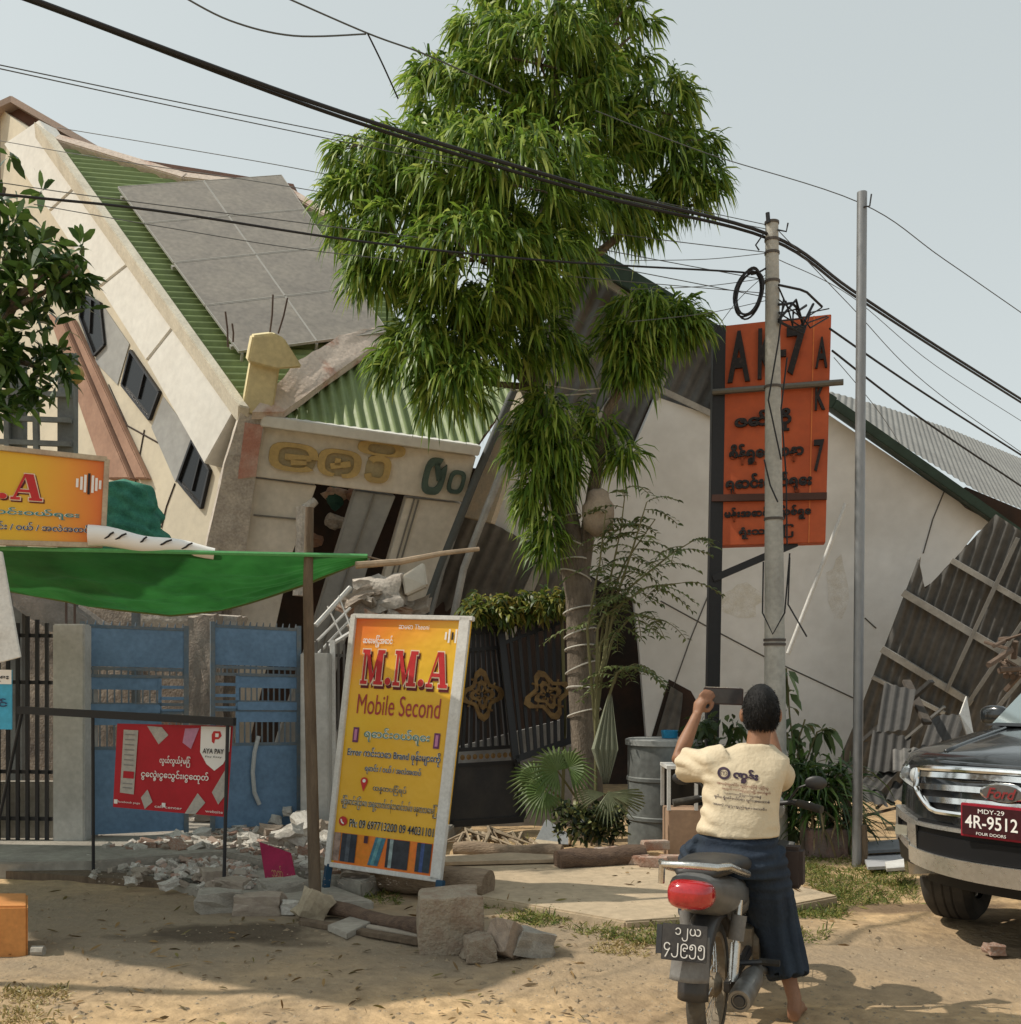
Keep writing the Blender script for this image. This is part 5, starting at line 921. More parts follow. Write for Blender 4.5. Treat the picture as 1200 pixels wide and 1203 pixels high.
def branch(pts, r0, r1, nm='limb'):
    p = [P(*q) for q in pts]; n_ = len(p); return MB().tube(p, [r0 + (r1 - r0) * i / (n_ - 1) for i in range(n_)], 8).build(nm, M_bark, tree, smooth=True)
for pts, a, c in (([(683, 680, 10.8), (700, 560, 10.7), (715, 480, 10.6), (760, 410, 10.5)], .085, .03), ([(625, 455, 10.8), (580, 400, 10.6), (520, 330, 10.4), (450, 270, 10.2)], .07, .02), ([(628, 380, 10.8), (700, 300, 10.9), (760, 250, 11), (820, 240, 11)], .06, .015),
                 ([(640, 280, 10.8), (570, 210, 10.6), (510, 170, 10.5)], .05, .015), ([(645, 220, 10.8), (720, 170, 11), (790, 140, 11)], .045, .012), ([(640, 300, 10.8), (600, 330, 10.2), (560, 360, 9.8)], .045, .015), ([(625, 455, 10.8), (570, 450, 10.4), (520, 460, 10.1)], .04, .012),
                 ([(650, 160, 10.8), (600, 100, 10.6), (560, 60, 10.5)], .035, .01), ([(652, 120, 10.8), (710, 70, 10.9), (745, 40, 11)], .03, .01)): branch(pts, a, c)
# leaf masses: centre x, y, radius x, y, depth offset, number of tufts
lobes = [(650, -30, 95, 50, 0, 34), (570, 40, 38, 34, -.2, 17), (715, 40, 55, 50, .1, 28), (635, 75, 90, 55, -.4, 50), (560, 115, 72, 42, -.3, 34), (505, 85, 28, 18, 0, 9), (675, 145, 100, 55, -.1, 48), (770, 130, 52, 40, .2, 34), (790, 180, 46, 28, .1, 18), (812, 218, 34, 24, .1, 14), (762, 250, 34, 22, .2, 9),
         (440, 180, 46, 34, -.3, 22), (420, 235, 36, 40, -.5, 22), (500, 195, 68, 52, -.6, 42), (595, 215, 100, 65, -.9, 72), (700, 225, 66, 44, -.2, 34), (465, 285, 56, 44, -.7, 32), (560, 305, 92, 58, -1.0, 62), (650, 310, 46, 52, -.6, 26), (440, 330, 28, 22, -.6, 8),
         (525, 385, 56, 44, -.8, 34), (600, 385, 56, 48, -.5, 30), (490, 420, 36, 22, -.9, 13), (540, 448, 42, 22, -.9, 17), (655, 400, 32, 34, -.2, 10), (765, 375, 48, 30, -.3, 32), (800, 372, 24, 24, -.3, 12), (735, 400, 30, 28, -.3, 13), (740, 432, 24, 14, -.3, 7),
         (640, 485, 24, 38, -.35, 18), (664, 530, 20, 26, -.3, 12), (634, 575, 17, 30, -.3, 14), (622, 520, 16, 28, -.3, 9), (645, 625, 12, 20, -.3, 8), (650, 540, 14, 20, -.3, 6), (735, 528, 10, 14, -.2, 4), (708, 485, 18, 20, -.2, 6)]
rng = np.random.RandomState(5); V = []; Fc = []; tp3 = [P(x, y, TY) for x, y in tp]; nt_ = 0
for (x, y, rx, ry, dy, n) in lobes:
    c = np.array(P(x, y, TY + dy)); s = TY / F; R3 = np.array([rx * s, (rx + ry) * .5 * s * .95, ry * s]); n = int(n * 1.25) + 1
    d = rng.normal(size=(n, 3)); d /= np.linalg.norm(d, axis=1, keepdims=True); rad = rng.uniform(.3, 1.0, n) ** .55; ce = c + d * R3 * rad[:, None]
    o = d.copy(); o[:, 2] = np.abs(o[:, 2]) * .4 + .1
    per = 30; b_, d_, L_, W_, bd = rosettes(ce, per, .22, .030, .42, rng, out=o, spread=.72, bend=1.0); b_ = b_ + rng.normal(size=b_.shape) * .035; leaf_mesh(V, Fc, b_, d_, L_, W_, bd, rng)
    for i in range(0, n, 9):
        if nt_ < 95: nt_ += 1; a = Vector(c + (ce[i] - c) * .05); e = Vector(ce[i]); MB().tube([a, a.lerp(e, .5) + Vector((0, 0, .06)), e], [.014, .01, .005], 5, caps=False).build('twig', M_bark, tree)
leaf_build(V, Fc, 'crown', L_main, tree)
# white wire wound round the trunk
M_rope = mat('white_rope', (.52, .49, .43), rough=.7)
for y in (572, 590, 612, 640, 660, 676, 718, 745, 762, 785, 810, 838):
    k = next(i for i in range(len(tp) - 1) if tp[i][1] >= y >= tp[i + 1][1]); t = (tp[k][1] - y) / (tp[k][1] - tp[k + 1][1]); c = tp3[k].lerp(tp3[k + 1], t); r_ = (rr[k] + (rr[k + 1] - rr[k]) * t) + .022; sl = random.uniform(-.12, .16)
    MB().tube([c + Vector((math.cos(a) * r_, math.sin(a) * r_, .05 * sl + sl * .5 * math.cos(a) - .03 * math.sin(a))) for a in [math.pi * 2 * i / 20 for i in range(21)]], .009, 5).build('wire_loop', M_rope, trunk)
q = MB()
for (x0, y0, x1, y1) in ((600, 458, 700, 462), (625, 470, 690, 492), (640, 452, 720, 455)): q.tube([P(x0, y0, 10.6), P((x0 + x1) / 2, (y0 + y1) / 2 + 5, 10.6), P(x1, y1, 10.6)], .007, 5)
q.build('tied_wire', M_rope, tree)
c = P(703, 604, 10.5)
tag(MB().ball(c, (.16, .13, .24), fn=lambda d: 1 + .12 * noise.noise(d * 3) + .08 * math.sin(d.z * 9)).build('hanging_sack', mat('sack_cloth', (.36, .285, .21), (.28, .22, .17), rough=.95, scale=6, bump=.4), smooth='all'), 'brown cloth sack hung on the tree trunk', 'sack')
# ---- left broad leaved tree
t2 = thing('frangipani_tree', 'dark broad leaved tree at the left edge before the cream wall', 'tree', (-5, 9.4, 0)); rng = np.random.RandomState(8)
for pts, a, c_ in (([(-60, 960, 9.6), (-40, 640, 9.5), (-20, 430, 9.4), (20, 350, 9.3), (60, 320, 9.2)], .09, .025), ([(-20, 430, 9.4), (10, 420, 9.4), (40, 430, 9.3)], .05, .02), ([(0, 380, 9.4), (-10, 280, 9.3), (5, 220, 9.3)], .05, .02), ([(10, 365, 9.3), (50, 345, 9.2), (92, 312, 9.1)], .03, .012)):
    p = [P(*q_) for q_ in pts]; n_ = len(p); p[0].z = min(p[0].z, 0.0) if p[0].z < .5 else p[0].z; MB().tube(p, [a + (c_ - a) * i / (n_ - 1) for i in range(n_)], 8).build('branch', M_bark, t2, smooth=True)
V = []; Fc = []
for (x, y, n) in ((10, 215, 4), (-5, 250, 6), (25, 265, 5), (5, 300, 7), (45, 300, 8), (85, 300, 6), (98, 322, 5), (60, 340, 8), (20, 345, 6), (80, 350, 5), (-20, 330, 6), (45, 385, 6), (10, 400, 6), (50, 415, 5), (25, 440, 7), (60, 440, 5), (-10, 440, 6), (35, 460, 5), (0, 470, 5), (-30, 380, 8), (-40, 250, 8)):
    c = np.array(P(x, y, 9.25)); ce = c + rng.normal(size=(n, 3)) * [.09, .14, .08]
    b_, d_, L_, W_, bd = rosettes(ce, 9, .20, .066, -.1, rng, spread=1.0, bend=.35); leaf_mesh(V, Fc, b_, d_, L_, W_, bd, rng, fold=.1)
leaf_build(V, Fc, 'crown', leaf_mat('broad_leaf', [S(44, 68, 32), S(60, 88, 40), S(80, 108, 50), S(108, 134, 66)], .25, .35), t2)
# ---- feathery shrub right of the trunk
def feathery(o, stems, seed, mname, ramp, LL=.085, WW=.026, n_l=9):
    rng = np.random.RandomState(seed); r = random.Random(seed); q = MB(); V = []; Fc = []
    for pts in stems:
        p = [P(*a) for a in pts]; q.tube(p, [.018 - .013 * i / (len(p) - 1) for i in range(len(p))], 6)
        for i in range(n_l):
            t = .35 + .65 * i / (n_l - 1); k = min(int(t * (len(p) - 1)), len(p) - 2); b0 = p[k].lerp(p[k + 1], t * (len(p) - 1) - k); a = r.uniform(0, 6.28); d = Vector((math.cos(a), math.sin(a) * .7, r.uniform(-.1, .5))).normalized(); L = r.uniform(.28, .45); fr = [b0 + d * L * s_ - Vector((0, 0, .5 * L * s_ * s_)) for s_ in [j / 8 for j in range(9)]]
            q.tube(fr, .004, 4, caps=False); sd_ = d.cross(Vector((0, 0, 1))).normalized(); bs_ = []; ds = []
            for j in range(1, 9):
                for s_ in (-1, 1): bs_.append(fr[j]); ds.append(sd_ * s_ + d * .5 + Vector((0, 0, -.25)))
            n = len(bs_); leaf_mesh(V, Fc, np.array(bs_), np.array(ds), LL * rng.uniform(.7, 1.2, n), WW * rng.uniform(.8, 1.2, n), rng.uniform(.2, .6, n), rng)
    q.build('stem', mat('green_stem', (.16, .15, .07), rough=.8), o); leaf_build(V, Fc, 'leaves', MATS.get(mname) or leaf_mat(mname, ramp, .3, .5), o)
nm = thing('feathery_shrub', 'thin feathery shrub with small leaves right of the tree trunk', 'shrub', (.9, 10.5, 0))
feathery(nm, [[(700, 960, 10.5), (700, 800, 10.4), (715, 690, 10.3), (730, 620, 10.2), (735, 575, 10.2)], [(700, 900, 10.4), (705, 760, 10.3), (740, 690, 10.2), (790, 650, 10.1), (815, 635, 10.1)], [(700, 880, 10.4), (702, 740, 10.2), (735, 660, 10.2), (770, 610, 10.2)], [(702, 840, 10.4), (715, 720, 10.2), (760, 690, 10.1), (800, 685, 10)], [(700, 820, 10.4), (720, 750, 10.3), (745, 720, 10.2), (775, 730, 10.1)], [(700, 860, 10.4), (690, 740, 10.2), (705, 660, 10.2), (712, 600, 10.2)], [(705, 850, 10.4), (725, 790, 10.2), (745, 780, 10.2)], [(704, 800, 10.3), (725, 700, 10.2), (745, 640, 10.1), (760, 590, 10.1)]], 3, 'neem_leaf', [S(70, 84, 48), S(92, 106, 60), S(120, 132, 80)], n_l=12)
# ---- variegated hedge on top of the black gate
hd = thing('trailing_hedge', 'variegated trailing plant growing over the black ornamental gate', 'plant', (.1, 11.3, 0)); rng = np.random.RandomState(4); V = []; Fc = []
n = 260; xs_ = rng.uniform(546, 668, n); ce = np.array([P(x, 716 - (x - 546) * .09 + rng.normal() * 7, 11.25 + rng.normal() * .12) for x in xs_])
leaf_mesh(V, Fc, *rosettes(ce, 7, .12, .035, .2, rng, bend=.6), rng); leaf_build(V, Fc, 'leaves', leaf_mat('variegated_leaf', [S(44, 60, 26), S(66, 86, 34), S(96, 112, 46), S(150, 150, 70), S(120, 100, 45)], .3), hd)
q = MB(); q.tube([P(546, 722, 11.3), P(600, 712, 11.3), P(670, 706, 11.4)], .02, 6); q.tube([P(660, 985, 11.4), P(664, 850, 11.4), P(660, 708, 11.4)], .02, 6); q.build('stem', MATS['green_stem'], hd)
# ---- fan palm
fp = thing('fan_palm', 'fan palm with pleated leaves beside the water tank', 'palm', (.7, 10, 0)); M_palm = mat('palm_leaf', (.10, .165, .045), (.16, .20, .075), rough=.5, scale=3, transl=.3); M_palm2 = mat('pale_palm_leaf', (.20, .23, .13), (.26, .27, .17), rough=.5, scale=4, transl=.3)
def fan(c, e1, e2, nrm, r_, a0, a1, m, segs=22, gap=.55, droop=.25):
    q = MB()
    for k in range(segs):
        t0 = a0 + (a1 - a0) * k / segs; t1 = a0 + (a1 - a0) * (k + 1) / segs; tm = (t0 + t1) / 2; R_ = r_ * (1 - .10 * abs(2 * (k + .5) / segs - 1) ** 2) * random.uniform(.93, 1.04)
        def pt(t, rr_, lift): return c + (e1 * math.cos(t) + e2 * math.sin(t)) * rr_ + nrm * lift - Vector((0, 0, droop * r_ * (rr_ / r_) ** 3))
        q.add([c, pt(t0, R_ * gap, 0), pt(tm, R_ * gap, .035 * r_), pt(t1, R_ * gap, 0), pt(tm, R_, -.02), pt(tm, R_ * .98, .02 * r_)], [(0, 1, 2), (0, 2, 3), (1, 4, 5, 2), (2, 5, 4, 3)])
    return q.build('leaf', m, fp, fix=False)
base = G(700, 990)
def palm_leaf(px, py, Y, r_, dirx, tilt, m, a0=-2.3, a1=2.3, droop=.25, segs=22):
    c = P(px, py, Y); e1 = Vector((math.sin(dirx), -.25, math.cos(dirx))).normalized(); nrm = Vector((0, -1, tilt)).normalized(); e2 = nrm.cross(e1).normalized(); nrm = e1.cross(e2).normalized()
    fan(c, e1, e2, nrm, r_, a0, a1, m, segs, droop=droop); MB().tube([base + Vector((random.uniform(-.08, .08), .1, 0)), base.lerp(c, .5) + Vector((0, .05, .08)), c], [.016, .012, .009], 6).build('stalk', MATS['green_stem'], fp)
palm_leaf(655, 905, 9.9, .32, -.9, .7, M_palm); palm_leaf(668, 902, 9.95, .30, .5, .9, M_palm, droop=.35); palm_leaf(640, 930, 9.8, .29, -2.0, .4, M_palm, droop=.3); palm_leaf(630, 915, 10, .28, -1.5, .6, M_palm); palm_leaf(715, 930, 9.6, .33, 2.7, .25, M_palm2, -1.1, 1.1, .05, 16); palm_leaf(712, 932, 9.62, .36, 1.6, .8, M_palm2, -.45, .35, .1, 8); palm_leaf(712, 932, 9.64, .30, -1.6, .8, M_palm2, -.4, .5, .1, 8)
q = MB()
for k in range(9):
    u = (k - 4) / 4; a = P(712 + u * 3, 922, 9.85); q.add([a, P(712 + u * 14 - 3, 880, 9.85 - .05 * (k % 2)), P(717 + u * 2, 815, 9.9), P(712 + (u + .25) * 14 - 3, 880, 9.85 - .05 * ((k + 1) % 2))], [(0, 1, 2, 3)])
q.build('folded_leaf', mat('grey_palm_leaf', (.22, .24, .17), (.3, .31, .23), rough=.6, transl=.2, stretch=(30, 30, 2)), fp, fix=False)
rng = np.random.RandomState(9); sb = thing('low_shrub', 'low bushy shrub with mixed pale and dark leaves under the fan palm', 'shrub', (.7, 9.7, 0)); V = []; Fc = []
ce = np.array([P(rng.uniform(655, 735), rng.uniform(945, 984), 9.7 + rng.normal() * .1) for _ in range(120)]); leaf_mesh(V, Fc, *rosettes(ce, 8, .075, .034, -.1, rng, bend=.3), rng, fold=.1); leaf_build(V, Fc, 'leaves', leaf_mat('croton_leaf', [S(22, 32, 24), S(40, 54, 34), S(76, 88, 48), S(134, 136, 84)], .25), sb)
q = MB()
for x in (670, 695, 720): q.tube([G(x, 993), P(x + 4, 965, 9.72)], .012, 6)
q.build('stem', M_bark, sb)
# ---- yucca clump, leafy creeper by the utility pole
yu = thing('yucca_clump', 'clump of long strappy yucca leaves behind the motorbike', 'plant', (2.9, 9.9, 0)); rng = np.random.RandomState(10); V = []; Fc = []
for (x, y, n, L_) in ((945, 925, 150, .55), (975, 930, 130, .55), (960, 955, 120, .42), (930, 905, 80, .45), (1000, 965, 60, .5), (985, 905, 40, .4)):
    c = np.array(P(x, y, 9.9)); b_ = np.repeat(c[None], n, 0) + rng.normal(size=(n, 3)) * [.06, .08, .05]; d_ = rng.normal(size=(n, 3)); d_[:, 2] = np.abs(d_[:, 2]) * .9 - .1
    leaf_mesh(V, Fc, b_, d_, L_ * rng.uniform(.6, 1.1, n), .030 * rng.uniform(.7, 1.2, n), rng.uniform(.4, 1.3, n), rng, fold=.3)
leaf_build(V, Fc, 'leaves', leaf_mat('yucca_leaf', [S(34, 52, 22), S(52, 78, 32), S(74, 100, 42), S(98, 118, 62)], .2, .4), yu)
V = []; Fc = []; n = 70; c = np.array([P(rng.uniform(950, 1012), rng.uniform(945, 975), 9.75 + rng.normal() * .08) for _ in range(n)]); d_ = rng.normal(size=(n, 3)); d_[:, 2] = -np.abs(d_[:, 2]) - .3
leaf_mesh(V, Fc, c, d_, .32 * rng.uniform(.6, 1.1, n), .022 * rng.uniform(.7, 1.2, n), rng.uniform(.3, .9, n), rng); leaf_build(V, Fc, 'dry_leaves', leaf_mat('dry_yucca', [S(120, 104, 72), S(150, 134, 98), S(98, 88, 60)], .2), yu)
q = MB()
for x in (945, 975, 995): q.tube([G(x, 1003), P(x, 930, 9.9)], .04, 8)
q.build('stem', M_bark, yu)
cr_ = thing('leafy_creeper', 'leafy creeper with broad leaves right of the utility pole', 'plant', (2.7, 10.2, 0)); rng = np.random.RandomState(12); V = []; Fc = []; q = MB()
for pts in ([(930, 985), (935, 900), (928, 840), (924, 785)], [(930, 985), (945, 900), (960, 860), (972, 855)], [(930, 985), (940, 920), (938, 870), (946, 845)], [(925, 985), (920, 900), (926, 860)]):
    p = [P(x, y, 10.2) for x, y in pts]; q.tube(p, .009, 5)
    for i in range(len(p) - 1):
        ce = np.array([p[i].lerp(p[i + 1], rng.rand()) for _ in range(7)]); leaf_mesh(V, Fc, *rosettes(ce, 2, .17, .065, .5, rng, bend=.8), rng, fold=.1)
q.build('stem', MATS['green_stem'], cr_); leaf_build(V, Fc, 'leaves', leaf_mat('creeper_leaf', [S(66, 84, 52), S(88, 106, 66), S(118, 132, 88)], .25), cr_)
bk = thing('leafy_creeper', 'leafy plant between the tank and the raised arm of the man', 'plant', (1.9, 10.4, 0)); V = []; Fc = []; q = MB()
ce = np.array([P(rng.uniform(815, 870), rng.uniform(845, 885), 10.4 + rng.normal() * .15) for _ in range(40)]); leaf_mesh(V, Fc, *rosettes(ce, 4, .14, .06, .2, rng, bend=.5), rng, fold=.1); leaf_build(V, Fc, 'leaves', MATS.get('x') or leaf_mat('creeper_leaf_dark', [S(40, 56, 30), S(60, 78, 42), S(92, 106, 66)], .25), bk)
q.tube([G(840, 985), P(842, 900, 10.4), P(840, 850, 10.4)], .012, 6); q.build('stem', MATS['green_stem'], bk)
# ---- grass
def grass(name, areas, seed, m, h0, h1):
    rng = np.random.RandomState(seed); V = []; Fc = []
    for (poly, n, dens) in areas:
        xs_ = [p[0] for p in poly]; ys_ = [p[1] for p in poly]; B = []; tries = 0
        while len(B) < n and tries < n * 30:
            tries += 1; x = rng.uniform(min(xs_), max(xs_)); y = rng.uniform(min(ys_), max(ys_)); ins = False; j = len(poly) - 1
            for i in range(len(poly)):
                if (poly[i][1] > y) != (poly[j][1] > y) and x < (poly[j][0] - poly[i][0]) * (y - poly[i][1]) / (poly[j][1] - poly[i][1]) + poly[i][0]: ins = not ins
                j = i
            if not ins: continue
            g = G(x, y)
            if noise.noise(Vector((g.x * 2.2, g.y * 2.2, 5))) + dens < rng.rand() * .8: continue
            B.append((g.x, g.y, ground_h(g.x, g.y) - .005))
        B = np.array(B); n_ = len(B); d = rng.normal(size=(n_, 3)); d[:, 2] = np.abs(d[:, 2]) + .5; leaf_mesh(V, Fc, B, d, rng.uniform(h0, h1, n_), rng.uniform(.005, .010, n_), rng.uniform(.3, 1.4, n_), rng)
    tag(leaf_build(V, Fc, name, m, None), kind='stuff')
L_grass = leaf_mat('grass_blade', [S(70, 86, 36), S(96, 110, 48), S(126, 130, 64), S(150, 138, 84)], .3, .6)
grass('grass', [([(545, 1068), (600, 1062), (735, 1090), (880, 1078), (980, 1056), (1000, 1070), (900, 1100), (760, 1108), (640, 1090)], 4200, .25), ([(930, 1006), (1070, 1012), (1080, 1058), (1000, 1062), (940, 1035)], 5200, .45), ([(925, 1062), (1000, 1058), (970, 1098), (930, 1110)], 900, .3), ([(380, 1040), (470, 1040), (470, 1062), (380, 1058)], 900, .5), ([(560, 1050), (600, 1050), (600, 1070), (556, 1070)], 500, .5), ([(540, 985), (700, 985), (700, 1000), (540, 1000)], 500, .2)], 2, L_grass, .04, .13)
grass('dry_grass', [([(0, 1165), (80, 1160), (90, 1203), (0, 1203)], 700, .3), ([(600, 1092), (650, 1096), (650, 1126), (600, 1118)], 400, .4), ([(640, 1085), (760, 1105), (760, 1125), (640, 1110)], 500, .0)], 3, leaf_mat('dry_blade', [S(150, 130, 84), S(170, 150, 100), S(120, 116, 66)], .2), .03, .09)
# ================================================================ MOTORBIKE (local: x right, y forward, z up; origin under the rear axle)
M_bblack = mat('bike_black', (.022, .022, .025), (.04, .038, .035), rough=.45, scale=8, spec=.5); M_bgrey = mat('bike_grey_plastic', (.13, .13, .125), (.09, .09, .088), rough=.4, scale=6, spec=.5, fine=.15); M_chrome = mat('dusty_chrome', (.62, .61, .58), (.45, .43, .4), rough=.25, metal=.9, scale=12)
M_rub = mat('tyre_rubber', (.035, .033, .03), (.09, .078, .06), rough=.9, scale=6, bump=.3); M_alloy = mat('dusty_alloy', (.26, .22, .16), (.18, .14, .10), rough=.6, metal=.4, scale=10); M_tail = mat('red_lens', (.42, .015, .02), (.32, .01, .015), rough=.12, spec=.6, coat=.6, scale=14); M_dgrey = mat('worn_mudflap', (.19, .185, .175), (.14, .13, .12), rough=.7, scale=8)
M_seat = mat('seat_vinyl', (.03, .03, .03), (.055, .052, .048), rough=.55, scale=6)
bike = thing('motorbike', 'dark grey motorbike with red tail light and rear plate under the man', 'motorbike', (.86, 4.62, 0), R(-23))
LB = lambda mb, name, m, par=None, **k: mb.build(name, m, par or bike, local=True, **k)
def wheel(y):
    c = Vector((0, y, .285)); q = MB(); q.lathe(c - Vector((.036, 0, 0)), (1, 0, 0), [(.0, .225), (-.004, .25), (.008, .275), (.024, .284), (.036, .287), (.048, .284), (.064, .275), (.076, .25), (.072, .225)], 40); o = LB(q, 'wheel', M_rub, smooth=True)
    q = MB(); q.lathe(c - Vector((.03, 0, 0)), (1, 0, 0), [(0, .205), (-.004, .226), (.012, .226), (.02, .212), (.04, .212), (.048, .226), (.064, .226), (.06, .205), (0, .205)], 40); LB(q, 'rim', M_alloy, o, smooth=True)
    q = MB(); q.lathe(c - Vector((.055, 0, 0)), (1, 0, 0), [(0, .001), (0, .03), (.02, .055), (.09, .055), (.11, .03), (.11, .001)], 18); LB(q, 'hub', M_alloy, o, smooth=True)
    q = MB()
    for k in range(28): a = 2 * math.pi * k / 28; b_ = a + (.5 if k % 2 else -.5); sx = .025 if k % 4 < 2 else -.025; q.tube([c + Vector((sx, .05 * math.cos(b_), .05 * math.sin(b_))), c + Vector((0, .21 * math.cos(a), .21 * math.sin(a)))], .0022, 4, caps=False)
    LB(q, 'spokes', M_chrome, o); return o
wheel(0); wheel(1.22)
def fender(y, a0, a1, r_, wd, m, nm):
    q = MB(); q.grid(lambda u, v: Vector(((u - .5) * wd, y + (r_ - .35 * (abs(u - .5) * 2) ** 3 * .12) * math.cos(a0 + (a1 - a0) * v), .285 + (r_ - .35 * (abs(u - .5) * 2) ** 3 * .12) * math.sin(a0 + (a1 - a0) * v))), 10, 22)
    o = LB(q, nm, m, smooth='all'); s_ = o.modifiers.new('s', 'SOLIDIFY'); s_.thickness = .006
fender(0, R(25), R(178), .335, .13, M_bblack, 'rear_fender'); fender(1.22, R(10), R(165), .325, .11, M_bgrey, 'front_fender')
q = MB(); q.grid(lambda u, v: Vector(((u - .5) * (.145 + .02 * v), -.335 - .055 * v + .03 * (2 * u - 1) ** 2, .56 - .17 * v)), 8, 8); o = LB(q, 'mudflap', M_dgrey, smooth='all'); s_ = o.modifiers.new('s', 'SOLIDIFY'); s_.thickness = .012
# number plate
PT = Face(Vector((-.10, -.395, .625)), Vector((.085, -.395, .625)), Vector((.085, -.425, .485)), Vector((-.10, -.425, .485)))
PT.n = (PT.c[1] - PT.c[0]).cross(PT.c[3] - PT.c[0]).normalized(); PT.n = PT.n if PT.n.y < 0 else -PT.n
pl = LB(MB().prism(PT.rect(0, 0, 1, 1), PT.n * -.006), 'number_plate', mat('plate_black', (.03, .028, .028), (.06, .055, .05), rough=.6, scale=9), bevel=.002)
for box, s_ in (((.30, .10, .86, .46), '၁၂ယ'), ((.06, .52, .96, .92), '၄၂၉၅၅')):
    a, fs = text_pts(s_, .0); lo = a.min(0); hi = a.max(0); vs = [PT.at(box[0] + (box[2] - box[0]) * (x - lo[0]) / (hi[0] - lo[0]), box[3] - (box[3] - box[1]) * (y - lo[1]) / (hi[1] - lo[1]), .004) for x, y, z in a]
    MB().add(vs, fs).build('plate_characters', mat('plate_white', (.62, .60, .56), rough=.6, fine=0), pl, fix=False)
q = MB(); q.prism(PT.rect(-.12, .05, -.0, .85, .0), PT.n * -.005); LB(q, 'plate_bracket', M_bblack)
# tail light, cowl, grab rail, seat
q = MB(); q.ball((0, -.31, .735), (.095, .085, .062), nu=24, nv=14, fn=lambda d: 1 / max(.2, (abs(d.x) ** 3 + abs(d.y) ** 3 + abs(d.z) ** 3) ** (1 / 3))); LB(q, 'tail_light', M_tail, smooth='all')
def loft(secs, n=20, p=2.6):
    q = MB(); vs = []
    for (y, z, wx, hz) in secs:
        for k in range(n):
            a = 2 * math.pi * k / n; c_, s_ = math.cos(a), math.sin(a); r_ = (abs(c_) ** p + abs(s_) ** p) ** (-1 / p); vs.append((wx * c_ * r_, y, z + hz * s_ * r_))
    N = len(secs); fs = [(i * n + k, i * n + (k + 1) % n, (i + 1) * n + (k + 1) % n, (i + 1) * n + k) for i in range(N - 1) for k in range(n)] + [tuple(range(n)), tuple((N - 1) * n + k for k in range(n))]
    return q.add(vs, fs)
LB(loft([(-.335, .765, .07, .035), (-.30, .755, .095, .06), (-.2, .72, .115, .085), (-.05, .685, .125, .095), (.15, .65, .125, .09), (.35, .62, .11, .07)]), 'tail_cowl', M_bgrey, smooth='all')
LB(loft([(-.26, .80, .075, .022), (-.15, .81, .12, .035), (.1, .795, .135, .045), (.3, .765, .13, .045), (.5, .76, .11, .045), (.62, .775, .08, .035)]), 'seat', M_seat, smooth='all')
q = MB(); q.tube([(-.15, .10, .755), (-.155, -.1, .80), (-.14, -.26, .845), (-.11, -.335, .85), (0, -.35, .855), (.11, -.335, .85), (.14, -.26, .845), (.155, -.1, .80), (.15, .10, .755)], .0155, 10); q.tube([(-.12, -.325, .848), (-.125, -.32, .77)], .014, 8); LB(q, 'grab_rail', M_chrome, smooth=True)
for sx in (-1, 1): q = MB(); q.tube([(sx * .10, .02, .30), (sx * .105, .06, .46)], .024, 12); q.tube([(sx * .105, .055, .44), (sx * .115, .10, .64)], .017, 12); sa = LB(q, 'shock_absorber', M_chrome, smooth=True); q = MB(); q.lathe((sx * .105, .062, .47), (sx * .1, .22, .97), [(0, .026), (0, .034), (.11, .034), (.11, .026)], 12); LB(q, 'spring_cover', M_dgrey, sa, smooth=True)
q = MB()
for sx in (-1, 1): q.beam((sx * .085, -.03, .285), (sx * .085, .5, .33), .03, .05)
LB(q, 'swing_arm', M_bblack, bevel=.005)
q = MB(); q.lathe((.165, -.17, .275), (-.02, 1, .03), [(.004, .012), (.004, .030), (-.004, .034), (-.004, .046), (.03, .052), (.32, .05), (.42, .035), (.50, .022)], 22); q.tube([(.155, .33, .283), (.15, .55, .22), (.1, .75, .2), (.05, .8, .28)], .018, 10); LB(q, 'muffler', mat('muffler_steel', (.24, .235, .22), (.16, .145, .125), rough=.45, metal=.7, scale=10), smooth=True)
q = MB(); q.lathe((.165, -.178, .275), (0, 1, 0), [(0, .001), (0, .022), (.01, .026)], 16); LB(q, 'muffler_outlet', M_bblack)
q = MB(); q.box((0, .62, .33), (.20, .30, .20)); q.box((0, .80, .37), (.11, .22, .12)); q.lathe((.10, .6, .33), (1, 0, 0), [(-.02, .09), (.025, .085), (.03, .001)], 20); LB(q, 'engine', M_alloy, bevel=.015)
q = MB(); q.tube([(0, .15, .60), (0, .4, .58), (0, .75, .50), (0, 1.02, .78)], .035, 10); q.tube([(0, .55, .60), (0, .5, .3)], .02, 8); q.tube([(-.19, .55, .26), (.2, .55, .26)], .012, 8); q.tube([(-.2, .25, .34), (-.09, .22, .33)], .013, 8); q.tube([(.2, .25, .34), (.09, .22, .33)], .013, 8); LB(q, 'frame', M_bblack, smooth=True)
q = MB()
for x, y in ((-.215, .55), (.215, .55), (-.22, .25), (.22, .25)): q.tube([(x - .045, y, .265 if y > .4 else .34), (x + .045, y, .265 if y > .4 else .34)], .016, 8)
LB(q, 'footrest', M_rub, smooth=True)
LB(loft([(.32, .60, .09, .09), (.55, .58, .10, .11), (.8, .60, .10, .10), (.98, .72, .09, .12)]), 'body_panel', M_bgrey, smooth='all')
q = MB(); q.grid(lambda u, v: Vector(((u - .5) * .46 * (1 - .3 * v), .96 + .10 * (1 - (2 * u - 1) ** 2) + .02 * v - .08 * v, .78 - .46 * v)), 12, 8); o = LB(q, 'leg_shield', M_bgrey, smooth='all'); s_ = o.modifiers.new('s', 'SOLIDIFY'); s_.thickness = .01
q = MB()
for sx in (-1, 1): q.tube([(sx * .075, 1.22, .285), (sx * .07, 1.10, .62), (sx * .05, 1.02, .84)], .021, 10)
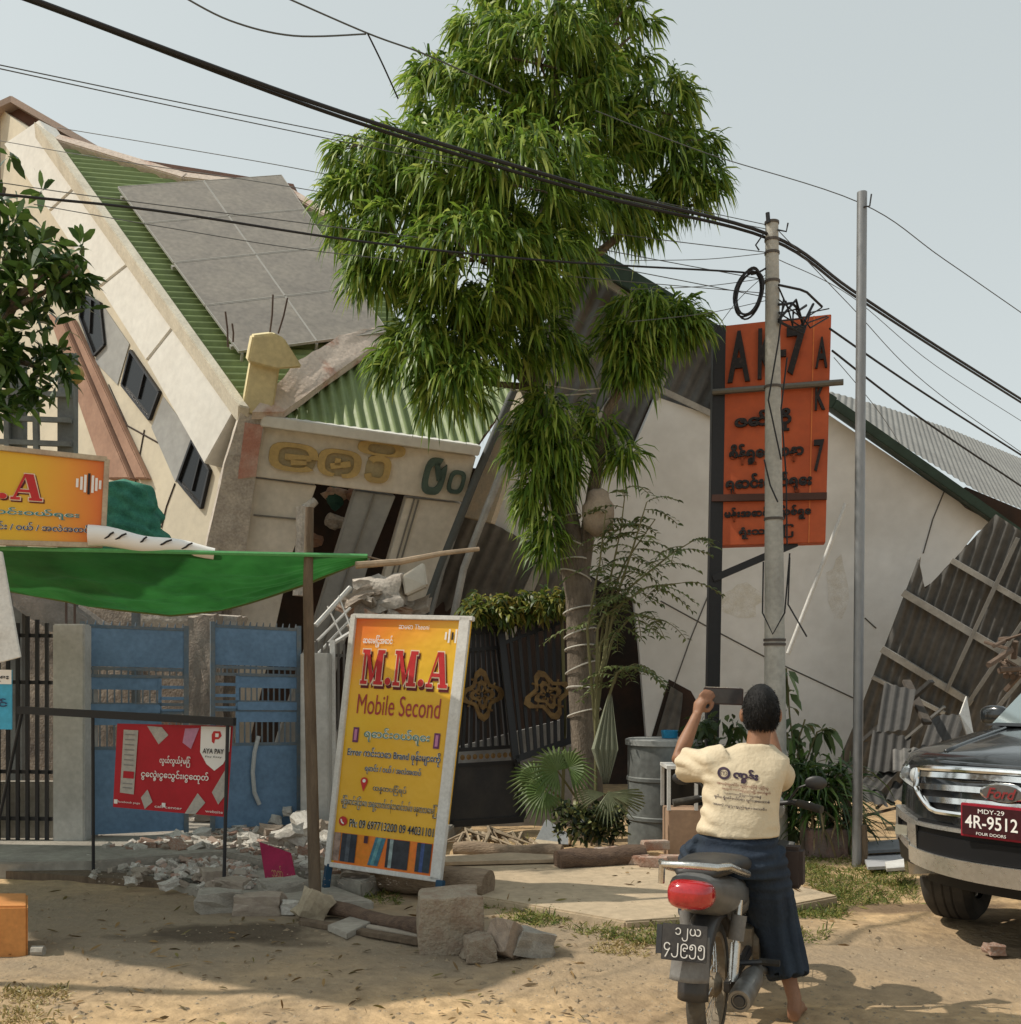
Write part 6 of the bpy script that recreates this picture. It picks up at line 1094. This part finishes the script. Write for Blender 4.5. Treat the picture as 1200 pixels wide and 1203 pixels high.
LB(q, 'front_fork', M_bgrey, smooth=True)
q = MB(); q.tube([(-.36, .86, .965), (-.22, .93, .985), (0, .97, .955), (.22, .93, .985), (.36, .86, .965)], .013, 10); LB(q, 'handlebar', M_bblack, smooth=True)
for sx in (-1, 1):
    q = MB(); q.tube([(sx * .25, .917, .985), (sx * .375, .852, .963)], .020, 10); LB(q, 'grip', M_rub, smooth=True)
    q = MB(); q.tube([(sx * .22, .95, .995), (sx * .30, .945, .985), (sx * .36, .91, .972)], .006, 6); LB(q, 'brake_lever', M_chrome)
    q = MB(); q.tube([(sx * .2, .94, .99), (sx * .25, .93, 1.06), (sx * .30, .92, 1.08)], .006, 6); q.ball((sx * .34, .91, 1.09), (.055, .015, .035)); LB(q, 'mirror', M_bblack, smooth=True)
q = MB(); q.ball((.02, 1.03, .945), (.15, .11, .085), fn=lambda d: 1 / max(.2, (abs(d.x) ** 2.6 + abs(d.y) ** 2.6 + abs(d.z) ** 2.6) ** (1 / 2.6))); LB(q, 'headlight_cowl', mat('cowl_grey', (.27, .275, .26), (.2, .2, .19), rough=.45, scale=8), smooth='all')
q = MB(); q.lathe((.0, 1.12, .94), (0, 1, 0), [(0, .08), (.03, .075), (.04, .05), (.045, .001)], 20); LB(q, 'headlight', M_chrome, smooth=True)
q = MB(); q.box((.26, .70, .70), (.10, .12, .2)); LB(q, 'tool_bag', mat('brown_bag', (.06, .045, .04), rough=.8), bevel=.02)
q = MB(); q.tube([(-.1, .5, .2), (-.2, .45, .02)], .011, 6); LB(q, 'side_stand', M_bblack)
# ================================================================ MAN on the motorbike
M_skin = mat('skin_brown', (.28, .145, .085), (.235, .115, .065), rough=.55, scale=10, fine=.08, spec=.35); M_hair = mat('black_hair', (.005, .0045, .0045), (.010, .009, .0085), rough=.6, scale=40, bump=.35, bscale=260, spec=.25)
man = thing('person', 'man in cream printed T-shirt and dark blue longyi raising a phone', 'person', (1.1, 5.0, 0))
HX = R(8); hr = Vector((math.cos(HX), -math.sin(HX), 0)); hf = Vector((math.sin(HX), math.cos(HX), 0)); hu = Vector((0, 0, 1)); HM = Matrix((hr, hf, hu)).transposed()
def taper(q, pts, rad, n=12): return q.tube(pts, rad, n)
head = P(894, 836, 5.14); q = MB()
def headf(d):
    r_ = 1.0
    if d.y > 0: r_ += .05 * max(0, -d.z) * d.y + .06 * math.exp(-((d.x / .16) ** 2 + ((d.z + .12) / .2) ** 2)) * max(0, d.y)   # chin and nose side
    r_ -= .10 * max(0, -d.z - .3) * (1 - max(0, d.y)) * (abs(d.x) + .3); return r_
q.ball(head, (.076, .096, .118), HM, 28, 20, headf)
q.ball(head + hf * .098 + hu * -.012, (.015, .02, .026), HM)                          # nose
for sx in (-1, 1):
    q.ball(head + hr * (sx * .088) + hf * .004 + hu * -.018, (.014, .024, .036), HM, 14, 10); q.ball(head + hr * (sx * .03) + hf * .085 + hu * .012, (.014, .01, .01), HM)
q.ball(head + hf * .088 + hu * -.062, (.026, .012, .012), HM)
taper(q, [P(889, 905, 5.10), P(890, 880, 5.115), P(893, 856, 5.13)], [.075, .056, .055], 16)
sL, sR = P(836, 897, 5.10), P(911, 904, 5.16)
taper(q, [P(868, 960, 5.06), P(872, 915, 5.09), P(880, 895, 5.10)], [.09, .085, .06], 16); taper(q, [sL, P(880, 895, 5.11), sR], [.05, .07, .05], 12)
eL = P(797, 891, 5.27); hL = P(819, 840, 5.36); taper(q, [sL, sL.lerp(eL, .5), eL, eL.lerp(hL, .35), eL.lerp(hL, .8), hL], [.05, .045, .037, .039, .028, .026], 14)
eR = P(918, 918, 5.41); hR = P(900, 838, 5.52); taper(q, [sR, sR.lerp(eR, .5), eR, eR.lerp(hR, .35), eR.lerp(hR, .8), hR], [.05, .045, .037, .039, .028, .026], 14)
# phone held sideways, hand closed on its left end
PHC = P(850, 818, 5.40); pw, ph_ = .20, .085
def hand(w_, c, fw, up, side, grip):
    """w_ wrist, c palm centre, fw along fingers, up towards thumb side, side out of the palm"""
    q.tube([w_, w_.lerp(c, .5), c, c + fw * .035], [.026, .032, .038, .034], 12, flat=.6)
    for k, L in enumerate((.070, .080, .075, .058)):
        b0 = c + fw * .032 + up * (.026 - .0175 * k); m1 = b0 + fw * L * .42 + side * .006; m2 = m1 + fw * L * .32 + side * .022; m3 = m2 + side * .024 + fw * L * .06; q.tube([b0, m1, m2, m3], [.0105, .0098, .009, .0075], 8)
    t0 = c + up * .03 - fw * .01; q.tube([t0, t0 + up * .022 + fw * .018, t0 + up * .022 + fw * .048 + side * .004, t0 + up * .012 + fw * .068 + side * .01], [.014, .0125, .011, .009], 8)
cL = P(822, 828, 5.375); hand(hL, cL, Vector((.62, .02, .78)).normalized(), Vector((-.70, .05, .62)).normalized() * -1, Vector((.35, .9, -.1)).normalized(), None)
cR = P(899, 828, 5.50); hand(hR, cR, Vector((-.7, 0, .7)).normalized(), Vector((-.6, -.3, -.6)).normalized(), Vector((-.2, -.9, 0)).normalized(), None)
# hips and legs (mostly under the longyi)
hpR, knR, anR = P(893, 1008, 5.02), P(908, 1078, 5.16), P(934, 1184, 5.02); anR.z = .095
hpL = hpR - hr * .22; ftL = Vector((.86, 5.22, .3))
taper(q, [hpR + hu * .02, hpR.lerp(knR, .5), knR, knR.lerp(anR, .35), knR.lerp(anR, .8), anR], [.085, .07, .054, .052, .036, .034], 14); knL = hpL + hf * .36 + hr * -.06 - hu * .06; taper(q, [hpL, hpL.lerp(knL, .5), knL, knL.lerp(ftL, .4), ftL], [.085, .07, .054, .05, .034], 14); taper(q, [hpL, hpR], [.10, .10], 14); taper(q, [P(870, 1000, 5.03), P(868, 950, 5.06)], [.12, .11], 14)
def foot(an, d):
    s_ = d.cross(hu).normalized(); zz = an.z - .095
    q.tube([an, an - hu * .05 - d * .02, Vector((an.x, an.y, zz + .035)) - d * .03], [.034, .034, .03], 12); q.tube([Vector((an.x, an.y, zz + .03)) - d * .045, Vector((an.x, an.y, zz + .045)) + d * .04, Vector((an.x, an.y, zz + .032)) + d * .11, Vector((an.x, an.y, zz + .018)) + d * .165], [.03, .036, .036, .022], 12, flat=1.0)
    for k in range(5): t0 = Vector((an.x, an.y, zz + .014)) + d * (.15 - .008 * abs(k - 1)) + s_ * (.028 - .014 * k); q.tube([t0, t0 + d * .03], [.0105 - .001 * k, .008], 8)
foot(anR, (hf * .9 + hr * .25).normalized()); foot(ftL, hf)
me = q.fused(.0062, 5, .5); MB().build('body', M_skin, man, smooth='all', mesh=me)
# hair
def hairf(d):
    low = max(0, -d.z - .70 + .42 * max(0, d.y)); r_ = 1.03 - .9 * low - (.5 * max(0, d.y - .45) if d.z < .45 else 0); return max(.55, r_) * (1 + .03 * noise.noise(d * 9) + .012 * noise.noise(d * 26))
q = MB(); q.ball(head + hf * -.010 + hu * .008, (.084, .102, .124), HM, 40, 28, hairf); hm_ = q.fused(.006, 2, .4); hair = MB().build('hair', M_hair, man, smooth='all', mesh=hm_)
rng = np.random.RandomState(33); idx = rng.choice(len(hm_.vertices), 7500); B = np.array([hm_.vertices[i].co for i in idx]); NN = np.array([hm_.vertices[i].normal for i in idx]); dd = NN * .28 + rng.normal(size=NN.shape) * .25; dd[:, 2] -= .6
V = []; Fc = []; leaf_mesh(V, Fc, B - NN * .002, dd, rng.uniform(.010, .020, len(B)), rng.uniform(.0012, .002, len(B)), rng.uniform(.1, .5, len(B)), rng); leaf_build(V, Fc, 'hair_strands', M_hair, hair)
# shirt
q = MB(); rings = [(981, 868, .190, .145, 5.04), (965, 868, .186, .138, 5.045), (940, 871, .176, .13, 5.06), (918, 873, .190, .13, 5.08), (902, 874, .212, .124, 5.10), (890, 876, .205, .108, 5.115), (881, 882, .135, .085, 5.118), (874, 888, .085, .075, 5.118)]
n_ = 36; vs = []
for (py, px, wx, dp, Y) in rings:
    c = P(px, py, Y)
    for k in range(n_): a = 2 * math.pi * k / n_; c_, s_ = math.cos(a), math.sin(a); r_ = (abs(c_) ** 2.5 + abs(s_) ** 2.5) ** (-1 / 2.5); vs.append(c + hr * (wx * c_ * r_) + hf * (dp * s_ * r_))
N = len(rings); q.add(vs, [(i * n_ + k, i * n_ + (k + 1) % n_, (i + 1) * n_ + (k + 1) % n_, (i + 1) * n_ + k) for i in range(N - 1) for k in range(n_)] + [tuple(range(n_)), tuple((N - 1) * n_ + k for k in range(n_))])
cuL = sL.lerp(eL, .80) + Vector((.012, 0, -.015)); q.tube([P(855, 893, 5.10), sL + Vector((.01, 0, -.008)), sL.lerp(cuL, .6) + hu * -.015, cuL + hu * -.01], [.085, .088, .086, .088], 18); cuR = sR.lerp(eR, .62); q.tube([P(897, 897, 5.13), sR + Vector((-.01, 0, -.005)), sR.lerp(cuR, .6), cuR], [.08, .08, .078, .08], 18)
me = q.fused(.0085, 6, .5)
for v in me.vertices:
    c = v.co; s_ = (c - P(868, 930, 5.07)); fold = noise.noise(Vector((s_.x * 9 + s_.z * 5, s_.y * 6, s_.z * 14 - s_.x * 8))); f2 = noise.noise(c * 22); arm = max(0, min(1, (P(845, 890, 5.1).x - c.x) / .08)); hem = max(0, min(1, (P(868, 945, 5).z - c.z) / .12))
    v.co = c + v.normal * (.004 * fold + .007 * (.35 - abs(noise.noise(Vector((s_.x * 5 + s_.z * 6, s_.y * 4, s_.z * 7 - s_.x * 6))))) + .001 * f2 + .006 * arm * math.sin((c.x * .6 + c.z) * 75 + 2 * fold) + .0025 * hem * math.sin(c.z * 60 + s_.x * 16 + 3 * fold))
me.update(); M_shirt = mat('cream_cotton', (.62, .525, .375), (.56, .47, .33), rough=.85, scale=5, bump=.25, bscale=60, fine=.04, spec=.15); shirt = MB().build('shirt', M_shirt, man, smooth='all', mesh=me)
bm = bmesh.new(); bm.from_mesh(me); tree_b = BVHTree.FromBMesh(bm); bm.free()
def on_shirt(p):
    h = tree_b.ray_cast(p - hf * .5, hf); return (h[0] - hf * .0035) if h[0] else p
SB = Face(P(838, 896, 4.96), P(918, 904, 4.96), P(912, 962, 4.94), P(834, 954, 4.94)); M_print = mat('print_dark', (.035, .025, .05), (.06, .035, .05), rough=.8, scale=40); M_maroon = mat('print_maroon', (.20, .075, .06), (.26, .12, .09), rough=.8, scale=60)
def st_(box, s, m, bold=.0, nm='shirt_print'): text_on(SB, box, s, m, shirt, nm, d=0, bold=bold, proj=on_shirt)
st_((.31, .07, .68, .36), 'ဏွှန်း', M_print, .06)
q = MB()
for k in range(28):
    a0, a1 = 2 * math.pi * k / 28, 2 * math.pi * (k + 1) / 28; q.poly([on_shirt(SB.at(.175 + .095 * math.cos(a) * r_, .20 + .125 * math.sin(a) * r_)) for a, r_ in ((a0, 1), (a1, 1), (a1, .62), (a0, .62))])
q.build('shirt_emblem', M_print, shirt, fix=False); st_((.125, .16, .225, .24), 'က', M_print)
for box, s in (((.08, .37, .84, .44), 'အားလုံးစုပေါင်း ကူညီကြပါစို့ ပြည်သူ့'), ((.16, .47, .88, .53), 'အတွက် လက်တွဲညီညီဖြင့် ဆောင်ရွက်'), ((.20, .56, .74, .62), 'မန္တလေးမြို့ လူငယ်များအဖွဲ့'), ((.06, .64, .88, .72), 'ဖုန်း၊ ရုံးခန်းလိပ်စာ ချမ်းအေးသာစံ'), ((.04, .80, .84, .86), 'အခမဲ့ လူမှုကူညီရေးအသင်း')): st_((box[0], box[1] - .005, box[2], box[3] + .012), s, M_maroon if box[1] < .5 else M_print, .015)
# longyi
q = MB(); rings = [(973, 868, .168, .118, 5.04), (990, 868, .182, .140, 5.03), (1010, 868, .195, .165, 5.02), (1026, 872, .195, .17, 5.04)]; vs = []
for (py, px, wx, dp, Y) in rings:
    c = P(px, py, Y)
    for k in range(n_): a = 2 * math.pi * k / n_; vs.append(c + hr * (wx * math.cos(a)) + hf * (dp * math.sin(a)))
N = len(rings); q.add(vs, [(i * n_ + k, i * n_ + (k + 1) % n_, (i + 1) * n_ + (k + 1) % n_, (i + 1) * n_ + k) for i in range(N - 1) for k in range(n_)] + [tuple(range(n_)), tuple((N - 1) * n_ + k for k in range(n_))])
hm = P(926, 1148, 5.04); q.tube([hpR + Vector((-.01, 0, .02)), P(899, 1040, 5.06), P(908, 1080, 5.10), P(918, 1115, 5.08), hm], [.13, .125, .115, .105, .098], 20); q.tube([hpL, hpL.lerp(knL, .5), knL, knL + Vector((0, .02, -.16)), knL + Vector((0, .02, -.3))], [.125, .11, .095, .09, .09], 18)
me = q.fused(.009, 6, .5)
for v in me.vertices:
    c = v.co; lo_ = max(0, min(1, (P(0, 1030, 5.05).z - c.z) / .15)); v.co = c + v.normal * (.007 * noise.noise(Vector((c.x * 14, c.y * 14, c.z * 4))) + (1 - lo_) * .005 * math.sin(c.z * 120 + 3 * noise.noise(c * 5)) + lo_ * .010 * math.sin((c.x + c.y * .5) * 70 + c.z * 9 + 2 * noise.noise(c * 6)))
me.update(); MB().build('longyi', mat('dark_blue_cotton', (.032, .044, .062), (.024, .033, .05), rough=.85, scale=6, bump=.25, bscale=80, fine=.15, spec=.15), man, smooth='all', mesh=me)
# phone in his hand
phn = thing('phone', 'dark phone held sideways in the raised hands of the man', 'phone', PHC); pm = Matrix.Rotation(R(2), 3, 'Y') @ Matrix.Rotation(R(-4), 3, 'Z')
MB().box(PHC, (pw, .012, ph_), pm).build('body', mat('phone_case', (.075, .042, .038), (.05, .03, .03), rough=.4, scale=12), phn, bevel=.004); MB().box(PHC + Vector((0, -.0075, 0)), (pw - .012, .002, ph_ - .012), pm).build('screen', mat('phone_screen_glass', (.05, .048, .05), rough=.15, spec=.5), phn); MB().box(PHC + Vector((0, 0, ph_ / 2 + .002)), (pw - .02, .009, .003), pm).build('edge', M_chrome, phn)
# ================================================================ SUV (local: y forward, x to the far side, z up)
M_paint = mat('dark_paint', (.012, .014, .016), (.017, .019, .02), rough=.2, scale=2, spec=.5, coat=.7, fine=.06); M_grille = mat('grille_black', (.008, .008, .009), rough=.5, fine=0); M_cchrome = mat('bright_chrome', (.78, .78, .77), rough=.12, metal=1.0, fine=.03); M_silver = mat('silver_trim', (.60, .59, .57), (.52, .51, .48), rough=.3, metal=.8, scale=4); M_lens = mat('lamp_glass', (.42, .44, .44), rough=.06, spec=.8, coat=1.0, fine=0); M_lampl = mat('projector_lens', (.14, .15, .155), rough=.05, spec=.8, coat=1.0, fine=0); M_lampd = mat('lamp_dark', (.03, .03, .032), rough=.15, spec=.6, fine=0)
HD = Vector((-math.sin(R(54)), -math.cos(R(54)), 0)); FC_ = Vector((2.78, 5.95, 0)); car = thing('suv', 'dark grey SUV with chrome grille and red number plate', 'car', FC_ - HD * 2.45 * 1.03, R(126)); car.scale = (1.03, 1.03, 1.03)
CB = lambda mb, name, m, par=None, **k: mb.build(name, m, par or car, local=True, **k)
def sweep(x): return .40 * (min(abs(x), .93) / .93) ** 2.6
def fz(z): # the nose leans back above the bumper and tucks in below
    return .10 * max(0, z - .78) + .25 * max(0, z - .98) + .25 * max(0, .55 - z)
def FP(x, z, out=0.0): return Vector((x, 2.45 - sweep(x) - fz(z) + out, z))
WY = (1.55, -1.30)
def half_w(y):
    if y > 1.9: return .93
    return .93
# body shell: sections along the car
secs = []; ys_ = [2.45, 2.42, 2.36, 2.28, 2.18, 2.08] + [2.0 - .06 * k for k in range(73)] + [-2.40, -2.45]
def top(y): return 1.085 + .165 * min(1, max(0, (2.34 - y) / 1.15)) ** .8 if y > 1.1 else 1.24
q = MB(); vs = []; npt = 0
for y in ys_:
    d = 2.45 - y
    # nose outline: widest half-width whose sweep has been reached
    w_ = .93 if d >= .40 else .93 * (max(d, .0) / .40) ** (1 / 2.6); w_ = max(w_, .30); zt = top(y) - (.14 * max(0, 1 - d / .12)); zb = .36 + .10 * max(0, 1 - d / .25)
    if y < -2.3: w_ = .90; zb = .5
    arch = 0
    for wy in WY:
        if abs(y - wy) < .45: arch = max(arch, .36 + math.sqrt(.45 ** 2 - (y - wy) ** 2))
    zs = max(zb, arch); cr = .035
    half = [(0, max(zb, arch * .95)), (w_ * .80, zs), (w_ * .97, zs + .001), (w_, max(.62, zs + .01)), (w_ * .995, max(.82, zs + .02)), (w_ * .975, max(zt - .10, zs + .03)), (w_ * .93, zt - .035), (w_ * .84, zt - .005), (w_ * .70, zt - .008 + .022), (w_ * .35, zt + .03), (0, zt + cr)]
    npt = len(half); ring = half + [(-x, z) for x, z in half[-2:0:-1]]
    vs += [Vector((x, y, z)) for x, z in ring]
n_ = 2 * npt - 2; N = len(ys_); q.add(vs, [(i * n_ + k, i * n_ + (k + 1) % n_, (i + 1) * n_ + (k + 1) % n_, (i + 1) * n_ + k) for i in range(N - 1) for k in range(n_)] + [tuple(range(n_)), tuple((N - 1) * n_ + k for k in range(n_))])
CB(q, 'body', M_paint, smooth=True)
# cabin
base = [(1.26, .80, 1.22), (.95, .86, 1.24), (-2.2, .86, 1.24), (-2.38, .80, 1.24)]; roof = [(.42, .66, 1.84), (.30, .68, 1.86), (-1.9, .68, 1.87), (-2.15, .64, 1.80)]
q = MB(); q.v = []
for (y, x, z) in base: q.v += [(x, y, z), (-x, y, z)]
for (y, x, z) in roof: q.v += [(x, y, z), (-x, y, z)]
for i in range(3): q.f += [(2 * i, 2 * i + 2, 8 + 2 * i + 2, 8 + 2 * i), (2 * i + 1, 8 + 2 * i + 1, 8 + 2 * i + 3, 2 * i + 3), (8 + 2 * i, 8 + 2 * i + 2, 8 + 2 * i + 3, 8 + 2 * i + 1)]
q.f += [(0, 8, 9, 1), (6, 7, 15, 14)]; CB(q, 'cabin', M_paint, bevel=.02)
M_wind = mat('windscreen_glass', (.30, .36, .36), rough=.06, metal=.55, spec=1.0, coat=1.0, fine=0)
WS = [Vector((-.77, 1.24, 1.245)), Vector((.77, 1.24, 1.245)), Vector((.63, .47, 1.81)), Vector((-.63, .47, 1.81))]; nn = (WS[1] - WS[0]).cross(WS[3] - WS[0]).normalized(); nn = nn if nn.z > 0 else -nn
CB(MB().prism([p + nn * .028 for p in WS], nn * -.012), 'windscreen', M_wind)
for sx in (-1, 1):
    for y0, y1 in ((.75, -.15), (-.22, -1.1), (-1.18, -1.95)):
        sl = lambda y, z, o=.012: Vector((sx * (.86 - .18 * (z - 1.24) / .63 + o), y, z)); CB(MB().poly([sl(y0 if y0 != .75 else .85, 1.29), sl(y1, 1.29), sl(y1, 1.76), sl(y0 if y0 != .75 else .42, 1.76)]), 'side_window', M_lampd)
    q = MB(); q.ball((sx * 1.01, .80, 1.31), (.10, .05, .07), fn=lambda d: 1 / max(.2, (abs(d.x) ** 3 + abs(d.y) ** 3 + abs(d.z) ** 3) ** (1 / 3))); q.beam((sx * .86, .82, 1.26), (sx * .97, .80, 1.27), .05, .04); CB(q, 'door_mirror', M_paint, smooth='all')
q = MB(); q.grid(lambda u, v: Vector(((u - .5) * 1.5, 1.36 - .18 * v + .02, 1.25 + .02 * v + .012)), 6, 2); CB(q, 'cowl', M_grille)
q = MB()
for x0, x1 in ((-.55, -.02), (.05, .6)): q.tube([Vector((x0, 1.25, 1.255)) + nn * .035, Vector((x1, 1.08, 1.37)) + nn * .035], .01, 6)
CB(q, 'wiper', M_grille)
# bonnet creases
for sx in (-1, 1):
    q = MB(); q.tube([Vector((sx * (.52 + .10 * t), 2.20 - 1.0 * t, top(2.2 - 1.0 * t) + .017)) for t in [i / 10 for i in range(11)]], .014, 8); CB(q, 'bonnet_crease', M_paint, smooth='all')
q = MB(); q.tube([FP(x, 1.075, .012) - Vector((0, .03, 0)) for x in [-.8 + 1.6 * i / 24 for i in range(25)]], .016, 8); CB(q, 'bonnet_lip', M_paint, smooth=True)
def strip(x0, x1, zf0, zf1, out, th, m, nm, n=28, par=None, smooth=True):
    """band that follows the nose between two height curves"""
    q = MB(); X = [x0 + (x1 - x0) * i / n for i in range(n + 1)]; vs = []
    for x in X: a, b_ = zf0(x), zf1(x); vs += [FP(x, a, out), FP(x, b_, out), FP(x, b_, out - th), FP(x, a, out - th)]
    fs = [(4 * i + k, 4 * i + (k + 1) % 4, 4 * i + 4 + (k + 1) % 4, 4 * i + 4 + k) for i in range(n) for k in range(4)] + [(0, 1, 2, 3), (4 * n, 4 * n + 3, 4 * n + 2, 4 * n + 1)]
    return CB(q.add(vs, fs), nm, m, par, smooth=smooth)
C = lambda v: (lambda x: v)
gl = lambda x: .80 + .12 * max(0, (abs(x) - .44) / .20) ** 1.5; gt = lambda x: 1.055 - .02 * (abs(x) / .62) ** 2
# solid front so the nose closes behind the trim
strip(-.90, .90, C(.44), lambda x: 1.07 - .03 * (abs(x) / .9) ** 2, .004, .3, M_paint, 'front_panel', 40)
gr = strip(-.64, .64, gl, gt, .014, .02, M_grille, 'grille', 32)
for z0, z1 in ((.862, .895), (.934, .967), (1.006, 1.036)): strip(-.60, .60, lambda x, z=z0: z - .02 * (abs(x) / .6) ** 2, lambda x, z=z1: z - .02 * (abs(x) / .6) ** 2, .038, .02, M_cchrome, 'grille_bar', 28, gr)
q = MB(); lp = [FP(x, gt(x), .035) for x in [-.64 + 1.28 * i / 24 for i in range(25)]] + [FP(x, gl(x), .035) for x in [.64 - 1.28 * i / 24 for i in range(25)]]; lp.append(lp[0]); q.tube(lp, .019, 8); CB(q, 'grille_surround', M_cchrome, gr, smooth=True)
# oval badge
BC = FP(0, .945, .06); q = MB(); q.lathe((0, 0, 0), (0, 0, 1), [(-.02, .001), (-.02, 1), (.0, 1), (.012, .86), (.012, .001)], 32); q.v = [tuple(BC + Vector((x * .135, z * .9, y * .055))) for x, y, z in q.v]; bd = CB(q, 'badge', M_cchrome, smooth=True)
q = MB(); q.lathe((0, 0, 0), (0, 0, 1), [(.013, .001), (.013, .84), (.016, .84), (.016, .001)], 32); q.v = [tuple(BC + Vector((x * .135, z * .9 + .001, y * .055))) for x, y, z in q.v]; CB(q, 'badge_field', mat('badge_dark', (.10, .09, .085), rough=.3), bd)
def ctext(s, cx, cz, w_, h_, m, out, par, bold=.0, shear=0.0, nm='lettering'):
    a, fs = text_pts(s, bold, shear=shear); lo = a.min(0); hi = a.max(0); vs = []
    for x, y, z in a: u = (x - lo[0]) / (hi[0] - lo[0]) - .5; v = (y - lo[1]) / (hi[1] - lo[1]) - .5; vs.append(Vector((cx - u * w_, out, cz + v * h_)))
    CB(MB().add(vs, fs), nm, m, par, fix=False)
ctext('Ford', 0, .945, .17, .058, mat('badge_red', (.22, .03, .03), rough=.4), BC.y + .022, bd, .02, .35)
# number plate
py_ = FP(0, .80, .075).y; npl = CB(MB().box((.05, py_ - .012, .785), (.365, .02, .185)), 'number_plate', mat('plate_frame_red', (.30, .015, .03), rough=.4), bevel=.004); CB(MB().box((.05, py_ + .0005, .785), (.337, .008, .158)), 'plate_field', mat('plate_field_dark', (.045, .009, .012), rough=.4), npl)
ctext('4R-9512', .05, .78, .30, .072, M_wht, py_ + .007, npl, .01); ctext('MDY-29', .05, .84, .15, .024, M_wht, py_ + .007, npl, .0); ctext('FOUR DOORS', .05, .717, .17, .016, M_wht, py_ + .007, npl, .0)
CB(MB().box((-.22, py_ - .02, .79), (.10, .01, .17)), 'plate_bracket', mat('bracket_red', (.25, .015, .02), rough=.5), npl)
# headlights
for sx in (-1, 1):
    a0, a1 = sorted((sx * .60, sx * .905)); zl = lambda x: .90 + .05 * (abs(x) - .6) / .3; zh = lambda x: 1.055 - .03 * (abs(x) - .6) / .3
    h = strip(a0, a1, zl, zh, .016, .03, M_lampd, 'headlight', 12); c = FP(sx * .80, .985, .02)
    for r_, m_, o_ in ((.052, M_cchrome, -.012), (.038, M_lampl, .0)): CB(MB().lathe(c + Vector((0, o_, 0)), (sx * .15, 1, 0), [(-.02, r_), (.0, r_), (.012, r_ * .8), (.018, .001)], 20), 'lamp', m_, h, smooth=True)
    CB(MB().lathe(FP(sx * .675, .985, .02), (sx * .2, 1, 0), [(-.02, .045), (0, .045), (.015, .03), (.02, .001)], 16), 'lamp', M_lens, h, smooth=True); strip(a0, a1, zl, lambda x: zl(x) + .022, .03, .02, M_lens, 'lamp_strip', 10, h)
    # silver claw round the fog lamp
    s0, s1 = sorted((sx * .62, sx * .925)); strip(s0, s1, lambda x: .685 + .03 * (abs(x) - .62) / .3, lambda x: .725 + .045 * (abs(x) - .62) / .3, .045, .05, M_silver, 'bumper_trim', 10)
    s0, s1 = sorted((sx * .875, sx * .925)); strip(s0, s1, C(.56), C(.73), .045, .05, M_silver, 'bumper_trim', 4); s0, s1 = sorted((sx * .62, sx * .72)); strip(s0, s1, C(.47), C(.70), .047, .05, M_silver, 'bumper_trim', 6); s0, s1 = sorted((sx * .70, sx * .90)); strip(s0, s1, lambda x: .535 + .06 * (abs(x) - .70) / .2, lambda x: .585 + .05 * (abs(x) - .70) / .2, .046, .05, M_silver, 'bumper_trim', 8)
    s0, s1 = sorted((sx * .715, sx * .875)); strip(s0, s1, C(.585), C(.685), .012, .02, M_grille, 'fog_recess', 6); CB(MB().box(FP(sx * .80, .635, .03), (.10, .02, .06)), 'fog_lamp', mat('fog_glass', (.30, .28, .22), rough=.1, spec=.6))
strip(-.62, .62, C(.64), C(.735), .022, .03, M_grille, 'lower_band', 24); strip(-.62, .62, C(.55), C(.66), .030, .03, M_grille, 'lower_grille', 24); strip(-.62, .62, C(.70), C(.722), .05, .03, M_silver, 'bumper_bar', 24)
strip(-.70, .70, lambda x: .43 + .03 * (abs(x) / .7) ** 2, lambda x: .545 + .02 * (abs(x) / .7) ** 3, .05, .08, M_silver, 'skid_plate', 24); strip(-.60, .60, C(.36), C(.44), -.02, .1, M_grille, 'under_tray', 20)
for sx in (-1, 1): s0, s1 = sorted((sx * .70, sx * .92)); strip(s0, s1, C(.44), C(.56), .02, .06, M_grille, 'bumper_corner', 8)
# wheels
for wy in WY:
    for sx in (-1, 1):
        c = Vector((sx * .83, wy, .385)); ax = Vector((1, 0, 0))
        if wy > 0: ax = Matrix.Rotation(R(16), 3, 'Z') @ ax
        q = MB(); q.lathe(c - ax * .13, ax, [(.0, .24), (-.02, .28), (-.02, .34), (.015, .378), (.07, .385), (.08, .376), (.09, .385), (.125, .386), (.13, .376), (.14, .386), (.18, .385), (.19, .376), (.20, .385), (.245, .378), (.28, .34), (.28, .28), (.26, .24)], 48); w_ = CB(q, 'wheel', mat('suv_rubber', (.03, .029, .028), (.06, .055, .048), rough=.85, scale=5), smooth=True)
        q = MB(); q.lathe(c - ax * .1, ax, [(0, .235), (0, .255), (.2, .255), (.2, .235), (.17, .23), (.03, .23)], 36); q.lathe(c + ax * (sx * .06), ax * sx, [(-.02, .07), (.03, .06), (.035, .001)], 18)
        for k in range(6): a = k * math.pi / 3; e = Vector((0, math.cos(a), math.sin(a))); e = Matrix.Rotation(R(16) if wy > 0 else 0, 3, 'Z') @ e; q.beam(c + ax * (sx * .07), c + ax * (sx * .06) + e * .24, .06, .03)
        CB(q, 'rim', M_silver, w_, smooth=True)
q = MB(); q.tube([(-.7, 1.55, .37), (.7, 1.55, .37)], .05, 10); q.tube([(-.7, -1.3, .37), (.7, -1.3, .37)], .06, 10); q.box((0, 0, .36), (1.2, 4.2, .1)); CB(q, 'chassis', M_grille)
